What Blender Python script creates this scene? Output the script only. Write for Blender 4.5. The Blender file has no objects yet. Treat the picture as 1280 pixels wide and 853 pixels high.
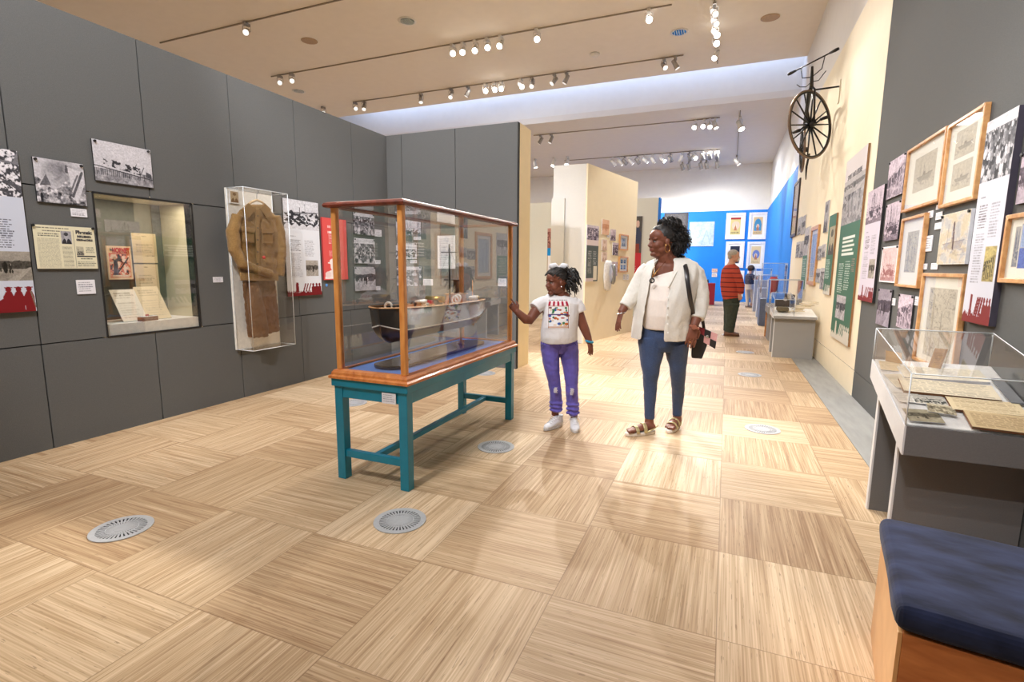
import bpy, math, random
import numpy as np
from mathutils import Vector, Matrix
PI = math.pi
sc = bpy.context.scene
COL = sc.collection
# ------------------------------------------------------------------ camera
EYE = 1.3
CAM = Matrix(((0.9226, -0.0619, -0.3809), (0.3857, 0.1302, 0.9134), (0.0070, 0.9896, -0.1440)))
def _orth():
    f, cx, cy = 640.0, 640.0, 426.5
    vy = Vector((909 - cx, cy - 335.5, f)).normalized()
    vx = -Vector((-918 - cx, cy - 322, f))
    vx = (vx - vy * vx.dot(vy)).normalized()
    vz = vx.cross(vy)
    if vz.y < 0: vz = -vz
    return vx, vy, vz
AX, AY, AZ = _orth()
def todir(px, py):
    d = Vector((px - 640.0, 426.5 - py, 640.0))
    return Vector((AX.dot(d), AY.dot(d), AZ.dot(d)))
c_right = Vector((AX.x, AY.x, AZ.x)); c_up = Vector((AX.y, AY.y, AZ.y)); c_fwd = Vector((AX.z, AY.z, AZ.z))
cam = bpy.data.cameras.new('camera'); cam.sensor_width = 36; cam.lens = 18.0; cam.clip_start = 0.05; cam.clip_end = 200
camo = bpy.data.objects.new('camera', cam); COL.objects.link(camo)
b = -c_fwd
camo.matrix_world = Matrix(((c_right.x, c_up.x, b.x, 0), (c_right.y, c_up.y, b.y, 0), (c_right.z, c_up.z, b.z, EYE), (0, 0, 0, 1)))
sc.camera = camo
# ------------------------------------------------------------------ view, world, cycles
sc.view_settings.view_transform = 'Standard'; sc.view_settings.look = 'None'
sc.view_settings.gamma = 1.0; sc.view_settings.use_curve_mapping = False
sc.view_settings.exposure = -0.52
cy = sc.cycles
cy.max_bounces = 8; cy.diffuse_bounces = 5; cy.glossy_bounces = 4; cy.transparent_max_bounces = 24; cy.transmission_bounces = 4
cy.caustics_reflective = False; cy.caustics_refractive = False; cy.sample_clamp_indirect = 4.0; cy.use_denoising = True
w = bpy.data.worlds.new('sky'); sc.world = w; w.use_nodes = True
w.node_tree.nodes['Background'].inputs[0].default_value = (0.42, 0.6, 1.0, 1)
w.node_tree.nodes['Background'].inputs[1].default_value = 1.6
CEIL, CEIL2 = 5.83, 5.2
LGAIN = 1.0
def area(name, loc, rot, sx, sy, watts, col, spread=PI):
    l = bpy.data.lights.new(name, 'AREA'); l.shape = 'RECTANGLE'; l.size = sx; l.size_y = sy; l.energy = watts * LGAIN; l.color = col; l.spread = spread
    o = bpy.data.objects.new(name, l); o.location = loc; o.rotation_euler = rot; COL.objects.link(o); return o
WARM = (1.0, 0.94, 0.86); NEUT = (0.98, 0.97, 1.0); COOL = (0.80, 0.88, 1.0)
# daylight falling in through the ceiling slot; the square ceiling areas are added fill
area('skylight_slot_light', (-4.8, 13.6, 6.9), (0, 0, 0), 12.0, 0.5, 170, (0.50, 0.64, 1.0))
for (x, y, s) in ((-3.0, -1.2, .55), (-2.6, 2.2, .6), (-2.4, 6.4, .8), (-7.5, 5.0, 0.7), (-1.0, 10.6, 0.3)):
    area('hall_fill', (x, y, CEIL - 0.06), (0, 0, 0), 1.3, 1.3, 150 * s, NEUT)
for (x, y, s) in ((-2.6, 17.3, 1.0), (-0.4, 19.2, .6), (-5.5, 11.4, 0.8), (-8, 17.5, .8)):
    area('hall_fill', (x, y, CEIL2 - 0.06 if y > 14 else CEIL - .06), (0, 0, 0), 1.2, 1.2, 260 * s, (0.95, 0.96, 1.0))
# ------------------------------------------------------------------ tagging
def tag(o, label=None, cat=None, group=None, kind=None):
    if label: o['label'] = label
    if cat: o['category'] = cat
    if group: o['group'] = group
    if kind: o['kind'] = kind
    return o
def empty(name, loc=(0, 0, 0), rz=0.0, label=None, cat=None, group=None):
    o = bpy.data.objects.new(name, None); o.empty_display_size = 0.1; o.location = loc; o.rotation_euler = (0, 0, rz)
    COL.objects.link(o); return tag(o, label, cat, group)
def copy_tree(o, parent=None):
    c = o.copy(); COL.objects.link(c)
    if parent: c.parent = parent
    for ch in list(o.children): copy_tree(ch, c)
    return c
# ------------------------------------------------------------------ materials
_M = {}
def nt(m):
    m.use_nodes = True
    return m.node_tree.nodes, m.node_tree.links, m.node_tree.nodes['Principled BSDF']
def s2l(c):
    return tuple((v / 12.92 if v <= 0.04045 else ((v + 0.055) / 1.055) ** 2.4) for v in c)
def rgb(r, g, b_): return s2l((r / 255, g / 255, b_ / 255))
def mat(name, col, rough=0.6, metal=0.0, var=0.08, scale=30.0, bump=0.0, spec=0.5, coat=0.0, stretch=None, emis=None, alpha=1.0, sheen=0.0, var2=None):
    if name in _M: return _M[name]
    m = bpy.data.materials.new(name); n, l, p = nt(m)
    tc = n.new('ShaderNodeTexCoord'); mp = n.new('ShaderNodeMapping'); l.new(tc.outputs['Object'], mp.inputs[0])
    if stretch: mp.inputs['Scale'].default_value = stretch
    nz = n.new('ShaderNodeTexNoise'); nz.inputs['Scale'].default_value = scale; nz.inputs['Detail'].default_value = 4; l.new(mp.outputs[0], nz.inputs['Vector'])
    mx = n.new('ShaderNodeMix'); mx.data_type = 'RGBA'
    a = tuple(max(0, c * (1 - var)) for c in col) if var2 is None else var2; bb = tuple(min(1, c * (1 + var)) for c in col)
    rp = n.new('ShaderNodeMapRange'); rp.inputs[1].default_value = .3; rp.inputs[2].default_value = .7; l.new(nz.outputs['Fac'], rp.inputs[0])
    mx.inputs['A'].default_value = (*a, 1); mx.inputs['B'].default_value = (*bb, 1); l.new(rp.outputs[0], mx.inputs['Factor']); l.new(mx.outputs['Result'], p.inputs['Base Color'])
    p.inputs['Roughness'].default_value = rough; p.inputs['Metallic'].default_value = metal; p.inputs['Specular IOR Level'].default_value = spec
    p.inputs['Coat Weight'].default_value = coat; p.inputs['Coat Roughness'].default_value = .1; p.inputs['Sheen Weight'].default_value = sheen
    if bump:
        bp = n.new('ShaderNodeBump'); bp.inputs['Strength'].default_value = bump; bp.inputs['Distance'].default_value = 0.01; l.new(nz.outputs['Fac'], bp.inputs['Height']); l.new(bp.outputs[0], p.inputs['Normal'])
    if emis:
        p.inputs['Emission Color'].default_value = (*emis[0], 1); p.inputs['Emission Strength'].default_value = emis[1]
    if alpha < 1: p.inputs['Alpha'].default_value = alpha
    _M[name] = m; return m
def glass(name, f0=0.05, tint=(1, 1, 1), gain=1.0):
    if name in _M: return _M[name]
    m = bpy.data.materials.new(name); m.use_nodes = True; n, l = m.node_tree.nodes, m.node_tree.links
    for x in list(n):
        if x.type != 'OUTPUT_MATERIAL': n.remove(x)
    out = [x for x in n if x.type == 'OUTPUT_MATERIAL'][0]
    lw = n.new('ShaderNodeLayerWeight'); lw.inputs[0].default_value = 0.5
    pw = n.new('ShaderNodeMath'); pw.operation = 'POWER'; l.new(lw.outputs['Facing'], pw.inputs[0]); pw.inputs[1].default_value = 4.0
    mu = n.new('ShaderNodeMath'); mu.operation = 'MULTIPLY_ADD'; l.new(pw.outputs[0], mu.inputs[0]); mu.inputs[1].default_value = gain; mu.inputs[2].default_value = f0; mu.use_clamp = True
    t = n.new('ShaderNodeBsdfTransparent'); t.inputs[0].default_value = (*tint, 1)
    g = n.new('ShaderNodeBsdfGlossy'); g.inputs['Roughness'].default_value = 0.0
    mx = n.new('ShaderNodeMixShader'); l.new(mu.outputs[0], mx.inputs[0]); l.new(t.outputs[0], mx.inputs[1]); l.new(g.outputs[0], mx.inputs[2]); l.new(mx.outputs[0], out.inputs[0])
    _M[name] = m; return m
def wood(name, c1, c2, rough=0.4, sc_=(2, 2, 30), scale=3.0, coat=0.2):
    if name in _M: return _M[name]
    m = bpy.data.materials.new(name); n, l, p = nt(m)
    tc = n.new('ShaderNodeTexCoord'); mp = n.new('ShaderNodeMapping'); l.new(tc.outputs['Object'], mp.inputs[0]); mp.inputs['Scale'].default_value = sc_
    nz = n.new('ShaderNodeTexNoise'); nz.inputs['Scale'].default_value = scale; nz.inputs['Detail'].default_value = 6; nz.inputs['Distortion'].default_value = 0.6; l.new(mp.outputs[0], nz.inputs['Vector'])
    cr = n.new('ShaderNodeValToRGB'); cr.color_ramp.elements[0].position = .3; cr.color_ramp.elements[1].position = .7
    cr.color_ramp.elements[0].color = (*c1, 1); cr.color_ramp.elements[1].color = (*c2, 1); l.new(nz.outputs['Fac'], cr.inputs[0]); l.new(cr.outputs[0], p.inputs['Base Color'])
    p.inputs['Roughness'].default_value = rough; p.inputs['Coat Weight'].default_value = coat; p.inputs['Coat Roughness'].default_value = 0.15
    _M[name] = m; return m
def print_mat(name='print', rough=0.65):
    if name in _M: return _M[name]
    m = bpy.data.materials.new(name); n, l, p = nt(m)
    a = n.new('ShaderNodeVertexColor'); a.layer_name = 'Col'; l.new(a.outputs[0], p.inputs['Base Color']); p.inputs['Roughness'].default_value = rough
    p.inputs['Specular IOR Level'].default_value = .2
    _M[name] = m; return m
# ------------------------------------------------------------------ mesh builder
class MB:
    def __init__(s): s.v = []; s.f = []; s.m = []; s.mats = []; s.cur = 0; s.sm = []
    def mat(s, m):
        if m not in s.mats: s.mats.append(m)
        s.cur = s.mats.index(m); return s
    def face(s, idx, smooth=False): s.f.append(idx); s.m.append(s.cur); s.sm.append(smooth)
    def box(s, x0, x1, y0, y1, z0, z1, mx=None):
        b_ = len(s.v)
        for z in (z0, z1):
            for (x, y) in ((x0, y0), (x1, y0), (x1, y1), (x0, y1)):
                p = Vector((x, y, z)); s.v.append(mx @ p if mx else p)
        for q in ((3, 2, 1, 0), (4, 5, 6, 7), (0, 1, 5, 4), (1, 2, 6, 5), (2, 3, 7, 6), (3, 0, 4, 7)): s.face([b_ + i for i in q])
        return s
    def hexa(s, pts):
        b_ = len(s.v); s.v += [Vector(p) for p in pts]
        for q in ((3, 2, 1, 0), (4, 5, 6, 7), (0, 1, 5, 4), (1, 2, 6, 5), (2, 3, 7, 6), (3, 0, 4, 7)): s.face([b_ + i for i in q])
        return s
    def prism(s, poly, off):          # poly: list of 3d points, off: extrusion vector
        b_ = len(s.v); n = len(poly); off = Vector(off)
        s.v += [Vector(p) for p in poly] + [Vector(p) + off for p in poly]
        s.face([b_ + i for i in range(n)][::-1]); s.face([b_ + n + i for i in range(n)])
        for i in range(n): s.face([b_ + i, b_ + (i + 1) % n, b_ + n + (i + 1) % n, b_ + n + i])
        return s
    def tube(s, pts, rad, n=10, side=None, cap=True, closed=False, smooth=True):
        """rad: list/number, or (a,b) pairs (a along side, b across)"""
        pts = [Vector(p) for p in pts]; m = len(pts)
        if not isinstance(rad, (list, tuple)): rad = [rad] * m
        elif isinstance(rad, tuple): rad = [rad] * m
        b_ = len(s.v); prev = None
        for i, p in enumerate(pts):
            if closed: t = pts[(i + 1) % m] - pts[i - 1]
            elif i == 0: t = pts[1] - p
            elif i == m - 1: t = p - pts[i - 1]
            else: t = (pts[i + 1] - p).normalized() + (p - pts[i - 1]).normalized()
            t = t.normalized() if t.length > 1e-9 else Vector((0, 0, 1))
            u = Vector(side) if side is not None else (prev if prev is not None else (Vector((0, 0, 1)) if abs(t.z) < .9 else Vector((1, 0, 0))))
            u = u - t * u.dot(t)
            if u.length < 1e-6: u = Vector((1, 0, 0)) - t * t.x
            u.normalize(); prev = u; w_ = t.cross(u)
            a, c = rad[i] if isinstance(rad[i], (tuple, list)) else (rad[i], rad[i])
            for k in range(n):
                an = 2 * PI * k / n; s.v.append(p + u * (a * math.cos(an)) + w_ * (c * math.sin(an)))
        rng = m if closed else m - 1
        for i in range(rng):
            for k in range(n):
                j = (i + 1) % m
                s.face([b_ + i * n + k, b_ + i * n + (k + 1) % n, b_ + j * n + (k + 1) % n, b_ + j * n + k], smooth)
        if cap and not closed:
            s.face([b_ + k for k in range(n)][::-1]); s.face([b_ + (m - 1) * n + k for k in range(n)])
        return s
    def ell(s, c, r, mx=None, nu=16, nv=10):
        c = Vector(c); b_ = len(s.v)
        if not isinstance(r, (tuple, list)): r = (r, r, r)
        for j in range(nv + 1):
            th = PI * j / nv
            for k in range(nu):
                ph_ = 2 * PI * k / nu
                p = Vector((r[0] * math.sin(th) * math.cos(ph_), r[1] * math.sin(th) * math.sin(ph_), r[2] * math.cos(th)))
                s.v.append((mx @ (c + p)) if mx else c + p)
        for j in range(nv):
            for k in range(nu):
                s.face([b_ + j * nu + k, b_ + (j + 1) * nu + k, b_ + (j + 1) * nu + (k + 1) % nu, b_ + j * nu + (k + 1) % nu], True)
        return s
    def lathe(s, prof, c=(0, 0, 0), n=24, mx=None, smooth=True):
        b_ = len(s.v); c = Vector(c)
        for (r, z) in prof:
            for k in range(n):
                p = c + Vector((r * math.cos(2 * PI * k / n), r * math.sin(2 * PI * k / n), z)); s.v.append(mx @ p if mx else p)
        for i in range(len(prof) - 1):
            for k in range(n): s.face([b_ + i * n + k, b_ + i * n + (k + 1) % n, b_ + (i + 1) * n + (k + 1) % n, b_ + (i + 1) * n + k], smooth)
        s.face([b_ + k for k in range(n)][::-1]); s.face([b_ + (len(prof) - 1) * n + k for k in range(n)])
        return s
    def build(s, name, m=None, parent=None, bevel=0.0, seg=2, mods=None):
        me = bpy.data.meshes.new(name); me.from_pydata([tuple(v) for v in s.v], [], s.f)
        if m is not None: me.materials.append(m)
        else:
            for x in s.mats: me.materials.append(x)
            me.polygons.foreach_set('material_index', s.m)
        me.polygons.foreach_set('use_smooth', s.sm)
        me.update()
        o = bpy.data.objects.new(name, me); COL.objects.link(o)
        if parent is not None: o.parent = parent
        if bevel:
            bm = o.modifiers.new('bevel', 'BEVEL'); bm.width = bevel; bm.segments = seg; bm.limit_method = 'ANGLE'; bm.angle_limit = 0.7
        return o
def remesh(mb, name, m, parent, voxel=0.006, smooth=6, fac=0.5, disp=None, paint=None):
    o = mb.build(name + '_t', m)
    r = o.modifiers.new('r', 'REMESH'); r.mode = 'VOXEL'; r.voxel_size = voxel; r.use_smooth_shade = True
    if smooth:
        q = o.modifiers.new('s', 'SMOOTH'); q.iterations = smooth; q.factor = fac
    if disp:
        tx = bpy.data.textures.new(name + 'd', 'CLOUDS'); tx.noise_scale = disp[1]; tx.noise_depth = 2
        d = o.modifiers.new('d', 'DISPLACE'); d.texture = tx; d.strength = disp[0]; d.mid_level = .5; d.texture_coords = 'GLOBAL'
    dg = bpy.context.evaluated_depsgraph_get(); dg.update()
    me = bpy.data.meshes.new_from_object(o.evaluated_get(dg)); me.name = name
    bpy.data.objects.remove(o)
    me.polygons.foreach_set('use_smooth', [True] * len(me.polygons))
    if not me.materials: me.materials.append(m)
    no = bpy.data.objects.new(name, me); COL.objects.link(no); no.parent = parent
    if paint: paint(me)
    return no
def inv_parent(o, parent):     # geometry was written in world space
    o.parent = parent; o.matrix_parent_inverse = (Matrix.Translation(parent.location) @ Matrix.Rotation(parent.rotation_euler.z, 4, 'Z')).inverted(); return o
def text_obj(name, body, size, mx, m, parent=None, ext=0.0006, align='CENTER', bold=0.0, sx=1.0):
    c = bpy.data.curves.new(name, 'FONT'); c.body = body; c.size = size; c.extrude = ext; c.align_x = align; c.align_y = 'CENTER'; c.offset = bold
    c.materials.append(m); t = bpy.data.objects.new(name + '_t', c); COL.objects.link(t)
    dg = bpy.context.evaluated_depsgraph_get(); dg.update(); me = bpy.data.meshes.new_from_object(t.evaluated_get(dg)); bpy.data.objects.remove(t)
    me.transform(Matrix.Diagonal((sx, 1, 1, 1))); me.transform(mx)
    o = bpy.data.objects.new(name, me); COL.objects.link(o)
    if not me.materials: me.materials.append(m)
    if parent: inv_parent(o, parent)
    return o
# ------------------------------------------------------------------ painted prints (colour per grid vertex)
def fbm(h, w_, s, seed, octv=4, sx=1.0):
    r = np.random.RandomState(seed); out = np.zeros((h, w_)); amp = 1.0; tot = 0
    for o in range(octv):
        gh, gw = int(s * 2 ** o) + 2, int(s * 2 ** o * sx * w_ / max(h, 1)) + 2
        g = r.rand(gh + 1, gw + 1); y = np.linspace(0, gh - .001, h); x = np.linspace(0, gw - .001, w_)
        yi = y.astype(int); xi = x.astype(int); fy = (y - yi)[:, None]; fx = (x - xi)[None, :]; fy = fy * fy * (3 - 2 * fy); fx = fx * fx * (3 - 2 * fx)
        a = g[yi][:, xi]; b_ = g[yi][:, xi + 1]; c = g[yi + 1][:, xi]; d = g[yi + 1][:, xi + 1]
        out += amp * ((a * (1 - fx) + b_ * fx) * (1 - fy) + (c * (1 - fx) + d * fx) * fy); tot += amp; amp *= .6
    return out / tot
class CV:
    def __init__(s, w_, h, c=(1, 1, 1)): s.h, s.w = int(h), int(w_); s.a = np.ones((s.h, s.w, 3)) * np.array(c)
    def bx(s, b_):
        return int(round(b_[1] * s.h)), int(round(b_[3] * s.h)), int(round(b_[0] * s.w)), int(round(b_[2] * s.w))
    def rect(s, b_, c): y0, y1, x0, x1 = s.bx(b_); s.a[y0:y1, x0:x1] = c; return s
    def grid(s): return np.meshgrid((np.arange(s.w) + .5) / s.w, (np.arange(s.h) + .5) / s.h)
    def poly(s, pts, c):
        X, Y = s.grid(); ins = np.zeros(X.shape, bool); n = len(pts); j = n - 1
        for i in range(n):
            xi, yi = pts[i]; xj, yj = pts[j]
            ins ^= ((yi > Y) != (yj > Y)) & (X < (xj - xi) * (Y - yi) / (yj - yi + 1e-12) + xi); j = i
        s.a[ins] = c; return s
    def ell(s, cx, cy_, rx, ry, c, k=1.0):
        X, Y = s.grid(); q = ((X - cx) / rx) ** 2 + ((Y - cy_) / ry) ** 2 < 1; s.a[q] = s.a[q] * (1 - k) + np.array(c) * k; return s
    def line(s, x0, y0, x1, y1, wd, c):
        X, Y = s.grid(); asp = s.w / s.h; dx, dy = (x1 - x0) * asp, y1 - y0; L = dx * dx + dy * dy + 1e-9
        t = np.clip((((X - x0) * asp) * dx + (Y - y0) * dy) / L, 0, 1)
        d = np.hypot((X - x0) * asp - t * dx, Y - y0 - t * dy); s.a[d < wd] = c; return s
    def text(s, b_, rows, ink, seed=1, fill=.75, ragged=.25, th=.5):
        r = random.Random(seed); y0, y1, x0, x1 = b_[1], b_[3], b_[0], b_[2]; p = (y1 - y0) / rows
        for i in range(rows):
            x = x0; end = x1 - (x1 - x0) * ragged * r.random()
            while x < end:
                wl = (x1 - x0) * r.uniform(.05, .17); k = r.uniform(.55, 1.0) * fill
                yy0, yy1, xx0, xx1 = s.bx((x, y0 + i * p + p * (1 - th) / 2, min(x + wl, end), y0 + i * p + p * (1 + th) / 2))
                yy1 = max(yy1, yy0 + 1)
                s.a[yy0:yy1, xx0:xx1] = s.a[yy0:yy1, xx0:xx1] * (1 - k) + np.array(ink) * k
                x += wl + (x1 - x0) * .022
        return s
    def photo(s, b_, kind, seed, dk=(.1, .1, .12), lt=(.93, .92, .94)):
        y0, y1, x0, x1 = s.bx(b_); h, w_ = y1 - y0, x1 - x0
        if h < 2 or w_ < 2: return s
        q = CV(w_, h, (.8,) * 3); X, Y = q.grid(); n = fbm(h, w_, 4, seed); n2 = fbm(h, w_, 12, seed + 7, 3); r = random.Random(seed)
        def g(v): q.a[...] = np.clip(v, 0, 1)[..., None]
        if kind == 'ruin':
            g(.85 - .5 * np.exp(-((X - .5) ** 2 + (Y - .3) ** 2) * 12) * n * 1.6)
            rub = Y > .55 + .12 * np.sin(X * 9 + seed) - .15 * (X > .7)
            q.a[rub] = np.clip(.15 + 1.1 * n2[rub] - .35 * (n[rub] > .55), 0, 1)[:, None]
            q.poly([(.08, .62), (.22, .35), (.3, .6)], .35); q.poly([(.62, .08), (.68, .1), (.66, .28), (.6, .25)], .3)
            q.poly([(.66, .12), (.95, .2), (.98, .5), (.8, .95), (.72, .75)], .85); q.line(.95, .22, .72, .8, .03, .3); q.line(.85, .3, .68, .7, .02, .4)
            q.line(.1, .82, .1, .97, .03, .1)
        elif kind == 'rubble':
            g(.1 + .95 * (n2 > .5) * n2 * 1.3 + .2 * n); q.poly([(0, 0), (.3, 0), (.3, .2), (.9, .25), (1, 0), (1, .3), (0, .25)], .45); q.poly([(.6, .6), (1, .75), (1, .9)], .3)
        elif kind == 'pier':
            g(.9 - .1 * n); k = (Y > .68); q.a[k] = np.clip(.35 + .5 * n2[k] - .3 * ((X[k] * 30 % 1) < .35) * (Y[k] < .85), 0, 1)[:, None]
            q.poly([(.1, .35), (.35, .42), (.75, .62), (.75, .75), (.5, .72), (.12, .55)], .82)
            k = (n2 > .5) & (Y > .38 + .2 * X) & (Y < .55 + .22 * X) & (X > .15) & (X < .78); q.a[k] = .15
            q.line(0, .62, 1, .8, .012, .15); q.line(.72, .45, .68, .55, .008, .2); q.line(.85, .5, .78, .7, .01, .2); q.poly([(.88, .6), (.98, .66), (.98, .78), (.88, .74)], .25)
        elif kind in ('ship', 'ships'):
            g(.88 - .12 * n); k = Y > .8; q.a[k] = np.clip(.45 + .4 * (n2[k] - .5), 0, 1)[:, None]
            for i in range(3 if kind == 'ship' else 7):
                mx_ = r.uniform(.1, .9); q.line(mx_, r.uniform(.05, .25), mx_ + r.uniform(-.02, .02), .75, .008, r.uniform(.1, .35))
                q.line(mx_, .15, mx_ + .2, .7, .004, .5)
            hx = r.uniform(.1, .25); q.poly([(hx, .62), (.92, .6), (.86, .84), (hx + .1, .84)], .22); q.poly([(hx + .15, .52), (.75, .5), (.75, .62), (hx + .15, .63)], .55)
            k = (n2 > .6) & (Y > .5) & (Y < .85); q.a[k] *= .5; q.a[np.where((n2 < .38) & (Y > .45) & (Y < .9))] = .8
        elif kind == 'crowd':
            g(.25 + .5 * (n2 - .3)); q.a[Y < .18] = np.clip(.75 + .2 * n[Y < .18], 0, 1)[:, None]
            for i in range(70):
                x, y = r.random(), .18 + .8 * r.random() ** 1.2; s_ = .02 + .045 * y; c = r.choice((.08, .12, .5, .75, .88)); q.ell(x, y + s_ * 1.6, s_ * 1.1, s_ * 1.9, c); q.ell(x, y, s_ * .55, s_ * .7, r.uniform(.6, .9))
        elif kind == 'street':
            g(.85 - .2 * n); k = (Y > .25 + .12 * n) & (Y < .6); q.a[k] = np.clip(.1 + .35 * n2[k], 0, 1)[:, None]
            q.a[Y >= .6] = np.clip(.55 + .3 * n[Y >= .6], 0, 1)[:, None]; q.poly([(.55, 1), (.95, .55), (1, .55), (.75, 1)], .8)
            for i in range(25):
                x, y = r.uniform(0, .7), r.uniform(.45, .7); q.ell(x, y, .015, .07, r.choice((.08, .15, .9)))
            q.ell(.55, .55, .04, .2, .06)
        elif kind == 'interior':
            g(.3 + .5 * n); q.poly([(0, 0), (1, 0), (1, .2), (0, .45)], .85); q.poly([(0, .48), (.8, .3), (.8, .5), (0, .75)], .25)
            for i in range(12): x = i / 12; q.line(x, .5 - .2 * x, x, .9, .006, .8 if i % 2 else .15)
            k = n2 > .58; q.a[k] = .75
        elif kind == 'fleet':
            g(.92 - .08 * n); k = (Y > .42 + .06 * np.sin(X * 20)) & (Y < .8); q.a[k] = np.where(n2[k] > .52, .1, .85)[:, None]; q.a[(Y > .62) & (Y < .9 - .1 * np.abs(np.sin(X * 15)))] = .12
            k = (n2 < .42) & (Y > .6) & (Y < .8); q.a[k] = .95
            q.line(.6, .12, .6, .45, .01, .3); q.line(.45, .25, .45, .45, .01, .3); q.line(.3, .45, .95, .38, .02, .3)
        elif kind == 'portrait':
            g(.55 + .2 * n); q.ell(.5, 1.05, .48, .5, .12); q.ell(.5, .42, .2, .27, .72); q.ell(.5, .24, .21, .14, .2); q.poly([(.42, .62), (.58, .62), (.5, .9)], .85)
        elif kind == 'draw':
            g(.88 - .08 * n)
            for i in range(3): mx_ = .3 + .17 * i; q.line(mx_, .2, mx_, .62, .006, .45); q.line(mx_, .25, mx_ + .12, .6, .004, .6)
            q.poly([(.15, .6), (.9, .55), (.8, .72), (.25, .72)], .55); q.line(.15, .6, .9, .55, .01, .35); k = (n2 > .57) & (Y > .7) & (Y < .85); q.a[k] = .62
            q.poly([(.45, .48), (.55, .47), (.55, .58), (.45, .59)], .42)
        elif kind == 'sketch':
            g(.9 - .1 * n); k = (np.abs(n2 - .5) < .018) | (np.abs(n - .55) < .012); q.a[k] = .5; q.line(.2, .1, .25, .9, .02, .6); q.line(.55, .35, .6, .95, .012, .55)
        elif kind == 'waves':
            g(.75 + .25 * n - .2 * (n2 > .55)); q.ell(.75, .25, .1, .16, .9); q.line(.7, .35, .5, .95, .02, .55); q.line(.72, .4, .85, .9, .015, .6)
        t = np.clip(q.a.mean(axis=2, keepdims=True) + .22 * (fbm(h, w_, max(h, w_) * .3, seed + 3, 2) - .5)[..., None], 0, 1); s.a[y0:y1, x0:x1] = np.array(dk) * (1 - t) + np.array(lt) * t
        return s
    def skyline(s, b_, c, seed=3, people=True):
        x0, y0, x1, y1 = b_; W, H = x1 - x0, y1 - y0; P = lambda u, v: (x0 + u * W, y0 + v * H)
        r = random.Random(seed); pts = [P(0, 1), P(0, .72)]
        u = 0.0
        while u < 1: pts.append(P(u, r.uniform(.62, .78))); u += .02; pts.append(P(min(u, 1), r.uniform(.62, .8)))
        pts += [P(1, .75), P(1, 1)]; s.poly(pts, c)
        s.poly([P(.25, .1), P(.31, .1), P(.33, .75), P(.23, .75)], c); s.poly([P(.24, .2), P(.32, .2), P(.32, .26), P(.24, .26)], c)
        for u in (.45, .52, .6): s.line(*P(u, .7), *P(u + .07, .2), .006, c)
        if people:
            for u in (.74, .84, .93):
                s.ell(*P(u, .27), .032 * W, .1 * H, c); s.poly([P(u - .055, .78), P(u - .05, .42), P(u, .33), P(u + .05, .42), P(u + .055, .78)], c)
        return s
def grid_mesh(mb_name, cvs, o, U, V, N, thick, back, parent=None, emis=None, pm=None):
    """cvs painted front at o (top left), U to the right (full width vec), V downwards (full height vec); N towards the viewer"""
    h, w_ = cvs.h, cvs.w; o = Vector(o); U = Vector(U); V = Vector(V); N = Vector(N).normalized()
    gu = np.linspace(0, 1, w_); gv = np.linspace(0, 1, h)
    P = (np.array(o + N * thick)[None, None] + gu[None, :, None] * np.array(U)[None, None] + gv[:, None, None] * np.array(V)[None, None]).reshape(-1, 3)
    i = (np.arange(h - 1)[:, None] * w_ + np.arange(w_ - 1)[None, :]).reshape(-1)
    F = np.stack([i, i + w_, i + w_ + 1, i + 1], 1)
    nf = len(F); base = len(P)
    e = 0.0004
    c4 = [o, o + U, o + U + V, o + V]
    extra = [tuple(p) for p in c4] + [tuple(p + N * (thick - e)) for p in c4]
    allv = [tuple(p) for p in P] + extra; k = base
    faces = F.tolist() + [[k, k + 1, k + 2, k + 3], [k + 7, k + 6, k + 5, k + 4], [k, k + 4, k + 5, k + 1], [k + 1, k + 5, k + 6, k + 2], [k + 2, k + 6, k + 7, k + 3], [k + 3, k + 7, k + 4, k]]
    me = bpy.data.meshes.new(mb_name); me.from_pydata(allv, [], faces)
    me.materials.append(pm or print_mat()); me.materials.append(back)
    me.polygons.foreach_set('material_index', [0] * nf + [1] * 6)
    ca = me.color_attributes.new('Col', 'FLOAT_COLOR', 'POINT')
    col = np.ones((len(allv), 4)); col[:base, :3] = np.clip(cvs.a.reshape(-1, 3), 0, 1)
    ca.data.foreach_set('color_srgb', col.reshape(-1).astype(np.float32)); me.update()
    ob = bpy.data.objects.new(mb_name, me); COL.objects.link(ob)
    if parent: inv_parent(ob, parent)
    return ob
# ------------------------------------------------------------------ wall planes of the place
class Plane:
    def __init__(s, o, U, N): s.o = Vector(o); s.U = Vector(U).normalized(); s.N = Vector(N).normalized()
    def hit(s, px, py, off=0.0):
        d = todir(px, py); C = Vector((0, 0, EYE)); o = s.o + s.N * off; t = (o - C).dot(s.N) / d.dot(s.N); return C + d * t
    def uz(s, px, py, off=0.0):
        p = s.hit(px, py, off); return (p - s.o).dot(s.U), p.z
    def pt(s, u, z, off=0.0): return s.o + s.U * u + Vector((0, 0, z - s.o.z)) + s.N * off
XL, XR, YB = -4.33, 1.27, 5.97
PL = Plane((XL, 0, 0), (0, 1, 0), (1, 0, 0)); PR = Plane((XR, 0, 0), (0, -1, 0), (-1, 0, 0)); PB = Plane((0, YB, 0), (1, 0, 0), (0, -1, 0))
M0, M1 = Vector((-2.20, 8.50, 0)), Vector((-1.74, 10.67, 0)); mu_ = (M1 - M0).normalized()
PM = Plane(M0, mu_, (mu_.y, -mu_.x, 0)); YF = 21.9; PF = Plane((0, YF, 0), (1, 0, 0), (0, -1, 0))
def onfloor(px, py, z=0.0):
    d = todir(px, py); t = (z - EYE) / d.z; return Vector((d.x * t, d.y * t, z))
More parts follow.
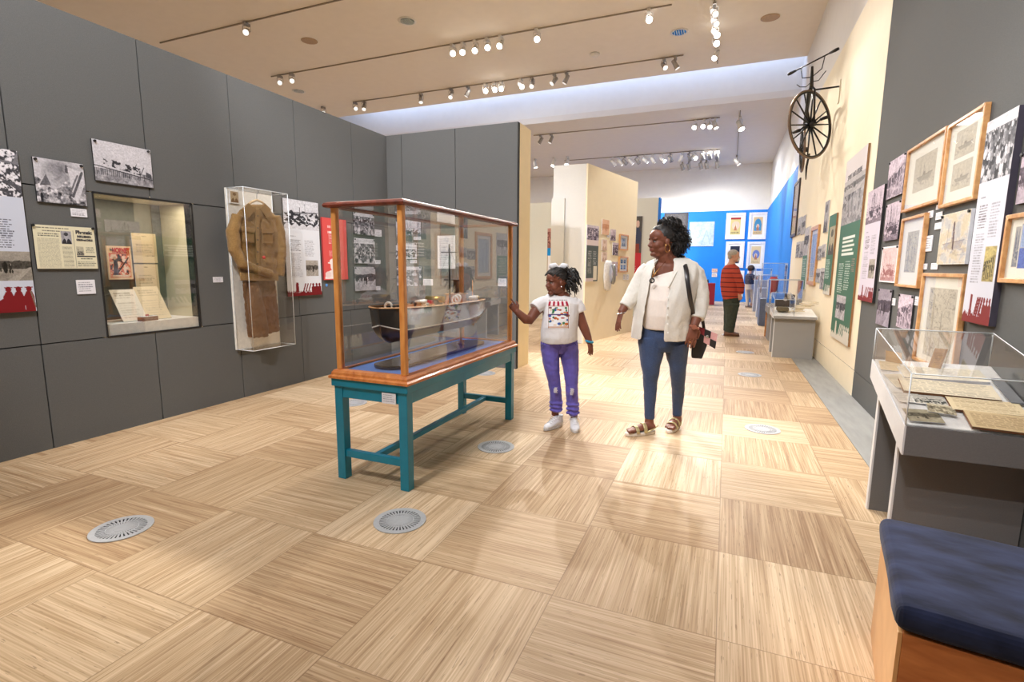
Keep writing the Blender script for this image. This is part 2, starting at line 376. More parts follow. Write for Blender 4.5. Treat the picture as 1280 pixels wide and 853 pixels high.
# ------------------------------------------------------------------ structure
def struct(name, mb, m=None, bevel=0): return tag(mb.build(name, m, bevel=bevel), kind='structure')
grey_m = mat('grey_fabric_wall', rgb(103, 104, 103), .95, var=.12, scale=260, bump=.15, spec=.05)
groove_m = mat('groove', (.012, .012, .012), .8)
cream_m = mat('cream_paint', rgb(244, 232, 204), .75, var=.015, scale=8, spec=.25)
ochre_m = mat('ochre_paint', rgb(240, 222, 178), .75, var=.02, scale=8, spec=.25)
white_m = mat('white_paint', rgb(232, 230, 226), .8, var=.015, scale=6, spec=.25)
ceil_m = mat('ceiling_plaster', rgb(238, 230, 218), .85, var=.015, scale=5, spec=.2)
ceil2_m = mat('pale_ceiling_plaster', rgb(226, 220, 212), .85, var=.015, scale=5, spec=.2)
blue_m = mat('blue_paint', rgb(28, 128, 222), .6, var=.03, scale=4, spec=.3)
slate_m = mat('slate_floor', rgb(150, 150, 146), .7, var=.1, scale=3, stretch=(6, 1, 1), bump=.05)
def floor_material():
    m = bpy.data.materials.new('parquet'); n, l, p = nt(m)
    g = n.new('ShaderNodeNewGeometry'); sp = n.new('ShaderNodeSeparateXYZ'); l.new(g.outputs['Position'], sp.inputs[0])
    def mth(op, a, b_=None, c=None):
        x = n.new('ShaderNodeMath'); x.operation = op
        for i, v in enumerate((a, b_, c)):
            if v is None: continue
            if isinstance(v, (int, float)): x.inputs[i].default_value = v
            else: l.new(v, x.inputs[i])
        return x.outputs[0]
    T = 0.61
    u = mth('DIVIDE', mth('SUBTRACT', sp.outputs[0], .045), T); v = mth('DIVIDE', mth('SUBTRACT', sp.outputs[1], 1.8), T)
    iu, iv = mth('FLOOR', u), mth('FLOOR', v); fu, fv = mth('SUBTRACT', u, iu), mth('SUBTRACT', v, iv)
    par = mth('FLOORED_MODULO', mth('ADD', iu, iv), 2.0)                    # 1 -> grain along y
    ex = mth('MULTIPLY', mth('COMPARE', iu, 0.0, .1), mth('COMPARE', iv, 0.0, .1)); par = mth('MAXIMUM', par, ex)
    cell = n.new('ShaderNodeCombineXYZ'); l.new(iu, cell.inputs[0]); l.new(iv, cell.inputs[1]); wn = n.new('ShaderNodeTexWhiteNoise'); wn.noise_dimensions = '2D'; l.new(cell.outputs[0], wn.inputs['Vector'])
    mixf = lambda f, a, b_: mth('ADD', mth('MULTIPLY', a, mth('SUBTRACT', 1.0, f)), mth('MULTIPLY', b_, f))
    across = mixf(par, fv, fu); along = mixf(par, fu, fv)
    def stripe(sa, sl, det):
        c = n.new('ShaderNodeCombineXYZ'); l.new(mth('MULTIPLY', across, sa), c.inputs[0]); l.new(mth('MULTIPLY', along, sl), c.inputs[1]); l.new(mth('MULTIPLY', wn.outputs['Value'], 77.0), c.inputs[2])
        q = n.new('ShaderNodeTexNoise'); q.inputs['Scale'].default_value = 1.0; q.inputs['Detail'].default_value = det; l.new(c.outputs[0], q.inputs['Vector']); return q.outputs['Fac']
    s1 = stripe(105, 1.5, 2); s2 = stripe(18, .8, 1); s3 = stripe(150, 10, 0); s4 = stripe(48, .6, 0)
    val = mth('ADD', mth('ADD', mth('MULTIPLY', s1, .55), mth('MULTIPLY', s2, .25)), mth('ADD', mth('MULTIPLY', s4, .2), mth('MULTIPLY', mth('SUBTRACT', wn.outputs['Value'], .5), .2)))
    cr = n.new('ShaderNodeValToRGB'); l.new(val, cr.inputs[0])
    e = cr.color_ramp.elements; e[0].position = .30; e[0].color = (*rgb(156, 122, 88), 1); e[1].position = .69; e[1].color = (*rgb(228, 204, 170), 1)
    x = e.new(.5); x.color = (*rgb(196, 167, 130), 1)
    dk = mth('GREATER_THAN', s3, .76)
    seam = mth('LESS_THAN', mth('MINIMUM', mth('MINIMUM', fu, mth('SUBTRACT', 1.0, fu)), mth('MINIMUM', fv, mth('SUBTRACT', 1.0, fv))), .0028)
    fac = mth('MAXIMUM', mth('MULTIPLY', seam, .55), mth('MULTIPLY', dk, .45))
    mx = n.new('ShaderNodeMix'); mx.data_type = 'RGBA'; l.new(fac, mx.inputs['Factor']); l.new(cr.outputs[0], mx.inputs['A']); mx.inputs['B'].default_value = (*rgb(110, 78, 48), 1)
    l.new(mx.outputs['Result'], p.inputs['Base Color'])
    p.inputs['Roughness'].default_value = .5; p.inputs['Specular IOR Level'].default_value = .3
    bp = n.new('ShaderNodeBump'); bp.inputs['Strength'].default_value = .06; bp.inputs['Distance'].default_value = .002; l.new(s1, bp.inputs['Height']); l.new(bp.outputs[0], p.inputs['Normal'])
    return m
m = MB(); m.box(-13, .95, -6, 22.4, -.08, 0); m.box(.95, 2.2, -6, 1.0, -.08, 0); m.box(.95, 2.2, 9.1, 22.4, -.08, 0); struct('floor', m, floor_material())
m = MB(); m.box(.953, 2.2, 1.0, 9.1, -.08, .001)
struct('floor_slate', m, slate_m)
m = MB(); m.box(-13, 1.7, -6, 13.3, CEIL, CEIL + .15); struct('ceiling', m, ceil_m)
m = MB(); m.box(-13, 1.7, 13.9, 22.4, CEIL2, CEIL2 + .15); struct('ceiling_far', m, ceil2_m)
m = MB(); m.box(-13, 1.7, 13.9, 14.05, CEIL2 + .15, 7.2); m.box(-13, 1.7, 13.15, 13.3, CEIL + .15, 7.2); struct('ceiling_slot_wall', m, white_m)
m = MB(); m.box(-13.2, -13, -6, 22.4, 0, 7.2); struct('wall_hall_left', m, white_m)
m = MB(); m.box(-13.2, 1.7, -6.2, -6, 0, 6); struct('wall_rear', m, white_m)
m = MB(); m.box(XR + .04, 1.7, -6, 22.4, 0, 7.2); struct('wall_hall_right', m, white_m)
m = MB(); m.box(-13.2, 1.7, YF + .02, 22.4, 0, 6); struct('wall_far', m, white_m)
m = MB(); m.box(-6.0, XR, YF, YF + .019, 0, 3.5); struct('wall_far_blue', m, blue_m)
m = MB(); m.box(XR, XR + .04, 12.81, YF - .001, 0, 3.5); struct('wall_right_blue', m, blue_m)
m = MB().mat(cream_m); m.box(XR, XR + .04, 6.13, 12.8, .27, 4.28); m.box(XR, XR + .04, 6.13, 12.8, 0, .262); m.mat(groove_m); m.box(XR + .006, XR + .038, 6.14, 12.79, .255, .275); struct('wall_right_cream', m)
m = MB().mat(grey_m); m.box(XR, XR + .04, -4, 6.12, .27, 4.6); m.box(XR, XR + .04, -4, 6.12, 0, .262); m.mat(groove_m); m.box(XR + .006, XR + .038, -3.9, 6.11, .255, .275); struct('wall_right_grey', m)
# left wall: fabric panels with shadow gaps; a showcase opening is left free
WIN = (2.39, 3.148, .745, 1.82)      # y0 y1 z0 z1
us = lambda px, py: PL.uz(px, py)[0]
UP = [-6, us(5, 0) - 1.3, us(5, 0), us(174, 100), us(288, 180), us(368, 160), YB - .55, YB]
UP = [-6.0, -3.1, -1.2, .72, 1.93, us(174, 100), us(287, 150), us(367.5, 160), us(440, 200), YB + .3]
LO = [-6.0, -3.1, -1.2, .72, us(60, 500), us(200, 480), us(303, 460), us(378, 430), us(440, 430), YB + .3]
g = .004
m = MB().mat(grey_m)
zt, zb = WIN[3], .745
for i in range(len(UP) - 1): m.box(XL - .03, XL, UP[i] + g, UP[i + 1] - g, zt + g, 3.02)
for i in range(len(LO) - 1): m.box(XL - .03, XL, LO[i] + g, LO[i + 1] - g, 0, zb - g)
mid = [-6.0, -3.1, -1.2, .72, us(35, 300), WIN[0]]
for i in range(len(mid) - 1): m.box(XL - .03, XL, mid[i] + g, mid[i + 1] - g, zb + g, zt - g)
mid = [WIN[1], us(287, 300), us(370, 300), us(440, 300), YB + .3]
for i in range(len(mid) - 1): m.box(XL - .03, XL, mid[i] + g, mid[i + 1] - g, zb + g, zt - g)
m.mat(groove_m); m.box(XL - .10, XL - .028, -6, WIN[0], .01, 3.0); m.box(XL - .10, XL - .028, WIN[1], YB + .29, .01, 3.0); m.box(XL - .10, XL - .028, WIN[0], WIN[1], .01, zb); m.box(XL - .10, XL - .028, WIN[0], WIN[1], zt, 3.0)
struct('wall_left', m)
# back partition, grey front and ochre end
bx = [XL, PB.uz(502, 200)[0], PB.uz(569, 200)[0], -2.42]
m = MB().mat(grey_m)
for i in range(3): m.box(bx[i] + g, bx[i + 1] - g, YB, YB + .03, 0, 3.02)
m.mat(groove_m); m.box(XL, -2.42, YB + .028, YB + .06, 0.01, 3.01)
m.mat(ochre_m); m.box(XL, -2.415, YB + .06, 6.40, 0, 3.02); m.mat(groove_m); m.box(-2.424, -2.418, YB + .001, YB + .06, 0, 3.02)
struct('wall_back', m)
# middle partition: white end face and cream long face
n_ = Vector((-mu_.y, mu_.x, 0))
w0 = Vector((-2.79, 8.50, 0)); w1 = M1 + n_ * .55
m = MB().mat(cream_m); up = Vector((0, 0, 2.98))
m.prism([M0, M1, M1 + n_ * .03, M0 + n_ * .03], up)
m.mat(mat('cool_white_paint', rgb(218, 220, 220), .8, var=.01, spec=.2)); m.prism([M0 + n_ * .03 + Vector((.0, .001, 0)), M1 + n_ * .03, w1, w0], up)
m.box(w0.x - .01, -2.573, 8.44, 8.498, 0, 2.44)
struct('wall_middle', m)
# further partitions
m = MB().mat(white_m); x0 = PB.o.x
P3Y = 14.0
xa = (todir(780, 300).x / todir(780, 300).y) * P3Y; xb = (todir(824.5, 247).x / todir(824.5, 247).y) * P3Y
m.mat(mat('stone_paint', rgb(226, 224, 208), .8, var=.01)); m.box(xa - 1.6, xb - .02, P3Y, P3Y + .3, 0, 3.09); m.mat(blue_m); m.box(xb - .02, xb + .02, P3Y - .0, P3Y + .3, 0, 3.09)
struct('wall_person_poster', m)
P4Y = 12.22
m = MB().mat(mat('stone_paint', rgb(226, 224, 208))); m.box(-6.2, -3.6, P4Y, P4Y + .2, 0, 2.86); struct('wall_side_gallery', m)
PP3 = Plane((0, P3Y, 0), (1, 0, 0), (0, -1, 0)); PP4 = Plane((0, P4Y, 0), (1, 0, 0), (0, -1, 0))
# ------------------------------------------------------------------ prints, frames, captions
white_card = mat('white_board_edge', rgb(225, 226, 230), .6); black_back = mat('black_board_edge', (.02, .02, .02), .6)
frame_m = wood('oak_frame', rgb(190, 135, 80), rgb(226, 176, 118), .45, (3, 3, 3), 6)
pale_frame = wood('pale_frame', rgb(214, 196, 168), rgb(236, 222, 200), .5, (3, 3, 3), 6)
pin_m = mat('black_pin', (.01, .01, .01), .4)
cover_glass = glass('picture_glazing', .02, gain=.3)
def rect_of(pl, c, off=0.0):
    q = [pl.uz(x, y, off) for (x, y) in c]
    return (q[0][0] + q[3][0]) / 2, (q[1][0] + q[2][0]) / 2, (q[0][1] + q[1][1]) / 2, (q[2][1] + q[3][1]) / 2     # u0,u1,ztop,zbot
def bb(x0, y0, x1, y1, s=0.0):     # corners of a px box, s = slope of the top and bottom edges
    w_ = x1 - x0; return ((x0, y0), (x1, y0 + s * w_), (x1, y1 + s * w_), (x0, y1))
def board(name, pl, c, cvf, label, cat, group=None, thick=.012, back=None, res=1.25, pins=False, off=0.001):
    u0, u1, zt_, zb_ = rect_of(pl, c, thick + off)
    W = u1 - u0; H = zt_ - zb_
    pw = max(abs(c[1][0] - c[0][0]), 3); ph_ = max(abs(c[3][1] - c[0][1]), 3)
    rh = int(min(max(ph_ * res, 10), 380)); rw = int(min(max(pw * res, 10, rh * W / H * .6), 200))
    cv_ = cvf(rw, rh)
    o = pl.pt((u0 + u1) / 2, zb_, off); rz = math.atan2(pl.U.y, pl.U.x)
    if pins:
        t = empty(name, o, 0, label, cat, group)
        grid_mesh('board', cv_, pl.pt(u0, zt_, off), pl.U * W, Vector((0, 0, -H)), pl.N, thick, back or white_card, parent=t)
        for (fu, fz) in pins:
            mm = MB(); p = pl.pt(u0 + W * fu, zt_ - H * fz, off + thick); mm.tube([p - pl.N * .002, p + pl.N * .010], .009, 10); inv_parent(mm.build('pin', pin_m), t)
    else:
        t = grid_mesh(name, cv_, pl.pt(u0, zt_, off), pl.U * W, Vector((0, 0, -H)), pl.N, thick, back or white_card); tag(t, label, cat, group)
    return t, (u0, u1, zt_, zb_)
def framed(pl, c, cvf, label, group=None, fw=.028, depth=.03, fm=None, res=1.3, glaze=True, name='framed_picture', cat='picture'):
    u0, u1, zt_, zb_ = rect_of(pl, c, depth); W = u1 - u0; H = zt_ - zb_
    t = empty(name, pl.pt((u0 + u1) / 2, zb_, .001), 0, label, cat, group)
    mm = MB(); fm = fm or frame_m
    outer = [(u0, zb_), (u1, zb_), (u1, zt_), (u0, zt_)]; inner = [(u0 + fw, zb_ + fw), (u1 - fw, zb_ + fw), (u1 - fw, zt_ - fw), (u0 + fw, zt_ - fw)]
    for i in range(4):
        j = (i + 1) % 4; mm.prism([pl.pt(*outer[i], .001), pl.pt(*outer[j], .001), pl.pt(*inner[j], .001), pl.pt(*inner[i], .001)], pl.N * depth)
    inv_parent(mm.build('frame', fm, bevel=.003), t)
    pw = max(abs(c[1][0] - c[0][0]), 3); ph_ = max(abs(c[3][1] - c[0][1]), 3)
    rh = int(min(max(ph_ * res, 12), 220)); rw = int(min(max(pw * res, 12, rh * W / H * .6), 160))
    grid_mesh('mounted_artwork', cvf(rw, rh), pl.pt(u0 + fw * .9, zt_ - fw * .9, .001), pl.U * (W - fw * 1.8), Vector((0, 0, -(H - fw * 1.8))), pl.N, depth * .4, white_card, parent=t)
    if glaze:
        mm = MB(); mm.prism([pl.pt(u0 + fw * .9, zb_ + fw * .9, depth * .7), pl.pt(u1 - fw * .9, zb_ + fw * .9, depth * .7), pl.pt(u1 - fw * .9, zt_ - fw * .9, depth * .7), pl.pt(u0 + fw * .9, zt_ - fw * .9, depth * .7)], pl.N * .002)
        inv_parent(mm.build('glazing', cover_glass), t)
    return t
def cap_cv(seed, rows=5): return lambda w_, h: CV(max(w_, 20), max(h, 16), (.93, .93, .95)).text((.1, .12, .92, .85), rows, (.45, .45, .5), seed, th=.4)
def caption(pl, c, label, seed, group='caption cards'):
    return board('caption_card', pl, c, cap_cv(seed), label, 'label', None, thick=.005, res=2.2)[0]
def photo_cv(kind, seed, border=0.0, dk=(.1, .1, .12), lt=(.93, .92, .94), bc=(.93, .93, .94)):
    return lambda w_, h: CV(w_, h, bc).photo((border, border, 1 - border, 1 - border), kind, seed, dk, lt)
corners = [(.045, .045), (.955, .045)]
# ---- grey left wall
def cv_leftpanel(w_, h):
    c = CV(w_, h, rgbd(206, 212, 226)); c.photo((0, 0, 1, .285), 'rubble', 5); c.text((.08, .42, .78, .60), 13, (.15, .15, .2), 3, ragged=.12)
    c.photo((0, .62, 1, .80), 'street', 9, (.1, .09, .07), (.8, .77, .72)); X, Y = c.grid()
    R = rgbd(128, 28, 34)
    for u in (.55, .72, .9): c.ell(u, .855, .05, .018, R); c.rect((u - .07, .842, u + .07, .848), R); c.poly([(u - .09, 1), (u - .1, .9), (u - .05, .87), (u + .05, .87), (u + .08, .9), (u + .08, 1)], R)
    c.poly([(0, 1), (0, .965), (.35, .93), (.5, .9), (.62, .98), (.82, .985), (.82, .9), (.98, .9), (.97, 1)], R); c.line(.93, .87, .99, .97, .004, (.5, .45, .4)); return c
def rgbd(r, g, b_): return (r / 255, g / 255, b_ / 255)
board('information_panel', PL, ((-52, 177), (21, 189), (46, 386), (-35, 397)), cv_leftpanel, 'tall panel with rubble photo and red soldier silhouettes, cut by the left photograph edge', 'panel', thick=.02, back=black_back, res=1.6)
board('photograph_print', PL, ((40.6, 195.5), (104.4, 206), (108.2, 257.3), (46.6, 252)), photo_cv('ruin', 11), 'pinned black and white photo of a bombed collapsed building, beside the rubble panel', 'photo', pins=corners, back=black_back, res=1.8)
board('photograph_print', PL, ((114.8, 174), (188, 187.3), (191.4, 235), (119, 225)), photo_cv('pier', 21), 'pinned black and white photo of a wrecked pier, highest print on the left wall', 'photo', pins=corners, back=black_back, res=1.8)
caption(PL, ((88, 259.8), (108.5, 262.4), (109.2, 272.3), (89.2, 270)), 'small white caption card right below the collapsed building photo', 1)
def cv_news(w_, h):
    P = rgbd(228, 222, 192); c = CV(w_, h, P); I = (.25, .25, .22)
    c.text((.05, .04, .58, .09), 1, I, 1, .8, 0); c.text((.14, .11, .42, .15), 1, I, 2, .8, 0); c.text((.07, .18, .4, .26), 2, I, 4, .9, .1)
    c.text((.05, .3, .4, .97), 30, I, 5, .55, .05); c.text((.43, .47, .6, .97), 24, I, 6, .5, .05); c.photo((.43, .12, .60, .42), 'portrait', 7)
    c.line(.635, .1, .635, .97, .004, I); c.photo((.66, .47, .78, .68), 'ship', 8, (.05, .05, .1), P); c.text((.82, .47, .97, .62), 4, I, 9, .6); c.rect((.66, .69, .98, .715), (.15, .15, .2))
    c.text((.72, .74, .92, .78), 1, I, 10, 1, 0); c.text((.66, .82, .98, .95), 4, I, 11, .6); return c
t, R_ = board('newspaper_clipping', PL, ((40.8, 280), (117.6, 285.5), (122, 336), (45.6, 336)), cv_news, 'cream newspaper page with a small portrait and an advertisement, pinned left of the wall showcase', 'newspaper', pins=[(.01, .02), (.98, .02)], back=black_back, res=2.4)
ink_m = mat('printing_ink', (.04, .04, .05), .6)
def on_plane(pl, u, z, off=.02): 
    N, U = pl.N, pl.U; return Matrix(((U.x, 0, N.x, pl.pt(u, z, off).x), (U.y, 0, N.y, pl.pt(u, z, off).y), (0, 1, 0, z), (0, 0, 0, 1)))
W_, H_ = R_[1] - R_[0], R_[2] - R_[3]
for s, fz, fs, k in (('Phensic', .13, .115, 1.0), ('INFLUENZA', .23, .065, .85), ('COLDS and CHILLS', .31, .06, .68)):
    text_obj('headline', s, fs * H_ * 1.0, on_plane(PL, R_[0] + W_ * .815, R_[2] - H_ * fz, .0135), ink_m, t, bold=.0015, sx=k)
caption(PL, ((95, 350), (118.6, 350), (119.8, 367), (97, 368.4)), 'small white caption card right below the newspaper page', 2)
caption(PL, ((266.4, 346.4), (278.7, 346.4), (278.7, 352.8), (266.8, 353.5)), 'small white caption card between the wall showcase and the uniform case', 3)
def cv_info(seed, kind, w_, h, base=rgbd(222, 224, 230), red=rgbd(120, 30, 34), tint=((.12, .12, .14), (.93, .93, .95)), sep=True):
    c = CV(w_, h, base); c.photo((0, 0, 1, .30), kind, seed, *tint); c.text((.14, .365, .3, .385), 1, (.4, .4, .42), seed, .7, 0)
    c.text((.14, .41, .44, .53), 9, (.28, .25, .25), seed + 1, .7); c.text((.54, .41, .84, .58), 12, (.45, .45, .48), seed + 2, .55); c.text((.14, .55, .46, .80), 19, (.45, .45, .48), seed + 3, .55)
    c.photo((.55, .62, .92, .79), 'street' if not sep else 'interior', seed + 4, (.15, .13, .1), (.85, .82, .78) if not sep else (.85, .78, .5)); c.skyline((0, .84, 1, 1), red, seed); return c
board('information_panel', PL, ((353.6, 247.4), (397.4, 254.2), (402.5, 368), (359.4, 371.4)), lambda w_, h: cv_info(31, 'fleet', w_, h, (.9, .91, .93), sep=False), 'white panel with harbour photo and dark red skyline foot, beside the uniform case', 'panel', thick=.02, back=black_back, res=2.2)
def cv_red(w_, h):
    R = rgbd(222, 88, 84); c = CV(w_, h, R); Wt = (.97, .92, .9)
    for i, (a, b_) in enumerate(((.14, .62), (.18, .62))): c.text((.22, a + i * .05 - .02, .6, a + i * .05 + .02), 1, Wt, 3 + i, 1, 0, th=1)
    c.text((.25, .26, .6, .42), 6, Wt, 5, .8); c.text((.25, .52, .6, .63), 5, Wt, 6, .6); c.ell(.36, .71, .12, .055, Wt); c.rect((.18, .71, .54, .73), Wt); c.ell(.36, .78, .085, .06, Wt); c.poly([(.04, .98), (.1, .88), (.3, .84), (.44, .84), (.6, .9), (.62, .98)], Wt); c.ell(.18, .91, .12, .05, (.95, .85, .83)); return c
board('information_panel', PL, ((402.2, 272), (433, 275), (434.6, 349.6), (405.3, 350)), cv_red, 'coral red text panel with white helmeted figure silhouette, behind the ship case post', 'panel', thick=.02, back=mat('red_edge', rgb(150, 40, 40), .6), res=2)
mm = MB(); p = PL.hit(408, 356.6); mm.tube([p + PL.N * .001, p + PL.N * .005], .018, 20); tag(mm.build('blue_sticker', mat('sticker_blue', rgb(90, 150, 215), .4, var=.3, scale=60)), 'round light blue sticker on the grey wall below the coral panel', 'sticker')
G3 = 'photographs seen through the ship case'
board('photograph_print', PL, ((441.7, 264.5), (467.6, 268.6), (467.8, 294.6), (442.2, 292.8)), photo_cv('crowd', 41), 'top crowd photo of the column of three on the left wall behind the ship case', 'photo', G3, pins=corners, back=black_back, res=2.4)
board('photograph_print', PL, ((442.5, 297.5), (468.6, 299.7), (468.8, 329.7), (443.2, 329)), photo_cv('crowd', 44, .02), 'middle crowd photo of the column of three on the left wall behind the ship case', 'photo', G3, pins=corners, back=black_back, res=2.4)
board('photograph_print', PL, ((443.2, 333.4), (469.3, 334.3), (469.6, 362.7), (443.6, 364)), photo_cv('street', 47), 'bottom street photo of the column of three on the left wall behind the ship case', 'photo', G3, pins=corners, back=black_back, res=2.4)
for i, (b_, s) in enumerate(((bb(468.6, 287.4, 477, 295.8), 'top crowd photo'), (bb(469.3, 325.3, 475.7, 329.9), 'middle crowd photo'), (bb(470.2, 358, 475.6, 363), 'bottom street photo'))): caption(PL, b_, 'tiny caption card at the right of the ' + s + ' behind the ship case', 10 + i)
board('photograph_print', PB, bb(495, 274.5, 526, 295, .04), photo_cv('ships', 51), 'top harbour photo on the back wall behind the ship case', 'photo', G3, pins=corners, back=black_back, res=2.4)
board('photograph_print', PB, bb(495, 304.5, 521, 324), photo_cv('fleet', 52), 'middle harbour photo on the back wall behind the ship case', 'photo', G3, pins=corners, back=black_back, res=2.4)
board('photograph_print', PB, bb(496, 334, 527, 358, -.03), photo_cv('crowd', 53), 'bottom group photo on the back wall behind the ship case', 'photo', G3, pins=corners, back=black_back, res=2.4)
for i, (b_, s) in enumerate(((bb(517, 295.9, 526, 300), 'right below the top harbour photo'), (bb(512.8, 325.2, 521, 329.2), 'right below the middle harbour photo'), (bb(529, 349, 541, 357), 'at the right of the bottom group photo'), (bb(622.5, 348.4, 633, 358), 'near the right edge of the back wall'))): caption(PB, b_, 'caption card on the back wall, ' + s, 20 + i)
board('text_sheet', PB, bb(547, 294.6, 569, 336), lambda w_, h: CV(w_, h, (.95, .95, .95)).text((.12, .08, .9, .92), 14, (.5, .5, .52), 8, .6), 'white text sheet on the back wall behind the ship model mast', 'panel', thick=.008, res=2)
# ---- right wall, grey part
G4 = 'unframed photographs on the right wall'
V1, V2 = (.13, .09, .14), (.93, .87, .92)
def cvp(kind, seed, dk=V1, lt=V2, bd=0.0): return photo_cv(kind, seed, bd, dk, lt)
board('information_panel', PR, ((1084.6, 239.5), (1104, 233), (1091.6, 379.4), (1073, 374.8)), lambda w_, h: cv_info(61, 'ships', w_, h, rgbd(216, 210, 224), rgbd(124, 34, 36), (V1, V2), sep=False), 'white text panel with sailing ships photo, first on the grey wall from the cream wall', 'panel', thick=.022, back=black_back, res=1.8)
for c, k, s, lb, kw in (
    (((1111, 202.6), (1133, 191.4), (1127.8, 242.3), (1108.5, 249.3)), 'interior', 71, 'purplish ship deck photo, topmost of the unframed column on the grey right wall', {}),
    (((1107.5, 256.4), (1126, 250.8), (1122.6, 301), (1105, 300)), 'ships', 72, 'purplish photo of tall masts, second of the unframed column on the grey right wall', {}),
    (((1102.3, 309.8), (1122.6, 306.3), (1119, 353.7), (1099.7, 352.7)), 'ship', 73, 'reddish sepia ship photo with white border, third of the unframed column', dict(dk=rgbd(130, 70, 70), lt=rgbd(240, 222, 222), bd=.05)),
    (((1098, 360.8), (1115.2, 362.5), (1110.3, 408), (1095, 406.5)), 'street', 74, 'dark grey photo, lowest of the unframed column above the near desk case', dict(lt=(.75, .72, .77))),
    (((1124, 367.8), (1142.6, 369.6), (1137.3, 411.7), (1119.8, 410)), 'interior', 75, 'photo of a building facade with railings, beside the lowest oak frame', {})):
    board('photograph_print', PR, c, cvp(k, s, **kw), lb, 'photo', G4, pins=[(.04, .04), (.96, .04)], back=black_back, res=2)
def cv_mount(items, bc=rgbd(236, 234, 222)):
    def f(w_, h):
        c = CV(w_, h, bc)
        for (b_, kind, seed, dk, lt) in items:
            x0, y0, x1, y1 = b_; c.rect((x0 - .012, y0 - .008, x1 + .012, y1 + .008), (.72, .7, .64)); c.photo(b_, kind, seed, dk, lt)
        return c
    return f
D1, D2 = rgbd(90, 86, 78), rgbd(216, 209, 190)
framed(PR, ((1132.8, 186.8), (1181.3, 162.2), (1173, 252.9), (1127.5, 264.8)), cv_mount([((.22, .2, .78, .74), 'draw', 81, D1, D2)]), 'oak framed pale drawing of a steam ship, left of the frame holding two drawings', 'oak framed drawings', fw=.02)
framed(PR, ((1183, 157), (1231, 130.5), (1216.4, 249.3), (1174.2, 259.9)), cv_mount([((.22, .12, .78, .44), 'draw', 82, D1, D2), ((.22, .52, .78, .84), 'draw', 83, D1, D2)]), 'oak frame holding two ship drawings one above the other, highest on the right wall', 'oak framed drawings', fw=.02)
framed(PR, ((1125.7, 273.6), (1156, 267), (1146, 360.8), (1119, 358)), cv_mount([((.26, .2, .74, .8), 'sketch', 84, D1, rgbd(208, 202, 180))]), 'narrow oak framed faint tinted drawing, between the ship photos and the caption cards', 'oak framed drawings', fw=.02)
framed(PR, ((1150, 342), (1204.5, 341.4), (1191, 466), (1141, 456)), cv_mount([((.2, .14, .84, .92), 'sketch', 85, D1, rgbd(214, 208, 192))]), 'lowest oak framed harbour sketch with pink sheet, partly behind the near desk case', 'oak framed drawings', fw=.022)
framed(PR, ((1256.8, 268.7), (1300, 262), (1293, 357), (1247, 352)), cv_mount([((.2, .16, .36, .8), 'ships', 86, rgbd(80, 90, 120), rgbd(190, 185, 175)), ((.4, .12, .95, .5), 'waves', 87, rgbd(60, 90, 150), rgbd(170, 190, 225)), ((.4, .5, .95, .82), 'waves', 88, rgbd(25, 45, 130), rgbd(90, 120, 200))]), 'oak framed blue collage, cut by the right edge of the photograph', 'oak framed drawings', fw=.022)
def cv_water(w_, h):
    c = CV(w_, h, (.9, .88, .84)); c.photo((.02, .02, .98, .98), 'draw', 91, rgbd(110, 100, 110), rgbd(222, 214, 196)); n = fbm(h, w_, 5, 4); k = n > .55; c.a[k] = c.a[k] * .75 + np.array(rgbd(190, 170, 110)) * .25; k = n < .42; c.a[k] = c.a[k] * .75 + np.array(rgbd(130, 150, 180)) * .25
    c.line(.5, .2, .53, .7, .02, rgbd(90, 70, 70)); return c
board('art_print', PR, ((1176, 269.4), (1214, 261.6), (1205.9, 331), (1172.5, 330)), cv_water, 'unframed print of a watercolour harbour with a tall funnel, beside the caption cards', 'print', pins=[(.04, .04), (.96, .04)], thick=.018, res=2)
board('information_panel', PR, ((1229.7, 158.7), (1272, 130), (1237.5, 411), (1206, 399.5)), lambda w_, h: cv_info(95, 'crowd', w_, h, rgbd(212, 214, 226), rgbd(126, 40, 40)), 'largest white text panel with crowd photo and red skyline foot, on the grey right wall', 'panel', thick=.03, back=mat('panel_side', rgb(70, 66, 80), .5), res=1.5)
board('photograph_print', PR, ((1277, 193), (1310, 178), (1300, 255), (1271, 250)), cvp('street', 96), 'dark photo above the blue collage, almost cut by the right edge of the photograph', 'photo', G4, pins=[(.04, .04), (.96, .04)], back=black_back)
for i, (b_, s) in enumerate(((bb(1159.5, 264.4, 1166, 273, -.15), 'just below the single ship drawing'), (bb(1170, 256.5, 1175.6, 262, -.15), 'below the join of the two upper oak frames'), (bb(1169.7, 266, 1177.7, 275, -.15), 'uppermost beside the watercolour print'), (bb(1168.3, 279, 1176.7, 287, -.1), 'second beside the watercolour print'),
    (bb(1156.7, 295.2, 1164.7, 314.6, -.08), 'tall, right of the narrow oak frame'), (bb(1151.4, 329.8, 1158.4, 337), 'above the lowest oak frame, left one'), (bb(1163.7, 329, 1171.8, 337), 'above the lowest oak frame, right one'), (bb(1114.6, 373, 1118.8, 382, .03), 'between the two lowest unframed photos'), (bb(1142.8, 370.8, 1147.6, 382), 'right of the facade photo'))):
    caption(PR, b_, 'caption card on the right wall, ' + s, 30 + i)
